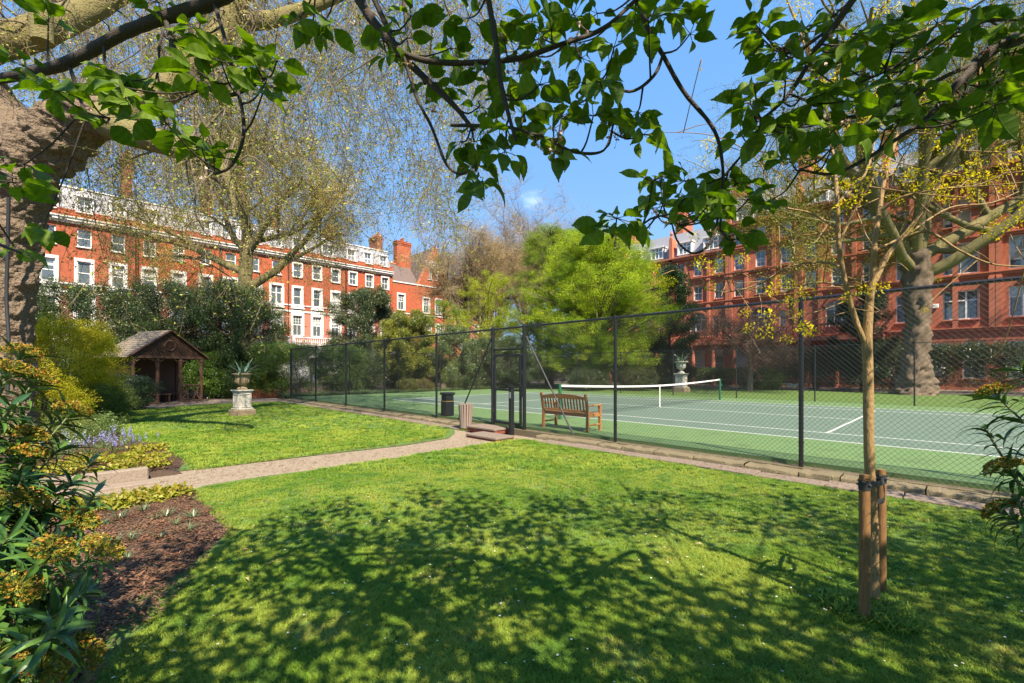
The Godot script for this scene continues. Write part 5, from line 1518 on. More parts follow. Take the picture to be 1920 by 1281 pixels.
# ---------------------------------------------------------------- furniture
func furniture() -> void:
	# steps up to the gate
	var t := thing("garden_steps", "two worn stone steps on brick leading up to the court gate", "steps", W(7.6, 8.65))
	for q in [[-0.25, 0.085, 1.15, 0.62, 8.15], [0.33, 0.175, 1.15, 0.62, 8.85]]:
		var tr := Shape.new()
		tr.cbox(Vector3(q[0], q[1] - 0.025, -(q[4] - 8.5)), Vector3(q[3], 0.055, q[2]), 0.012)
		var tread := solid("tread", tr, M.slab, t)
		var k := 5
		for j in k:
			var b := Shape.new()
			b.cbox(Vector3(q[0] - q[3] / 2 + 0.075, q[1] - 0.1, -(q[4] - 8.5) - q[2] / 2 + (j + 0.5) * q[2] / k), Vector3(0.1, 0.085, q[2] / k - 0.012), 0.006)
			solid("brick", b, M.red_brick_edge, t)
		for j in 5:
			var b := Shape.new()
			b.cbox(Vector3(q[0] - q[3] / 2 + 0.13 + j * 0.11, q[1] - 0.1, -(q[4] - 8.5) + q[2] / 2 - 0.07), Vector3(0.1, 0.085, 0.1), 0.006)
			solid("brick", b, M.red_brick_edge, t)
		var core := Shape.new()
		core.span(Vector3(q[0] - q[3] / 2 + 0.1, -0.03, -(q[4] - 8.5) - q[2] / 2 + 0.04), Vector3(q[0] + q[3] / 2 - 0.01, q[1] - 0.055, -(q[4] - 8.5) + q[2] / 2 - 0.1))
		solid("core", core, M.earth, t)

	# slatted wooden bin
	t = thing("wooden_bin", "tapered wooden slatted litter bin on the grass by the steps", "litter bin", W(7.88, 9.92))
	t.scale = Vector3.ONE * 1.14
	for k in 16:
		var a := TAU * k / 16.0
		var o := Vector3(cos(a), 0, sin(a))
		var sl := Shape.new()
		var up := (Vector3.UP * 0.62 + o * 0.045).normalized()
		sl.cbox(o * 0.155 + Vector3.UP * 0.35, Vector3(0.047, 0.6 + rf(-0.01, 0.01), 0.016), 0.003, Basis(Vector3.UP.cross(o).normalized(), up, up.cross(o).cross(up).normalized()))
		solid("slat", sl, M.bin_wood, t)
	for y in [0.1, 0.58]:
		var hp := Shape.new()
		var ring := PackedVector3Array()
		for j in 25: ring.append(Vector3(cos(TAU * j / 24), 0, sin(TAU * j / 24)) * (0.125 + y * 0.06) + Vector3.UP * y)
		hp.tube(ring, ramp([0.008, 0.008], 25), 5, false)
		solid("hoop", hp, M.black_paint, t)
	var ln := Shape.new()
	ln.lathe(Vector3.ZERO, [Vector2(0.0, 0.06), Vector2(0.115, 0.06), Vector2(0.15, 0.62), Vector2(0.14, 0.62), Vector2(0.11, 0.1), Vector2(0.0, 0.1)], 18)
	solid("liner", ln, M.bin_plastic, t)

	# black plastic bin against the fence post, inside the court
	t = thing("litter_bin", "black plastic litter bin with gold band inside the court fence", "litter bin", W(8.78, 12.02, COURT_Y))
	t.scale = Vector3.ONE * 0.92
	var b := Shape.new()
	b.cbox(Vector3(0, 0.3, 0), Vector3(0.36, 0.6, 0.36), 0.03)
	solid("body", b, M.bin_plastic, t)
	b = Shape.new()
	b.cbox(Vector3(0, 0.68, 0.0), Vector3(0.33, 0.17, 0.33), 0.02)
	solid("opening", b, M.bin_plastic, t)
	b = Shape.new()
	b.cbox(Vector3(0, 0.8, 0), Vector3(0.42, 0.09, 0.42), 0.03)
	solid("hood", b, M.bin_plastic, t)
	b = Shape.new()
	for q in [[0.0, 0.181, 0.37, 0.004], [0.0, -0.181, 0.37, 0.004]]:
		b.box(Vector3(q[0], 0.53, q[1]), Vector3(q[2], 0.018, q[3])); b.box(Vector3(q[1], 0.53, 0), Vector3(q[3], 0.018, q[2]))
	solid("gold_band", b, M.bin_gold, t)

	# teak bench seen from behind; local x along the seat, z towards the court
	t = thing("garden_bench", "varnished teak bench with slatted arched back inside the court fence", "bench", W(9.12, 7.13, COURT_Y), PI / 2)
	var L := 1.5
	for sd in [-1, 1]:
		var x: float = sd * (L / 2 - 0.035)
		var lg := Shape.new()
		lg.bar(Vector3(x, 0, -0.26), Vector3(x, 0.44, -0.24), 0.065, 0.06, Vector3.BACK)
		lg.bar(Vector3(x, 0.44, -0.24), Vector3(x, 0.93, -0.34), 0.06, 0.05, Vector3.BACK)
		solid("leg", lg, M.bench_teak, t)
		lg = Shape.new()
		lg.bar(Vector3(x, 0, 0.27), Vector3(x, 0.62, 0.27), 0.065, 0.06, Vector3.BACK)
		solid("leg", lg, M.bench_teak, t)
		var ar := Shape.new()
		ar.cbox(Vector3(x, 0.64, 0.0), Vector3(0.075, 0.035, 0.64), 0.008)
		solid("armrest", ar, M.bench_teak, t)
		var sr := Shape.new()
		sr.cbox(Vector3(x, 0.39, 0.01), Vector3(0.04, 0.07, 0.48), 0.006)
		sr.cbox(Vector3(x, 0.16, 0.01), Vector3(0.035, 0.045, 0.48), 0.006)
		solid("side_rail", sr, M.bench_teak, t)
	for k in 5:
		var ss := Shape.new()
		ss.cbox(Vector3(0, 0.435, -0.18 + k * 0.108), Vector3(L - 0.07, 0.022, 0.085), 0.005)
		solid("seat_slat", ss, M.bench_teak, t)
	for q in [[0.395, 0.262, 0.075], [0.395, -0.215, 0.075]]:
		var sr := Shape.new()
		sr.cbox(Vector3(0, q[0], q[1]), Vector3(L - 0.13, q[2], 0.03), 0.006)
		solid("seat_rail", sr, M.bench_teak, t)
	var tp := Shape.new()
	var kk := 12
	for k in kk:
		var x0 := -L / 2 + 0.06 + (L - 0.12) * k / kk
		var x1 := -L / 2 + 0.06 + (L - 0.12) * (k + 1) / kk
		var y0 := 0.84 + 0.075 * (1.0 - pow(absf(x0) / (L / 2), 2.2))
		var y1 := 0.84 + 0.075 * (1.0 - pow(absf(x1) / (L / 2), 2.2))
		tp.hexa(PackedVector3Array([Vector3(x0, 0.795, -0.29), Vector3(x1, 0.795, -0.29), Vector3(x1, 0.795, -0.335), Vector3(x0, 0.795, -0.335), Vector3(x0, y0, -0.31), Vector3(x1, y1, -0.31), Vector3(x1, y1, -0.35), Vector3(x0, y0, -0.35)]))
	solid("top_rail", tp, M.bench_teak, t)
	var lr := Shape.new()
	lr.cbox(Vector3(0, 0.5, -0.255), Vector3(L - 0.13, 0.055, 0.035), 0.006)
	solid("lower_rail", lr, M.bench_teak, t)
	for k in 14:
		var x := -L / 2 + 0.14 + (L - 0.28) * k / 13.0
		var sl := Shape.new()
		sl.bar(Vector3(x, 0.525, -0.258), Vector3(x, 0.8, -0.315), 0.042, 0.014, Vector3.BACK)
		solid("slat", sl, M.bench_teak, t)

func agave(parent: Node3D, y: float, scale: float, count: int) -> void:
	for k in count:
		var a := k * 2.399 + rf(-0.2, 0.2)
		var o := Vector3(cos(a), 0, sin(a))
		var up := lerpf(1.7, 0.15, float(k) / count)
		var d := (o + Vector3.UP * up).normalized()
		var p := Vector3(o.x * 0.05, y, o.z * 0.05)
		var q := Leaves.new()
		var w := 0.05 * scale
		var side := o.cross(Vector3.UP).normalized()
		var prev := p
		var l := rf(0.6, 0.9) * scale
		var g := rf(0.8, 1.2)
		var col := Color(0.16 * g, 0.24 * g, 0.17 * g)
		var seg := 6
		for j in seg:
			var nx := prev + d * l / seg
			d = (d + Vector3.DOWN * lerpf(0.02, 0.32, float(k) / count) * (0.4 + j * 0.25)).normalized()
			var w0: float = w * [0.8, 1.0, 0.95, 0.75, 0.5, 0.28][j]
			var w1: float = w * [1.0, 0.95, 0.75, 0.5, 0.28, 0.0][j]
			var dip := d.cross(side) * w * 0.25
			q.t(prev - side * w0, prev + dip, nx - side * w1, col); q.t(prev + dip, nx + dip * 0.8, nx - side * w1, col)
			q.t(prev + dip, prev + side * w0, nx + side * w1, col * 0.95); q.t(prev + dip, nx + side * w1, nx + dip * 0.8, col * 0.95)
			prev = nx
		part("agave_leaf", q.mesh(M.leaf_waxy), parent)

func urns() -> void:
	for q in [[W(4.4, 18.95), 0.3, "weathered stone pedestal on the lawn carrying a wide urn", "wide stone urn with a blue green agave on the lawn pedestal", 1.0, Vector2.ZERO], [on_ground(1277, 32.5, 0.1), 0.0, "tall stone pedestal beyond the tennis net", "slender stone urn with spiky plant beyond the tennis net", 1.45, Vector2.ZERO]]:
		var sc: float = q[4]
		var t := thing("pedestal", q[2], "pedestal", q[0], q[1])
		var b := Shape.new()
		b.cbox(Vector3(0, 0.1 * sc, 0), Vector3(0.66, 0.24 * sc, 0.66) * Vector3(sc, 1, sc), 0.02)
		solid("plinth", b, M.stone_weathered, t)
		b = Shape.new()
		var y0 := 0.22 * sc
		var y1 := 0.86 * sc
		b.cbox(Vector3(0, (y0 + y1) / 2, 0), Vector3(0.45 * sc, y1 - y0, 0.45 * sc), 0.012)
		b.cbox(Vector3(0, y0 + 0.03, 0), Vector3(0.54 * sc, 0.06, 0.54 * sc), 0.012)
		for a in 4:  # a raised frame on each face
			var bs := Basis(Vector3.UP, a * PI / 2)
			for e in [[0.0, 0.26, 0.34, 0.03], [0.0, -0.22, 0.34, 0.03]]:
				b.cbox(bs * Vector3(e[0], (y0 + y1) / 2 + e[1] * sc, 0.235 * sc), Vector3(e[2] * sc, e[3], 0.022), 0.005, bs)
			for e in [-0.155, 0.155]:
				b.cbox(bs * Vector3(e * sc, (y0 + y1) / 2 + 0.02 * sc, 0.235 * sc), Vector3(0.03, 0.45 * sc, 0.022), 0.005, bs)
		solid("shaft", b, M.stone, t)
		b = Shape.new()
		b.cbox(Vector3(0, y1 + 0.025, 0), Vector3(0.5 * sc, 0.05, 0.5 * sc), 0.014)
		b.cbox(Vector3(0, y1 + 0.075, 0), Vector3(0.56 * sc, 0.05, 0.56 * sc), 0.014)
		solid("capital", b, M.stone, t)
		var u := thing("stone_urn", q[3], "urn", q[0] + Vector3.UP * (y1 + 0.1), q[1])
		var vs := Shape.new()
		var k := sc
		vs.lathe(Vector3.ZERO, [Vector2(0.0, 0.0), Vector2(0.19, 0.0), Vector2(0.19, 0.05), Vector2(0.13, 0.09), Vector2(0.07, 0.13), Vector2(0.075, 0.17), Vector2(0.14, 0.2), Vector2(0.22, 0.28), Vector2(0.25, 0.38), Vector2(0.255, 0.5), Vector2(0.3, 0.55), Vector2(0.36, 0.58), Vector2(0.36, 0.62), Vector2(0.31, 0.62), Vector2(0.28, 0.58), Vector2(0.0, 0.56)].map(func(p): return p * Vector2(k * 0.95, k)), 24)
		solid("bowl", vs, M.stone_weathered if sc < 1.2 else M.stone, u)
		for a in 18:  # gadroons round the bowl
			var gd := Shape.new()
			var o := Vector3(cos(TAU * a / 18), 0, sin(TAU * a / 18))
			gd.tube(PackedVector3Array([o * 0.15 * k + Vector3.UP * 0.21 * k, o * 0.225 * k + Vector3.UP * 0.31 * k, o * 0.242 * k + Vector3.UP * 0.42 * k]), PackedFloat32Array([0.018, 0.03, 0.015]), 6)
			if sc < 1.2: solid("gadroon", gd, M.stone_weathered, u)
		agave(u, 0.57 * k, 0.88 if sc < 1.2 else 1.1, 17)

func gazebo() -> void:
	var X := Vector3(0.89, 0, -0.456).normalized()
	var t := thing("garden_gazebo", "brown timber gazebo with latticed gable and shingled roof at the lawn edge", "gazebo", W(1.8, 26.77))
	t.basis = Basis(X, Vector3.UP, X.cross(Vector3.UP))
	var w := 3.2
	var dp := 1.85
	var H := 2.28
	var R := 3.62
	for z in [0.0, -dp]:
		for x in [0.0, 1.06, 2.13, 3.2]:
			if z < 0.0 and x in [1.06, 2.13]: continue
			var p := Shape.new()
			p.cbox(Vector3(x, H / 2, z), Vector3(0.11, H, 0.11), 0.012)
			if z == 0.0:
				p.cbox(Vector3(x, H - 0.12, z), Vector3(0.2, 0.06, 0.14), 0.012)
				for sd in [-1.0, 1.0]:
					if (x == 0.0 and sd < 0) or (x == 3.2 and sd > 0): continue
					var arc := [Vector3(x + sd * 0.05, H - 0.45, z), Vector3(x + sd * 0.09, H - 0.22, z), Vector3(x + sd * 0.3, H - 0.06, z)]
					p.tube(smooth(arc, 4), ramp([0.03, 0.03], 9), 5)
			solid("post", p, M.cedar, t)
	var fl := Shape.new()
	fl.span(Vector3(-0.25, -0.05, -dp - 0.15), Vector3(w + 0.25, 0.06, 0.2))
	solid("floor_slab", fl, M.slab, t)
	for q in [[Vector3(-0.15, H + 0.05, 0), Vector3(w + 0.15, H + 0.05, 0)], [Vector3(-0.15, H + 0.05, -dp), Vector3(w + 0.15, H + 0.05, -dp)], [Vector3(0, H + 0.05, 0.06), Vector3(0, H + 0.05, -dp)], [Vector3(w, H + 0.05, 0.06), Vector3(w, H + 0.05, -dp)]]:
		var bm := Shape.new()
		bm.bar(q[0], q[1], 0.12, 0.12)
		solid("beam", bm, M.cedar, t)
	# gable: board behind, slanting slats before it, round louvre in the middle
	var half := w / 2 + 0.2
	var gb := Shape.new()
	gb.tri(Vector3(w / 2 - half, H + 0.1, 0.0), Vector3(w / 2 + half, H + 0.1, 0.0), Vector3(w / 2, R - 0.05, 0.0))
	gb.tri(Vector3(w / 2 + half, H + 0.1, -0.02), Vector3(w / 2 - half, H + 0.1, -0.02), Vector3(w / 2, R - 0.05, -0.02))
	solid("gable_board", gb, M.cedar, t)
	var poly := PackedVector2Array([Vector2(w / 2 - half + 0.1, H + 0.11), Vector2(w / 2 + half - 0.1, H + 0.11), Vector2(w / 2, R - 0.12)])
	var k := -4.0
	while k < 6.0:
		var hit := Geometry2D.intersect_polyline_with_polygon(PackedVector2Array([Vector2(k - 3.0, H + 3.0), Vector2(k + 3.0, H - 3.0)]), poly)
		for line in hit:
			if line[0].distance_to(line[-1]) > 0.12:
				var a := Vector3(line[0].x, line[0].y, 0.035)
				var b := Vector3(line[-1].x, line[-1].y, 0.035)
				var sl := Shape.new()
				sl.bar(a, b, 0.05, 0.028, Vector3.BACK.cross(b - a).normalized().cross((b - a).normalized()))
				solid("slat", sl, M.cedar, t)
		k += 0.135
	var rd := Shape.new()
	var ring := PackedVector3Array()
	for j in 21: ring.append(Vector3(w / 2 + cos(TAU * j / 20) * 0.24, H + 0.62 + sin(TAU * j / 20) * 0.24, 0.06))
	rd.tube(ring, ramp([0.045, 0.045], 21), 6, false)
	var oc := solid("round_frame", rd, M.cedar, t)
	for j in 7:
		var y := -0.18 + j * 0.06
		var x := sqrt(maxf(0.0, 0.23 * 0.23 - y * y))
		var lv := Shape.new()
		lv.box(Vector3(w / 2, H + 0.62 + y, 0.065), Vector3(x * 2, 0.045, 0.02), Basis(Vector3.RIGHT, 0.5))
		solid("louvre", lv, M.cedar, oc)
	for sd in [-1.0, 1.0]:
		var bg := Shape.new()
		bg.bar(Vector3(w / 2 + sd * (half + 0.1), H + 0.03, 0.12), Vector3(w / 2, R + 0.04, 0.12), 0.13, 0.05, Vector3.BACK.cross(Vector3(sd, -1.2, 0)).normalized())
		solid("barge_board", bg, M.cedar, t)
	# roof slopes of overlapping shingles laid in courses, each slope one part, each course of many shingles
	for sd in [-1.0, 1.0]:
		var eave := Vector3(w / 2 + sd * (half + 0.12), H + 0.0, 0)
		var ridge := Vector3(w / 2, R + 0.03, 0)
		var dn := (eave - ridge).normalized()
		var nrm: Vector3 = Vector3(-dn.y, dn.x, 0) if sd > 0 else Vector3(dn.y, -dn.x, 0)
		var rs := Shape.new()
		var deck := PackedVector3Array([ridge + Vector3(0, -0.03, 0.16), eave + Vector3(0, -0.03, 0.16), eave + Vector3(0, -0.03, -dp - 0.2), ridge + Vector3(0, -0.03, -dp - 0.2)])
		if sd > 0: rs.quad(deck[0], deck[1], deck[2], deck[3])
		else: rs.quad(deck[3], deck[2], deck[1], deck[0])
		var slope := solid("roof_slope", rs, M.cedar, t)
		var len := eave.distance_to(ridge)
		var rows := 13
		var all := Shape.new()
		for r in rows:
			var z := 0.16 - (0.06 if r % 2 else 0.0)
			while z > -dp - 0.2:
				var sw := rf(0.09, 0.16)
				var c := ridge + dn * (len * (r + 0.5) / rows + rf(-0.008, 0.008)) + Vector3(0, 0, z - sw / 2) + nrm * 0.012
				var tilt := Basis(dn, nrm, dn.cross(nrm)) * Basis(Vector3.BACK, 0.09)
				all.box(c, Vector3(len / rows * 1.25, 0.012, sw - 0.008), tilt)
				z -= sw
		solid("shingle_courses", all, M.shingle, slope).set_meta("kind", "stuff")
	# lattice screens at the back and the closed side, dark in the shade
	for q in [[Vector3(0, 0, -dp), Vector3(w, 0, -dp)], [Vector3(0, 0, -0.1), Vector3(0, 0, -dp)]]:
		var a: Vector3 = q[0]
		var e: Vector3 = q[1] - q[0]
		var l := e.length()
		var bd := Shape.new()
		var nz := e.normalized().cross(Vector3.UP)
		bd.box(a + e * 0.5 + Vector3.UP * 1.15, Vector3(l - 0.1, 2.2, 0.02), Basis(e.normalized(), Vector3.UP, nz))
		var scr := solid("screen", bd, M.cedar, t)
		var px := PackedVector2Array([Vector2(0.06, 0.06), Vector2(l - 0.06, 0.06), Vector2(l - 0.06, H - 0.03), Vector2(0.06, H - 0.03)])
		for dir in [1.0, -1.0]:
			var c := -3.0
			while c < 6.0:
				for line in Geometry2D.intersect_polyline_with_polygon(PackedVector2Array([Vector2(c, 0.0), Vector2(c + dir * 3.0, 3.0)]), px):
					if line[0].distance_to(line[-1]) > 0.1:
						var p0: Vector3 = a + e.normalized() * line[0].x + Vector3.UP * line[0].y + nz * -0.02 * (1.5 + dir * 0.5)
						var p1: Vector3 = a + e.normalized() * line[-1].x + Vector3.UP * line[-1].y + nz * -0.02 * (1.5 + dir * 0.5)
						var sl := Shape.new()
						sl.bar(p0, p1, 0.03, 0.012, nz)
						solid("slat", sl, M.cedar, scr)
				c += 0.16
	# rails with crossed braces
	for q in [[0.42, 1.06, 1], [2.13, 3.2, 2]]:
		var x0: float = q[0]
		var x1: float = q[1]
		var rl := Shape.new()
		rl.cbox(Vector3((x0 + x1) / 2, 0.92, 0), Vector3(x1 - x0, 0.07, 0.08), 0.01)
		rl.cbox(Vector3((x0 + x1) / 2, 0.12, 0), Vector3(x1 - x0, 0.07, 0.07), 0.01)
		if x0 < 1.0: rl.cbox(Vector3(x0, 0.5, 0), Vector3(0.09, 0.96, 0.09), 0.01)
		solid("rail", rl, M.cedar, t)
		for j in q[2]:
			var a: float = lerpf(x0, x1, float(j) / q[2]) + 0.06
			var b: float = lerpf(x0, x1, float(j + 1) / q[2]) - 0.06
			for d in 2:
				var br := Shape.new()
				br.bar(Vector3(a if d else b, 0.15, 0.012 * (d * 2 - 1)), Vector3(b if d else a, 0.9, 0.012 * (d * 2 - 1)), 0.06, 0.022, Vector3.BACK)
				solid("cross_brace", br, M.cedar, t)
	# seat along the back
	var st := Shape.new()
	st.cbox(Vector3(w / 2, 0.45, -dp + 0.45), Vector3(w - 0.3, 0.05, 0.5), 0.01)
	for x in [0.4, 1.6, 2.8]: st.cbox(Vector3(x, 0.24, -dp + 0.3), Vector3(0.08, 0.4, 0.08), 0.01)
	solid("seat", st, M.cedar, t)
	var tb := thing("wooden_table", "low wooden bench seat standing in the gazebo opening", "bench", W(1.8, 26.77) + X * 1.55 + X.cross(Vector3.UP) * -0.75)
	tb.basis = Basis(X, Vector3.UP, X.cross(Vector3.UP))
	var ts := Shape.new()
	ts.cbox(Vector3(0, 0.47, 0), Vector3(1.1, 0.05, 0.4), 0.01)
	solid("seat", ts, M.cedar, tb)
	for x in [-0.45, 0.45]:
		for z in [-0.14, 0.14]:
			var lg := Shape.new()
			lg.cbox(Vector3(x, 0.25, z), Vector3(0.07, 0.4, 0.07), 0.008)
			solid("leg", lg, M.cedar, tb)
	var bw := thing("brick_wall", "low brown brick garden wall beside the yellow variegated shrub", "wall", W(8.0, 30.4), 0.15)
	var cr := Shape.new()
	cr.span(Vector3(-1.0, -0.05, -0.1), Vector3(1.0, 0.5, 0.1))
	solid("core", cr, M.earth, bw)
	for r in 7:
		for j in 9:
			var bk := Shape.new()
			bk.cbox(Vector3(-0.99 + j * 0.225 + (0.11 if r % 2 else 0.0), 0.035 + r * 0.075, 0.105), Vector3(0.213, 0.064, 0.05), 0.005)
			solid("brick", bk, M.brick_brown, bw)

# ---------------------------------------------------------------- the staked young tree
func staked_tree() -> void:
	var D := 3.2
	var root := on_ground(1638, D)
	var t := thing("honey_locust", "slim young tree with yellow leaf tufts tied between two stakes", "tree", root)
	var L := func(px: float, py: float, d := 3.1) -> Vector3: return at(px, py, d) - root
	var parts := [
		[[L.call(1639, 1150, 3.2), L.call(1637, 1000, 3.18), L.call(1630, 850), L.call(1628, 700), L.call(1626, 640), L.call(1631, 560), L.call(1637, 528)], [0.036, 0.033, 0.031, 0.031, 0.030, 0.025, 0.023], "trunk", 14],
		[[L.call(1624, 645), L.call(1608, 610), L.call(1590, 550), L.call(1574, 470), L.call(1570, 380), L.call(1562, 290, 3.2), L.call(1540, 200, 3.3), L.call(1500, 60, 3.5), L.call(1450, -60, 3.6)], [0.018, 0.0172, 0.0165, 0.015, 0.0135, 0.011, 0.009, 0.007, 0.005], "limb", 9],
		[[L.call(1637, 530), L.call(1640, 460), L.call(1648, 400, 3.15), L.call(1662, 320, 3.2), L.call(1690, 230, 3.3), L.call(1720, 120, 3.4), L.call(1760, -20, 3.5)], [0.02, 0.0185, 0.016, 0.014, 0.012, 0.009, 0.005], "limb", 9],
		[[L.call(1640, 528), L.call(1664, 480), L.call(1690, 448), L.call(1728, 400, 3.05), L.call(1765, 340, 3.0), L.call(1795, 270, 2.95), L.call(1818, 210, 2.9), L.call(1850, 80, 2.9)], [0.02, 0.018, 0.016, 0.013, 0.011, 0.009, 0.007, 0.004], "limb", 9],
		[[L.call(1588, 520), L.call(1620, 530, 3.12), L.call(1600, 538, 3.2), L.call(1530, 530, 3.4), L.call(1470, 548, 3.6), L.call(1400, 560, 3.8)], [0.01, 0.009, 0.008, 0.007, 0.005, 0.003], "branch", 6],
		[[L.call(1574, 500), L.call(1540, 492, 3.2), L.call(1480, 500, 3.3), L.call(1430, 530, 3.4), L.call(1360, 548, 3.5), L.call(1300, 536, 3.6)], [0.01, 0.009, 0.007, 0.006, 0.005, 0.003], "branch", 6],
		[[L.call(1572, 430), L.call(1520, 400, 3.2), L.call(1460, 380, 3.3), L.call(1420, 300, 3.4), L.call(1340, 255, 3.5), L.call(1240, 248, 3.6)], [0.01, 0.008, 0.007, 0.005, 0.004, 0.002], "branch", 6],
		[[L.call(1690, 448), L.call(1740, 435, 3.0), L.call(1800, 470, 2.9), L.call(1860, 495, 2.85), L.call(1930, 500, 2.8)], [0.011, 0.009, 0.007, 0.006, 0.004], "branch", 6],
		[[L.call(1650, 400, 3.15), L.call(1690, 370, 3.1), L.call(1760, 355, 3.0), L.call(1840, 345, 2.9), L.call(1930, 300, 2.8)], [0.01, 0.008, 0.006, 0.005, 0.003], "branch", 6],
		[[L.call(1640, 470), L.call(1700, 440, 3.2), L.call(1780, 390, 3.3), L.call(1860, 380, 3.4), L.call(1930, 350, 3.5)], [0.009, 0.008, 0.006, 0.005, 0.003], "branch", 6],
		[[L.call(1570, 380), L.call(1620, 330, 3.2), L.call(1640, 250, 3.3), L.call(1620, 150, 3.4)], [0.011, 0.009, 0.006, 0.004], "branch", 6],
		[[L.call(1574, 455), L.call(1600, 400, 3.1), L.call(1640, 330, 3.0), L.call(1665, 290, 3.0)], [0.009, 0.008, 0.006, 0.004], "branch", 6]]
	var lump := FastNoiseLite.new()
	lump.frequency = 9.0
	var lines := []
	for q in parts:
		var p := smooth(q[0], 6)
		var s := Shape.new()
		s.tube(p, ramp(q[1], p.size()), q[3], true, lump, 0.12)
		solid(q[2], s, M.young_bark, t)
		if q[2] != "trunk": lines.append(p)
	# fine twigs and tufts of yellow leaves
	var tw := Shape.new()
	var fine := clump(40, 0.08, 0.6, 0.03, 0.013, M.leaf_yellow, 0.4, 3)
	var spots := [[1330, 288], [1395, 503], [1365, 500], [1428, 597], [1410, 585], [1478, 598], [1487, 612], [1485, 540], [1432, 545], [1352, 556], [1230, 520], [1310, 520], [1600, 330], [1690, 322], [1640, 345], [1845, 268], [1860, 290], [1870, 332], [1812, 325], [1790, 350], [1893, 388], [1905, 300], [1700, 350], [1750, 360], [1560, 130], [1500, 20], [1478, 12], [1680, 22], [1800, 18], [1620, 230], [1690, 140], [1740, 180], [1580, 360], [1840, 345], [1780, 240], [1895, 440], [1720, 268], [1658, 210], [1536, 330], [1615, 535], [1505, 545], [1300, 470]]
	var wh := []
	var tn := PackedColorArray()
	for q in spots:
		var c: Vector3 = L.call(q[0], q[1], rf(2.9, 3.5))
		var best: Vector3 = lines[0][0]
		for p in lines:
			for v in p:
				if v.distance_squared_to(c) < best.distance_squared_to(c): best = v
		var mid := best.lerp(c, 0.5) + rdir() * 0.06 + Vector3.UP * 0.04
		tw.tube(smooth([best, mid, c], 3), ramp([0.005, 0.0035, 0.002], 7), 4, false)
		for e in 1 + rng.randi() % 3:
			wh.append(turned(c + rdir() * 0.1, rf(0.55, 1.0), 1.0))
			tn.append(tint(Color(0.88, 0.76, 0.02), 0.1))
	for p in lines:
		for e in 7:
			var a := along(p, rf(0.25, 1.0))
			var b := a + (rdir() * Vector3(1, 0.5, 1) + Vector3.UP * 0.1).normalized() * rf(0.2, 0.6)
			var c := b + rdir() * 0.15
			tw.tube(smooth([a, b, c], 3), ramp([0.004, 0.003, 0.0015], 7), 4, false)
			if rng.randf() < 0.18:
				wh.append(turned(c, rf(0.2, 0.45), 1.0)); tn.append(tint(Color(0.72, 0.6, 0.03), 0.15))
	solid("twig_growth", tw, M.young_bark, t).set_meta("kind", "stuff")
	scatter("crown", fine, wh, tn, t)
	# stakes and ties
	var i := 0
	for q in [[1621, 3.0, 0.99, "short thick wooden stake tied to the young tree, dark capped"], [1652, 3.38, 0.94, "rear wooden stake tied to the young tree with a rubber strap"]]:
		var g := on_ground(q[0], q[1])
		var st := thing("tree_stake", q[3], "stake", g)
		var s := Shape.new()
		s.tube(PackedVector3Array([Vector3(0, -0.15, 0), Vector3(0.006, 0.4, 0), Vector3(0, q[2] - 0.03, 0), Vector3(0, q[2], 0)]), PackedFloat32Array([0.034, 0.033, 0.032, 0.027]), 20)
		solid("post", s, M.stake_wood, st)
		var cp := Shape.new()
		cp.tube(PackedVector3Array([Vector3(0, q[2] - 0.1, 0), Vector3(0, q[2] - 0.035, 0)]), PackedFloat32Array([0.0345, 0.0345]), 18, false)
		for e in 6:
			var a := TAU * e / 6.0
			cp.cbox(Vector3(cos(a) * 0.036, q[2] - 0.065 + 0.02 * (e % 2), sin(a) * 0.036), Vector3(0.02, 0.014, 0.02), 0.004)
		solid("collar", cp, M.rubber, st)
		var strap := Shape.new()
		var y: float = q[2] - 0.07
		var to := on_ground(1638, D) - g
		var a0 := Vector3(0, y, 0) + to.normalized() * 0.045
		var ring := []
		var aim := to + Vector3.UP * (y - (0.1 if i == 1 else 0.02))
		var sd := to.normalized().cross(Vector3.UP)
		ring = [a0 + sd * 0.02, aim + sd * 0.055 - to.normalized() * 0.02, aim + to.normalized() * 0.055, aim - sd * 0.055 - to.normalized() * 0.02, a0 - sd * 0.02]
		var rp := smooth(ring, 5)
		for k in rp.size() - 1:
			strap.bar(rp[k], rp[k + 1], 0.006, 0.034)
		solid("tie_strap", strap, M.rubber, st)
		i += 1

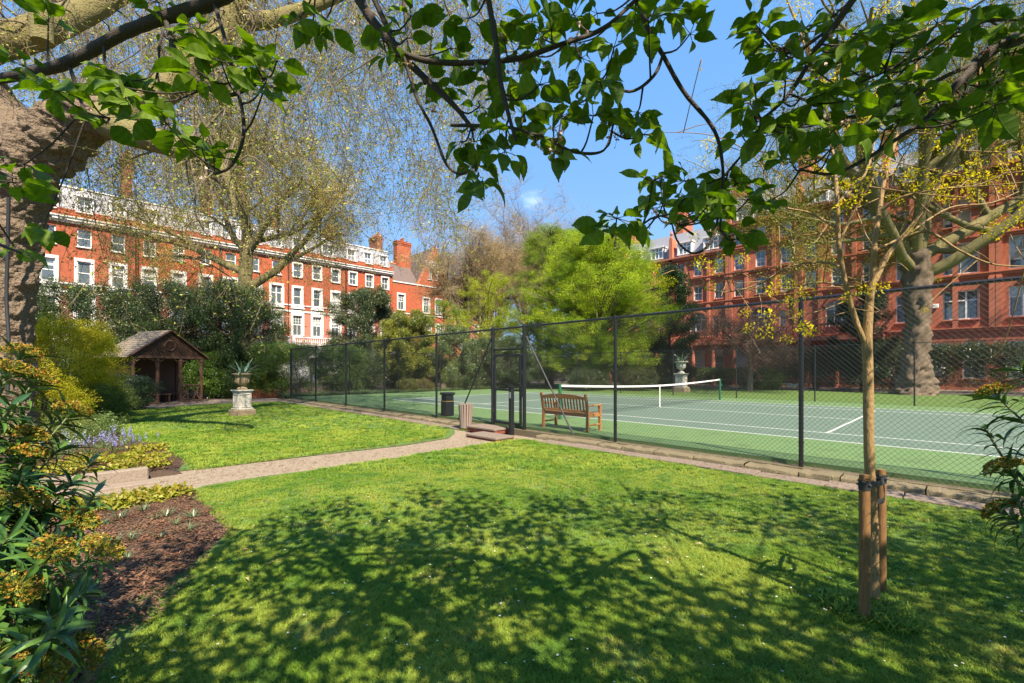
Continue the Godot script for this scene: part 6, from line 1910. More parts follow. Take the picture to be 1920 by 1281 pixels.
# ---------------------------------------------------------------- the cherry overhead
func cherry_leaf(l: float, w: float, droop: float, curl: float, seed_: int) -> ArrayMesh:
	var r := RandomNumberGenerator.new()
	r.seed = seed_
	var q := Leaves.new()
	var prof := [0.0, 0.46, 0.8, 0.97, 1.0, 0.92, 0.74, 0.47, 0.17, 0.0]
	var k := prof.size()
	var mids := []
	var sides := []
	var d := Vector3(0, 0, 1)
	var p := Vector3.ZERO
	var bend := r.randf_range(-0.09, 0.09)
	var twist := r.randf_range(-0.12, 0.12)
	var turn := 0.0
	for j in k:
		mids.append(p)
		turn += twist
		sides.append(Basis(d, turn + r.randf_range(-0.06, 0.06)))
		d = (d + Vector3.DOWN * droop * 0.12 + Vector3.RIGHT * bend).normalized()
		p += d * l / (k - 1)
	for j in k - 1:
		for sd in [-1.0, 1.0]:
			var w0: float = prof[j] * w * 0.5
			var w1: float = prof[j + 1] * w * 0.5
			var up := 0.32 + curl * 0.3
			var m0: Vector3 = mids[j]
			var m1: Vector3 = mids[j + 1]
			var e0: Vector3 = m0 + sides[j] * Vector3(sd * w0, w0 * up, 0)
			var e1: Vector3 = m1 + sides[j + 1] * Vector3(sd * w1, w1 * up, 0)
			var tooth: Vector3 = e0.lerp(e1, 0.7) + (e0.lerp(e1, 0.7) - m0.lerp(m1, 0.7)).normalized() * w * 0.035
			var dk := Color(1.06, 1.06, 1.0) if (j % 2) == 0 else Color(0.82, 0.86, 0.8)
			var rib := Color(1.7, 1.5, 1.5)
			var r0 := m0 + Vector3(sd * w * 0.018, 0.0004, 0)
			var r1 := m1 + Vector3(sd * w * 0.018 * (1.0 - float(j) / k), 0.0004, 0)
			if sd > 0:
				q.t(m0, r0, r1, rib); q.t(m0, r1, m1, rib)
				q.t(r0, e0, e1, dk); q.t(r0, e1, r1, dk); q.t(e0, tooth, e1, dk)
			else:
				q.t(m0, r1, r0, rib); q.t(m0, m1, r1, rib)
				q.t(r0, e1, e0, dk); q.t(r0, r1, e1, dk); q.t(e0, e1, tooth, dk)
	var m := ArrayMesh.new()
	q.add_to(m, null)
	return m

func cherry() -> void:
	var t := thing("cherry_tree", "cherry tree in green leaf reaching over the lawn with dark drooping branches", "tree")
	var base := W(2.7, -2.7)
	limb(t, "trunk", [base + Vector3.DOWN * 0.1, base + Vector3(0.05, 0.8, 0), base + Vector3(-0.1, 1.7, 0.05), base + Vector3(-0.2, 2.4, -0.1)], [0.2, 0.16, 0.15, 0.13], M.cherry_bark, 0.1, 16, 5)
	var fork := base + Vector3(-0.2, 2.35, -0.1)
	var lines := []
	var branch := func(pts: Array, radii: Array, sides := 8):
		var p := smooth(pts, 6)
		var s := Shape.new()
		var lump := FastNoiseLite.new()
		lump.frequency = 22.0
		s.tube(p, ramp(radii, p.size()), sides, true, lump, 0.22)
		solid("branch", s, M.cherry_bark, t)
		lines.append(p)
	# boughs that arch over the viewer, then come down into view
	var topl := at(470, -45, 1.62)
	branch.call([fork, fork + Vector3(-0.9, 0.75, -0.2), W(0.7, -0.2, 3.5), at(700, -260, 1.6), topl, at(400, 2, 1.62), at(310, 32, 1.64), at(230, 62, 1.66), at(130, 116, 1.7), at(0, 148, 1.75), at(-120, 165, 1.8)], [0.085, 0.07, 0.055, 0.034, 0.024, 0.0235, 0.022, 0.021, 0.02, 0.018, 0.012], 10)
	branch.call([fork, fork + Vector3(-0.1, 0.8, -0.6), W(2.4, -1.2, 3.6), at(2100, -40, 1.7), at(1930, 62, 1.62), at(1862, 92, 1.6), at(1820, 132, 1.58), at(1782, 172, 1.56), at(1740, 220, 1.55), at(1680, 262, 1.54), at(1620, 300, 1.52), at(1560, 326, 1.52), at(1500, 318, 1.5)], [0.09, 0.07, 0.055, 0.03, 0.024, 0.022, 0.018, 0.013, 0.009, 0.0065, 0.006, 0.005, 0.003], 10)
	branch.call([W(1.6, -1.0, 3.7), W(1.6, 0.3, 3.6), at(640, -70, 1.6), at(668, -10, 1.58), at(700, 40, 1.56), at(750, 100, 1.54), at(800, 150, 1.52), at(850, 196, 1.5), at(888, 244, 1.48)], [0.05, 0.04, 0.02, 0.017, 0.0155, 0.0135, 0.011, 0.009, 0.006], 9)
	var tw := func(pts: Array, r0: float, r1: float):
		var w := []
		for q in pts: w.append(at(q[0], q[1], q[2]))
		branch.call(w, [r0, (r0 + r1) * 0.55, r1], 6)
	tw.call([[130, 122, 1.7], [148, 180, 1.68], [164, 212, 1.66], [205, 222, 1.65]], 0.007, 0.003)
	tw.call([[195, 88, 1.66], [198, 120, 1.64], [216, 146, 1.62]], 0.006, 0.003)
	tw.call([[312, 40, 1.64], [330, 100, 1.6], [372, 152, 1.58], [420, 178, 1.56], [462, 168, 1.55], [500, 145, 1.55]], 0.0105, 0.005)
	tw.call([[400, 5, 1.62], [418, 60, 1.55], [438, 140, 1.5], [456, 220, 1.48], [452, 275, 1.47], [430, 314, 1.47], [404, 326, 1.48]], 0.0072, 0.004)
	tw.call([[305, 60, 1.64], [298, 95, 1.62], [300, 118, 1.6]], 0.006, 0.003)
	tw.call([[700, -5, 1.5], [726, 50, 1.48], [748, 92, 1.47], [800, 114, 1.46], [880, 118, 1.45], [970, 110, 1.45], [1050, 84, 1.46], [1130, 54, 1.48], [1194, -2, 1.5]], 0.009, 0.007)
	tw.call([[914, -10, 1.36], [930, 80, 1.34], [938, 150, 1.33], [955, 220, 1.32], [968, 264, 1.32]], 0.0095, 0.005)
	tw.call([[755, 98, 1.47], [780, 180, 1.46], [810, 240, 1.45], [838, 310, 1.44], [868, 326, 1.44], [892, 308, 1.44]], 0.006, 0.0035)
	tw.call([[845, 235, 1.44], [900, 236, 1.42], [960, 240, 1.4], [1020, 258, 1.4]], 0.0055, 0.0045)
	tw.call([[1192, -10, 1.5], [1218, 60, 1.5], [1242, 102, 1.5], [1282, 172, 1.52], [1340, 246, 1.54], [1356, 330, 1.56], [1350, 430, 1.58]], 0.0085, 0.0045)
	tw.call([[1244, 100, 1.5], [1226, 142, 1.48], [1180, 172, 1.46], [1122, 146, 1.46]], 0.0055, 0.004)
	tw.call([[1040, 268, 1.42], [1080, 286, 1.44], [1132, 282, 1.46], [1150, 232, 1.47]], 0.0055, 0.003)
	tw.call([[1602, -5, 1.42], [1562, 52, 1.42], [1532, 90, 1.42], [1498, 150, 1.44], [1462, 196, 1.46], [1426, 224, 1.48]], 0.0115, 0.004)
	tw.call([[1542, 64, 1.42], [1514, 84, 1.42], [1486, 100, 1.42]], 0.006, 0.004)
	tw.call([[1830, 118, 1.58], [1760, 150, 1.56], [1700, 190, 1.55], [1620, 215, 1.54], [1560, 222, 1.54]], 0.008, 0.004)
	tw.call([[1925, 36, 1.6], [1840, 40, 1.58], [1760, 70, 1.56], [1690, 120, 1.55], [1600, 160, 1.54]], 0.007, 0.003)
	tw.call([[1356, 340, 1.56], [1344, 420, 1.54], [1328, 460, 1.53], [1300, 475, 1.52], [1272, 455, 1.52], [1260, 420, 1.52]], 0.005, 0.003)
	tw.call([[1356, 332, 1.56], [1390, 292, 1.56], [1410, 262, 1.56]], 0.005, 0.003)
	tw.call([[1300, 440, 1.54], [1240, 405, 1.5], [1190, 430, 1.48], [1150, 440, 1.47]], 0.004, 0.0025)
	tw.call([[-60, 300, 1.2], [-10, 320, 1.2], [30, 335, 1.2]], 0.005, 0.003)
	tw.call([[-60, 430, 1.1], [-10, 455, 1.1], [40, 475, 1.1]], 0.005, 0.003)
	# leaves: clusters at the ends and sides of the twigs
	var shapes := []
	for k in 10: shapes.append(cherry_leaf(0.1, 0.05 + 0.005 * (k % 4), 0.2 + 0.22 * k, 0.35 * (k % 3) - 0.2, k))
	var mats := []
	for q in [[0.125, 0.215, 0.022], [0.15, 0.245, 0.024], [0.19, 0.285, 0.03], [0.10, 0.18, 0.022]]:
		var m := leafy("cherry_leaf_%d" % mats.size(), Color(0.95, 1.0, 0.28), 0.48, 0.36)
		m.albedo_color = lin(q[0], q[1], q[2])
		mats.append(m)
	var centres := [
		[20, 110], [70, 150], [40, 132], [110, 182], [150, 165], [190, 170], [230, 192], [270, 190], [290, 214], [250, 160], [330, 72], [360, 60], [380, 110], [405, 92], [430, 112], [470, 108], [480, 122], [515, 140], [530, 105], [500, 150], [355, 130], [590, 62], [604, 42], [560, 40], [20, 332], [36, 345], [370, 262], [398, 290], [60, 470], [45, 485], [90, 20], [300, 5], [180, 215], [210, 140],
		[720, 70], [770, 72], [735, 108], [805, 160], [850, 165], [780, 30], [870, 92], [900, 130], [940, 60], [990, 30], [1000, 110], [1040, 50], [1080, 92], [1100, 120], [1112, 40], [1150, 112], [1162, 72], [1060, 200], [1030, 150], [960, 180], [905, 200], [860, 272], [900, 270], [885, 310], [912, 338], [950, 292], [1000, 262], [1040, 230], [1080, 212], [1120, 200], [1150, 222], [1200, 222], [1214, 250], [1190, 30], [1212, 20], [1270, 20], [1300, 52], [960, 90], [1010, 70], [1060, 20], [880, 40], [920, 165], [1085, 160], [1130, 160], [990, 210], [1040, 285], [940, 240], [1240, 30],
		[1390, 30], [1420, 62], [1440, 112], [1480, 140], [1500, 60], [1545, 40], [1560, 112], [1600, 82], [1640, 60], [1680, 30], [1720, 42], [1650, 100], [1560, 170], [1500, 190], [1450, 230], [1400, 212], [1380, 250], [1440, 262], [1480, 290], [1520, 240], [1560, 232], [1600, 250], [1640, 180], [1660, 240], [1700, 152], [1740, 100], [1760, 212], [1800, 62], [1850, 30], [1880, 150], [1850, 200], [1900, 182], [1800, 182], [1470, 90], [1520, 130], [1600, 200], [1700, 210], [1730, 160], [1820, 220], [1890, 100], [1770, 30], [1620, 140], [1570, 280], [1510, 275], [1420, 150], [1680, 80], [1900, 40],
		[1350, 342], [1302, 362], [1255, 372], [1212, 382], [1290, 392], [1332, 380], [1372, 392], [1420, 372], [1440, 388], [1240, 332], [1222, 326], [1150, 420], [1190, 440], [1282, 412], [1400, 430], [1380, 450], [1160, 405], [1265, 345], [1390, 350]]
	for q in centres.duplicate():
		if q[0] > 1380 and q[1] < 260 and rng.randf() < 0.35: centres.append([q[0] + rf(-30, 30), q[1] + rf(-30, 24)])
	var made := []
	var pet := Shape.new()
	for c in centres:
		var p := at(c[0] + rf(-8, 8), c[1] + rf(-8, 8), rf(1.25, 1.75))
		var best: Vector3 = lines[0][0]
		for l in lines:
			for v in l:
				if v.distance_squared_to(p) < best.distance_squared_to(p): best = v
		p = p.lerp(best, 0.18)
		pet.tube(smooth([best, best.lerp(p, 0.5) + Vector3.DOWN * 0.02, p], 3), ramp([0.0038, 0.003, 0.0022], 7), 5, false)
		var k := 6 + rng.randi() % 3
		for j in k:
			var a := TAU * j / k + rf(-0.5, 0.5)
			var d := (Vector3(cos(a), rf(-0.55, 0.45), sin(a)) + (p - best).normalized() * 0.5).normalized()
			var stalk := p + d * rf(0.015, 0.04)
			pet.tube(PackedVector3Array([p, stalk]), PackedFloat32Array([0.0014, 0.0011]), 4, false)
			var up := (Vector3.UP + rdir() * 0.9).normalized()
			var x := up.cross(d).normalized()
			made.append([Transform3D(Basis(x, d.cross(x), d).scaled(Vector3.ONE * rf(0.45, 1.05)), stalk), stalk.distance_squared_to(EYE)])
	solid("twig_growth", pet, M.cherry_bark, t).set_meta("kind", "stuff")
	# spent blossom: bunches of thin stalks with reddish calyces
	for c in centres:
		if rng.randf() > 0.4: continue
		var p := at(c[0] + rf(-15, 15), c[1] + rf(-15, 15), rf(1.35, 1.6))
		var best: Vector3 = lines[0][0]
		for l in lines:
			for v in l:
				if v.distance_squared_to(p) < best.distance_squared_to(p): best = v
		p = p.lerp(best, 0.8)
		var fl := Leaves.new()
		for j in 9:
			var e := (rdir() + Vector3.DOWN * 0.4) * rf(0.02, 0.045)
			fl.twig(PackedVector3Array([Vector3.ZERO, e]), 0.0007, 0.0006, Color(0.16, 0.15, 0.04))
			for q in 4: fl.leaf(e, (e.normalized() + rdir()).normalized(), rdir(), rf(0.005, 0.009), 0.004, tint(Color(0.30, 0.10, 0.05), 0.4))
			if rng.randf() < 0.25:
				for q in 4: fl.leaf(e, (e.normalized() * 0.5 + rdir()).normalized(), rdir(), 0.012, 0.01, Color(0.62, 0.5, 0.46))
		part("spent_blossom", fl.mesh(M.petal), t, Transform3D(Basis(), p))
	made.sort_custom(func(a, b): return a[1] < b[1])
	var rest := [[], [], [], []]
	for k in made.size():
		if k < 298:
			part("leaf", shapes[k % 10], t, made[k][0], mats[rng.randi() % 4])
		else:
			rest[k % 4].append(made[k][0])
	# the crown above and behind the viewer, whose shade dapples the grass
	var inner := Shape.new()
	var sprig := Leaves.new()
	for k in 16:
		var o := rdir() * 0.17
		sprig.leaf(o, (o.normalized() + Vector3.DOWN * 0.4 + rdir() * 0.4).normalized(), (Vector3.UP + rdir() * 0.5).normalized(), rf(0.09, 0.13), rf(0.055, 0.075), Color.WHITE, 0.18)
	var gaps := FastNoiseLite.new()
	gaps.frequency = 0.42; gaps.seed = 12; gaps.fractal_octaves = 3
	var put := []
	for k in 4400:
		var sh := Vector2(rf(-0.6, 8.4), rf(-2.5, 6.3))  # where its shadow falls on the lawn
		# the shaded part of the lawn: a broad area with a sunlit inlet and a ragged outer edge
		var edge := 6.5
		if sh.x > 3.0: edge = lerpf(6.5, 4.8, clampf((sh.x - 3.0) / 1.2, 0, 1))
		if sh.x > 4.2: edge = lerpf(4.8, 2.5, clampf((sh.x - 4.2) / 0.4, 0, 1))
		if sh.x > 5.2: edge = 2.5 - 0.55 * (sh.x - 5.2)
		if sh.x < 1.0: edge = lerpf(2.2, 6.5, clampf((sh.x + 0.4) / 1.4, 0, 1))
		var inlet := Vector2((sh.x - 4.05) / 0.7, (sh.y - 2.5) / 1.1).length()
		if gaps.get_noise_2d(sh.x * 3.4, sh.y * 3.4) * 1.4 + minf((edge - sh.y) * 0.3, 0.27) - maxf(0.0, 1.3 - inlet) * 0.8 < 0.0: continue
		var h := rf(2.9, 5.2)
		var g := sh - Vector2(0.25, 0.97) * h
		var p := W(g.x, g.y, h)
		var fwd := (p - EYE).dot(FWD)
		if fwd > -0.2 and (h - 1.7) < 0.92 * maxf(fwd, 0.0) + 0.35: continue  # leave what the photograph shows as open sky
		# where this one would keep the sun off the leaves hanging in front of the lens, the crown is thin
		var q := p + Vector3(0.265, -1.0, -0.797) * (h - 2.5)
		var qf := (q - EYE).dot(FWD)
		if qf > 0.9 and qf < 2.0 and absf((q - EYE).dot(RGT)) < qf * 1.3 and rng.randf() < 0.4: continue
		put.append(p)
	var sets := [[], []]
	for k in put.size(): sets[k % 2].append(turned(put[k], rf(0.8, 1.35), 0.7))
	for k in range(0, put.size(), 40):
		var p: Vector3 = put[k]
		var hub := W(1.9, -1.7, 3.3)
		inner.tube(smooth([hub.lerp(p, 0.1), hub.lerp(p, 0.55) + Vector3.UP * 0.15 + rdir() * 0.12, p], 3), ramp([0.016, 0.009, 0.004], 7), 5, false)
	inner.tube(smooth([fork, W(2.2, -2.1, 2.9), W(1.9, -1.7, 3.35)], 4), ramp([0.1, 0.08, 0.06], 9), 8, false)
	solid("bough", inner, M.cherry_bark, t)
	for k in 2: scatter("crown", sprig.mesh(mats[k + 1]), sets[k], PackedColorArray(), t)
	for k in 4:
		var sm: ArrayMesh = shapes[k].duplicate()
		sm.surface_set_material(0, mats[k])
		scatter("foliage", sm, rest[k], PackedColorArray(), t)

# ---------------------------------------------------------------- spurges with orange flower heads
func spurge(label: String, root: Vector3, tips: Array, extra: int) -> void:
	var t := thing("tree_spurge", label, "shrub", root)
	var lf := []
	for kind in 4:
		var q := Leaves.new()
		var l := 0.172
		var w := 0.028 + 0.004 * (kind % 2)
		var prof := [0.35, 0.75, 1.0, 0.95, 0.7, 0.38, 0.0]
		var p := Vector3.ZERO
		var d := Vector3(0, 0.1, 1).normalized()
		for j in 6:
			var nx := p + d * l / 6
			d = (d + Vector3.DOWN * (0.06 + 0.09 * kind)).normalized()
			for sd in [-1.0, 1.0]:
				var a0 := Vector3(sd * 0.0018, 0, 0)
				var e0 := Vector3(sd * w * 0.5 * prof[j], w * 0.16 * prof[j], 0)
				var e1 := Vector3(sd * w * 0.5 * prof[j + 1], w * 0.16 * prof[j + 1], 0)
				var g := Color(1, 1, 1)
				var rib := Color(3.2, 2.4, 2.2)
				if sd > 0:
					q.t(p + a0, p + e0, nx + e1, g); q.t(p + a0, nx + e1, nx + a0, g)
					q.t(p, p + a0, nx + a0, rib); q.t(p, nx + a0, nx, rib)
				else:
					q.t(p + a0, nx + e1, p + e0, g); q.t(p + a0, nx + a0, nx + e1, g)
					q.t(p, nx + a0, p + a0, rib); q.t(p, nx, nx + a0, rib)
			p = nx
		lf.append(q.mesh(null))
	var mats := []
	for q in [[0.035, 0.09, 0.022], [0.05, 0.12, 0.022], [0.085, 0.17, 0.026], [0.22, 0.19, 0.025]]:
		var m := leafy("spurge_leaf_%d" % mats.size(), Color(0.35, 0.4, 0.1), 0.33, 0.5)
		m.albedo_color = lin(q[0], q[1], q[2])
		mats.append(m)
	var stems := Shape.new()
	var leaves := []
	for q in tips:
		var tip: Vector3 = at(q[0], q[1], q[2]) - root
		var foot := Vector3(tip.x * 0.35 + rf(-0.15, 0.15), 0, tip.z * 0.35 + rf(-0.15, 0.15))
		var mid := foot.lerp(tip, 0.6) + Vector3(tip.x, 0, tip.z) * -0.08 + Vector3.UP * 0.05
		var path := smooth([foot, mid, tip], 6)
		stems.tube(path, ramp([0.009, 0.007, 0.005], path.size()), 6)
		var axis := (tip - along(path, 0.85)).normalized()
		var k := 30
		for j in k:
			var u := 1.0 - 0.36 * pow(float(j) / k, 1.2)
			var b := along(path, u)
			var a := j * 2.399
			var sx := axis.cross(Vector3.RIGHT).normalized()
			var o := sx * cos(a) + axis.cross(sx) * sin(a)
			var d := (o + axis * lerpf(0.75, -0.45, float(j) / k) + Vector3.DOWN * 0.15 + rdir() * 0.2).normalized()
			var up := (axis + rdir() * 0.2).normalized()
			var x := up.cross(d).normalized()
			var mi := rng.randi() % 3
			if j > k - 4 and rng.randf() < 0.4: mi = 3
			leaves.append([Transform3D(Basis(x, d.cross(x), d).scaled(Vector3.ONE * rf(0.75, 1.2)), b + o * 0.006), mi, (b + root).distance_squared_to(EYE)])
		if q.size() > 3 and q[3]:
			# a domed head of small orange and green florets on short stalks
			var fl := Leaves.new()
			var hr := rf(0.058, 0.078)
			for j in 170:
				var y := rf(-0.15, 1.0)
				var a := rf(0, TAU)
				var rr := sqrt(maxf(0.0, 1.0 - y * y))
				var o := Vector3(cos(a) * rr * 1.25, y * 0.75, sin(a) * rr * 1.25) * hr * rf(0.85, 1.08)
				var c := Color(0.33, 0.165, 0.03) if rng.randf() < 0.5 else Color(0.31, 0.25, 0.045)
				if rng.randf() < 0.33: c = Color(0.17, 0.20, 0.025)
				c = tint(c, 0.3)
				fl.twig(PackedVector3Array([o * 0.3, o]), 0.0012, 0.0008, Color(0.2, 0.2, 0.03))
				for e in 4:
					fl.leaf(o, (o.normalized() + rdir() * 1.1).normalized(), rdir(), rf(0.008, 0.014), rf(0.008, 0.012), c)
			var hd := part("flower_head", fl.mesh(M.petal), t)
			hd.transform = Transform3D(Basis(Quaternion(Vector3.UP, (axis + Vector3.UP * 0.4).normalized())), tip + axis * 0.03)
	for k in extra:  # more shoots lower down, without flowers
		var q: Array = tips[rng.randi() % tips.size()]
		var tip: Vector3 = at(q[0] + rf(-60, 60), q[1] + rf(20, 160), q[2] + rf(-0.15, 0.35)) - root
		if tip.y < 0.08: tip.y = rf(0.1, 0.25)
		var foot := Vector3(tip.x * 0.5, 0, tip.z * 0.5)
		var path := smooth([foot, foot.lerp(tip, 0.6), tip], 4)
		stems.tube(path, ramp([0.009, 0.006], path.size()), 5)
		var axis := (tip - foot).normalized()
		for j in 24:
			var a := j * 2.399
			var sx := axis.cross(Vector3.RIGHT).normalized()
			var o := sx * cos(a) + axis.cross(sx) * sin(a)
			var d := (o + axis * lerpf(0.8, -0.3, j / 24.0) + Vector3.DOWN * 0.2 + rdir() * 0.25).normalized()
			var x := axis.cross(d).normalized()
			leaves.append([Transform3D(Basis(x, d.cross(x), d).scaled(Vector3.ONE * rf(0.7, 1.15)), along(path, 1.0 - 0.3 * j / 24.0)), rng.randi() % 3, (tip + root).distance_squared_to(EYE)])
	solid("stem", stems, M.green_stem, t)
	leaves.sort_custom(func(a, b): return a[2] < b[2])
	var rest := [[], [], [], []]
	for k in leaves.size():
		if k < 298: part("leaf", lf[k % 4], t, leaves[k][0], mats[leaves[k][1]])
		else: rest[leaves[k][1]].append(leaves[k][0])
	for k in 4:
		var sm: ArrayMesh = lf[k].duplicate()
		sm.surface_set_material(0, mats[k])
		if rest[k].size() > 8: scatter("foliage", sm, rest[k], PackedColorArray(), t)

func euphorbias() -> void:
	spurge("bushy spurge with long ribbed leaves and orange flower heads beside the mulch bed", W(-0.85, 3.3), [[35, 672, 2.7, true], [15, 705, 2.5, true], [45, 790, 2.4, false], [130, 778, 2.7, true], [42, 828, 2.35, true], [110, 775, 2.8, false], [112, 840, 2.5, false], [45, 862, 2.3, true], [135, 905, 2.35, false], [42, 905, 2.2, false], [35, 950, 2.15, true], [140, 985, 2.25, true], [88, 1040, 1.95, true], [178, 1040, 2.1, true], [20, 1112, 1.85, true], [95, 1215, 2.0, false], [60, 1262, 1.75, true], [145, 1228, 2.05, true], [70, 1000, 2.3, false], [100, 925, 2.3, false], [150, 1110, 2.15, false], [60, 1120, 2.0, false], [15, 1010, 2.0, false], [20, 760, 2.3, false], [110, 1150, 1.9, false], [60, 720, 2.6, true]], 22)
	spurge("spurge shoots with narrow dark leaves leaning in beside the lawn", W(3.35, -1.25), [[1872, 745, 2.5, true], [1912, 690, 2.5, false], [1892, 888, 2.4, true], [1888, 965, 2.4, true], [1925, 790, 2.5, false], [1935, 1000, 2.4, false], [1965, 850, 2.4, false], [1975, 950, 2.3, false]], 2)

# ---------------------------------------------------------------- bed plants and the lawn's surface
func bed_plants() -> void:
	# low stone edging of the raised bed
	var t := thing("stone_edging", "pale stone block edging the raised flower bed by the path", "edging", W(-0.2, 8.85))
	var b := Shape.new()
	b.cbox(Vector3(0.1, 0.09, 0), Vector3(1.75, 0.22, 0.16), 0.015)
	solid("block", b, M.sandstone, t)
	b = Shape.new()
	b.cbox(Vector3(-1.5, 0.08, -0.02), Vector3(1.4, 0.2, 0.16), 0.015)
	solid("block", b, M.sandstone, t)
	b = Shape.new()
	b.cbox(Vector3(0.12, -0.005, 0.2), Vector3(1.95, 0.05, 0.3), 0.01)
	solid("footing", b, M.sandstone, t)
	# mulch beds, uneven
	var lump := FastNoiseLite.new()
	lump.frequency = 1.6
	for q in [[Rect2(-4.2, 1.2, 5.5, 6.35), 0.02, "lower"], [Rect2(-3.5, 8.95, 4.95, 10.5), 0.09, "upper"]]:
		var s := Shape.new()
		var r: Rect2 = q[0]
		var nx := 60
		var ny := 70 if q[2] == "lower" else 110
		var hgt := func(x: float, y: float) -> float:
			var inside := 0.0
			if q[2] == "lower":
				var e := 1.12 if y > 5.4 else lerpf(-0.35, 1.12, clampf((y - 2.6) / 2.8, 0, 1))
				inside = minf((e + 0.06 * sin(y * 4.0) - x) * 3.0, (7.5 - y) * 4.0)
			else:
				inside = minf((lerpf(1.3, 0.45, clampf((y - 12.0) / 7.0, 0, 1)) + 0.05 * sin(y * 3.0) - x) * 3.0, (y - 8.98) * 9.0)
			return -0.06 + clampf(inside, -0.2, 1.0) * (0.06 + q[1]) + 0.022 * lump.get_noise_2d(x * 2, y * 2) + 0.012 * lump.get_noise_2d(x * 9, y * 9)
		for j in ny + 1:
			for i in nx + 1:
				var x := r.position.x + r.size.x * i / nx
				var y := r.position.y + r.size.y * j / ny
				s.v.append(W(x, y, hgt.call(x, y))); s.n.append(Vector3.UP)
		for j in ny:
			for i in nx:
				var a := j * (nx + 1) + i
				s.i.append_array([a, a + nx + 1, a + 1, a + 1, a + nx + 1, a + nx + 2])
		s.renormal(0)
		setting("planting_bed", s.mesh(M.earth))
	# bark chips
	var ch := Leaves.new()
	for k in 26:
		var o := Vector3(rf(-0.09, 0.09), rf(0.0, 0.012), rf(-0.09, 0.09))
		var g := rf(0.5, 1.5)
		ch.leaf(o, (rdir() * Vector3(1, 0.25, 1)).normalized(), Vector3.UP, rf(0.02, 0.055), rf(0.008, 0.018), Color(g, g * rf(0.85, 1.05), g), 0.1)
	var chips := ch.mesh(M.twig)
	var wh := []
	var tn := PackedColorArray()
	for k in 2600:
		var x := rf(-1.6, 1.2)
		var y := rf(2.6, 7.5)
		var e := 1.1 if y > 5.4 else lerpf(-0.35, 1.1, clampf((y - 2.6) / 2.8, 0, 1))
		if x > e: continue
		wh.append(turned(W(x, y, 0.022), rf(0.7, 1.3), 0.12)); tn.append(tint(Color(0.17, 0.095, 0.057), 0.4))
	for k in 700:
		wh.append(turned(W(rf(-0.6, 1.25), rf(9.1, 12.5), 0.105), rf(0.8, 1.3), 0.12)); tn.append(tint(Color(0.15, 0.08, 0.055), 0.4))
	tag(scatter("bark_mulch", chips, wh, tn, self), "reddish brown bark mulch covering the flower beds", "mulch")
	# barrenwort: low carpets of yellow green heart leaves
	var bw := clump(26, 0.11, 0.4, 0.06, 0.05, M.leaf_thin, 1.6, 3)
	wh = []
	tn = PackedColorArray()
	for q in [[0.2, 7.35, 0.95, 0.24, 90], [0.75, 7.45, 0.4, 0.16, 34], [0.6, 9.35, 0.5, 0.25, 34], [0.75, 10.2, 0.4, 0.4, 36], [0.2, 10.6, 0.6, 0.4, 44], [1.0, 11.3, 0.25, 0.35, 18], [-0.6, 9.7, 0.8, 0.5, 44]]:
		for k in q[4]:
			var o := Vector2(rf(-1, 1), rf(-1, 1))
			if o.length() > 1.0: continue
			var up: float = 0.07 if q[1] < 8.0 else 0.16
			wh.append(turned(W(q[0] + o.x * q[2], q[1] + o.y * q[3], up - 0.02 + rf(0, 0.05)), rf(0.7, 1.2), 0.3))
			var c := Color(0.33, 0.35, 0.04).lerp(Color(0.40, 0.26, 0.06), rng.randf() * rng.randf())
			tn.append(tint(c, 0.2))
	tag(scatter("barrenwort", bw, wh, tn, self), "low yellow green carpet of heart shaped leaves by the stone edging", "ground cover")
	# bluebells behind it
	var bb := Leaves.new()
	for k in 7:
		var a := rf(0, TAU)
		var o := Vector3(cos(a), 0, sin(a))
		bb.blade(o * 0.02, (Vector3.UP + o * 0.7).normalized(), o.cross(Vector3.UP), rf(0.18, 0.28), 0.012, o * 0.6 + Vector3.DOWN * 0.3, Color(0.10, 0.17, 0.04), Color(0.14, 0.22, 0.05))
	for k in 3:
		var o := rdir() * 0.06 * Vector3(1, 0, 1)
		var top := o * 2.0 + Vector3.UP * rf(0.26, 0.36)
		bb.twig(PackedVector3Array([o, top]), 0.003, 0.002, Color(0.10, 0.14, 0.05))
		for j in 12:
			var p := o.lerp(top, rf(0.62, 1.03))
			bb.leaf(p, (rdir() + Vector3.DOWN * 0.5).normalized(), rdir(), rf(0.022, 0.034), rf(0.014, 0.022), tint(Color(0.27, 0.27, 0.48), 0.25), 0.3)
	var bell := bb.mesh(M.petal)
	var where := []
	for k in 34:
		where.append(W(clampf(rng.randfn(0.45, 0.5), -0.8, 1.2), rf(11.4, 13.8), 0.08))
	for k in where.size():
		var o := part("bluebell_plant", bell, self, turned(where[k], rf(0.75, 1.25), 0.15))
		tag(o, "lilac bluebell plant flowering at the lawn edge of the raised bed", "bluebell", "bluebells flowering in the raised bed")
	# a silvery shoot among them, and tufts of grass in the mulch
	var sv := thing("silver_spurge", "silvery grey green feathery plant among the bluebells", "plant", W(-0.05, 11.9, 0.08))
	var sq := Leaves.new()
	for k in 9:
		var tip := Vector3(rf(-0.25, 0.25), rf(0.25, 0.62), rf(-0.25, 0.25))
		sq.twig(PackedVector3Array([Vector3.ZERO, tip]), 0.006, 0.003, Color(0.2, 0.25, 0.15))
		for j in 40:
			var p := tip * rf(0.3, 1.0)
			sq.leaf(p, (rdir() + Vector3.UP * 0.5).normalized(), rdir(), rf(0.04, 0.07), 0.012, tint(Color(0.26, 0.34, 0.22), 0.2))
	part("foliage", sq.mesh(M.leaf_waxy), sv)
	var spots := [[190, 985], [225, 975], [292, 975], [312, 970], [363, 972], [300, 1010], [240, 1050], [245, 1015], [355, 995], [270, 960], [215, 1025], [330, 985], [205, 960], [280, 940]]
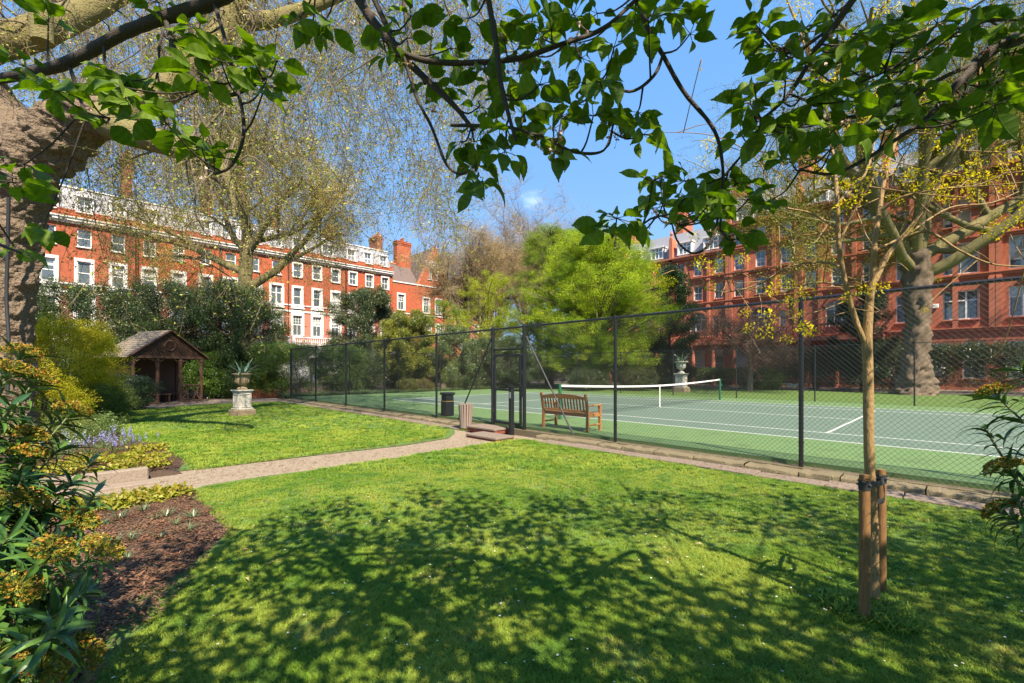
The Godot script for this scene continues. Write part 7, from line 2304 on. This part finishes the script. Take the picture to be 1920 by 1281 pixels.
	for k in spots.size():
		var d: float = 830.0 * 1.68 / (spots[k][1] - 694.0)
		var g := on_ground(spots[k][0], d, 0.02)
		var o := part("grass_tuft", G["strap%d" % (k % 2)], self, turned(g, rf(0.32, 0.5), 0.2))
		var m: StandardMaterial3D = M.leaf_waxy.duplicate()
		m.albedo_color = lin(0.09, 0.13, 0.05)
		o.material_override = m
		tag(o, "small green tuft sprouting from the bark mulch", "grass tuft", "tufts sprouting in the mulch bed")
	# a few broad low weeds along the spurge
	shrub("fern_shrub", "low leafy plants filling the bed behind the orange spurge", W(-0.9, 13.6, 0.05), Vector3(1.3, 0.7, 1.8), ["fine0", "small2"], Color(0.10, 0.16, 0.035), Color(0.2, 0.25, 0.06), 260, Vector2(0.3, 0.5))
	shrub("fern_shrub", "low green plants between the bluebells and the feathery shrub", W(0.0, 15.2, 0.05), Vector3(0.9, 0.55, 1.3), ["fine0", "broad2"], Color(0.09, 0.15, 0.04), Color(0.17, 0.24, 0.06), 160, Vector2(0.3, 0.45))

func on_lawn(x: float, y: float) -> bool:  # n, s
	if x > 7.8: return false
	if y < 7.7:
		var e := 1.14 if y > 5.4 else lerpf(-0.32, 1.14, clampf((y - 2.6) / 2.8, 0, 1))
		return x > e
	if y < 9.15: return false
	if x < lerpf(1.42, 0.5, clampf((y - 11.0) / 8.0, 0, 1)): return false
	if y < 10.3 and x > 6.5 + (y - 9.15) * 0.9: return false
	return y < 26.0 - 0.4 * absf(x - 5.6)

func lawn_cover() -> void:
	var tufts := []
	for kind in 4:
		var q := Leaves.new()
		var wide := 1.0 if kind < 2 else 1.9
		for j in 22:
			var a := rf(0, TAU)
			var o := Vector3(cos(a), 0, sin(a))
			var p := Vector3(rf(-1, 1), 0, rf(-1, 1)) * 0.035 * wide
			var g := rf(0.75, 1.2)
			var yel := rf(0.85, 1.3)
			var c := Color(g * yel, g, g * 0.9)
			q.blade(p, (Vector3.UP * 1.2 + o * rf(0.1, 0.9)).normalized(), o.cross(Vector3.UP), rf(0.022, 0.045) * (1.0 if kind < 2 else 1.25), rf(0.0022, 0.0036) * wide, o * 0.8 + Vector3.DOWN * 0.2, c * 0.9, c * 1.05)
		tufts.append(q.mesh(M.grass_blade))
	var where := [[], [], [], []]
	var tints := [PackedColorArray(), PackedColorArray(), PackedColorArray(), PackedColorArray()]
	var f := FastNoiseLite.new()
	f.frequency = 0.55; f.fractal_octaves = 4
	for band in [[2.0, 4.2, 30000, 0], [4.2, 7.5, 36000, 0], [7.5, 12.5, 30000, 2], [12.5, 24.5, 26000, 2]]:
		for k in band[2]:
			var d := sqrt(rf(band[0] * band[0], band[1] * band[1]))
			var u := rf(-1.3, 1.3)
			var p := EYE + FWD * d + RGT * u * d
			if not on_lawn(p.x, -p.z): continue
			var kk: int = band[3] + rng.randi() % 2
			p.y = -0.004
			where[kk].append(turned(p, rf(0.75, 1.25) * (1.0 if d < 7.5 else (1.15 if d < 12.5 else 1.5)), 0.15))
			var v := f.get_noise_2d(p.x, p.z)
			var v2 := f.get_noise_2d(p.x * 4.0 + 50.0, p.z * 4.0)
			var c := Color(0.135, 0.245, 0.022).lerp(Color(0.265, 0.34, 0.045), clampf(0.45 + v * 1.1 + v2 * 0.7, 0, 1))
			if v2 > 0.22 and f.get_noise_2d(p.x * 1.7 + 9.0, p.z * 1.7) > 0.12:  # thin, strawy spots and clover
				if rng.randf() < 0.45:
					where[kk].pop_back()
					continue
				c = c.lerp(Color(0.36, 0.31, 0.09), rf(0.1, 0.55))
			elif v2 < -0.28: c = c.lerp(Color(0.085, 0.19, 0.03), 0.6)
			tints[kk].append(tint(c, 0.14))
	for k in 4:
		tag(scatter("grass", tufts[k], where[k], tints[k], self), ["short mown grass blades of the near lawn", "short mown grass blades mixed through the near lawn", "coarser grass blades of the lawn towards the gazebo", "coarser grass blades mixed through the lawn by the urn"][k], "grass")
	# longer uncut grass round the stakes and the bin
	var lg := []
	var lt := PackedColorArray()
	for q in [[W(3.95, 0.46), 0.22, 150, 2.6], [W(7.88, 9.92), 0.2, 60, 1.8]]:
		for k in q[2]:
			var a := rf(0, TAU)
			lg.append(turned(q[0] + Vector3(cos(a), 0, sin(a)) * q[1] * sqrt(rng.randf()), q[3] * rf(0.7, 1.2), 0.2))
			lt.append(tint(Color(0.15, 0.25, 0.03), 0.2))
	tag(scatter("grass", tufts[0], lg, lt, self), "long uncut grass round the foot of the tree stakes", "grass")
	# daisies and fallen scraps
	var dz := Leaves.new()
	for k in 9:
		var a := TAU * k / 9.0
		dz.leaf(Vector3.UP * 0.028, Vector3(cos(a), 0.1, sin(a)), Vector3.UP, 0.009, 0.005, Color(0.8, 0.8, 0.76), 0.0)
	dz.leaf(Vector3(-0.003, 0.03, 0), Vector3.RIGHT, Vector3.UP, 0.006, 0.005, Color(0.6, 0.45, 0.03), 0.0)
	dz.twig(PackedVector3Array([Vector3.ZERO, Vector3.UP * 0.028]), 0.0008, 0.0008, Color(0.1, 0.18, 0.03))
	var dw := []
	for k in 420:
		var d := sqrt(rf(4.5, 36.0))
		var p := EYE + FWD * d + RGT * rf(-1.0, 1.2) * d
		p.y = 0.006
		if on_lawn(p.x, -p.z): dw.append(turned(p, rf(0.6, 1.1), 0.3))
	tag(scatter("daisy_cover", dz.mesh(M.petal), dw, PackedColorArray(), self), "tiny white daisies and petals dotted over the lawn", "daisies")
	var bits := Leaves.new()
	for k in 7:
		bits.leaf(Vector3(rf(-0.14, 0.14), rf(0.0, 0.006), rf(-0.14, 0.14)), (rdir() * Vector3(1, 0.2, 1)).normalized(), Vector3.UP, rf(0.012, 0.035), rf(0.006, 0.016), Color.WHITE * rf(0.6, 1.3), 0.2)
	var bp := []
	var bt := PackedColorArray()
	for k in 1500:
		var p := W(rf(-1.0, 7.6), rf(7.75, 9.1), 0.0)
		if k % 3 == 0: p = W(rf(7.76, 8.12), rf(-2.0, 25.0), 0.03)
		if k % 3 == 1: p = W(8.43 + absf(rng.randfn(0.0, 0.12)), rf(-2.0, 25.0), 0.14)
		if p.x > 8.62: p.y = COURT_Y + 0.012
		bp.append(turned(p, rf(0.7, 1.3), 0.1)); bt.append(tint(Color(0.20, 0.12, 0.065), 0.45))
	tag(scatter("leaf_litter", bits.mesh(M.petal), bp, bt, self), "brown leaf litter along the path, paving strip and kerb", "leaf litter")
	var fl := Leaves.new()
	fl.leaf(Vector3.ZERO, Vector3(0, 0.1, 1).normalized(), Vector3.UP, 0.07, 0.02, Color.WHITE, 0.5)
	var fw := []
	var ft := PackedColorArray()
	for k in 60:
		var d := rf(2.5, 10.0)
		var p := EYE + FWD * d + RGT * rf(-0.9, 1.2) * d
		p.y = 0.035
		if on_lawn(p.x, -p.z):
			fw.append(turned(p, rf(0.5, 1.2), 0.5)); ft.append(tint(Color(0.36, 0.27, 0.14), 0.4))
	tag(scatter("fallen_leaves", fl.mesh(M.petal), fw, ft, self), "dry tan leaf scraps lying on the lawn", "leaves")
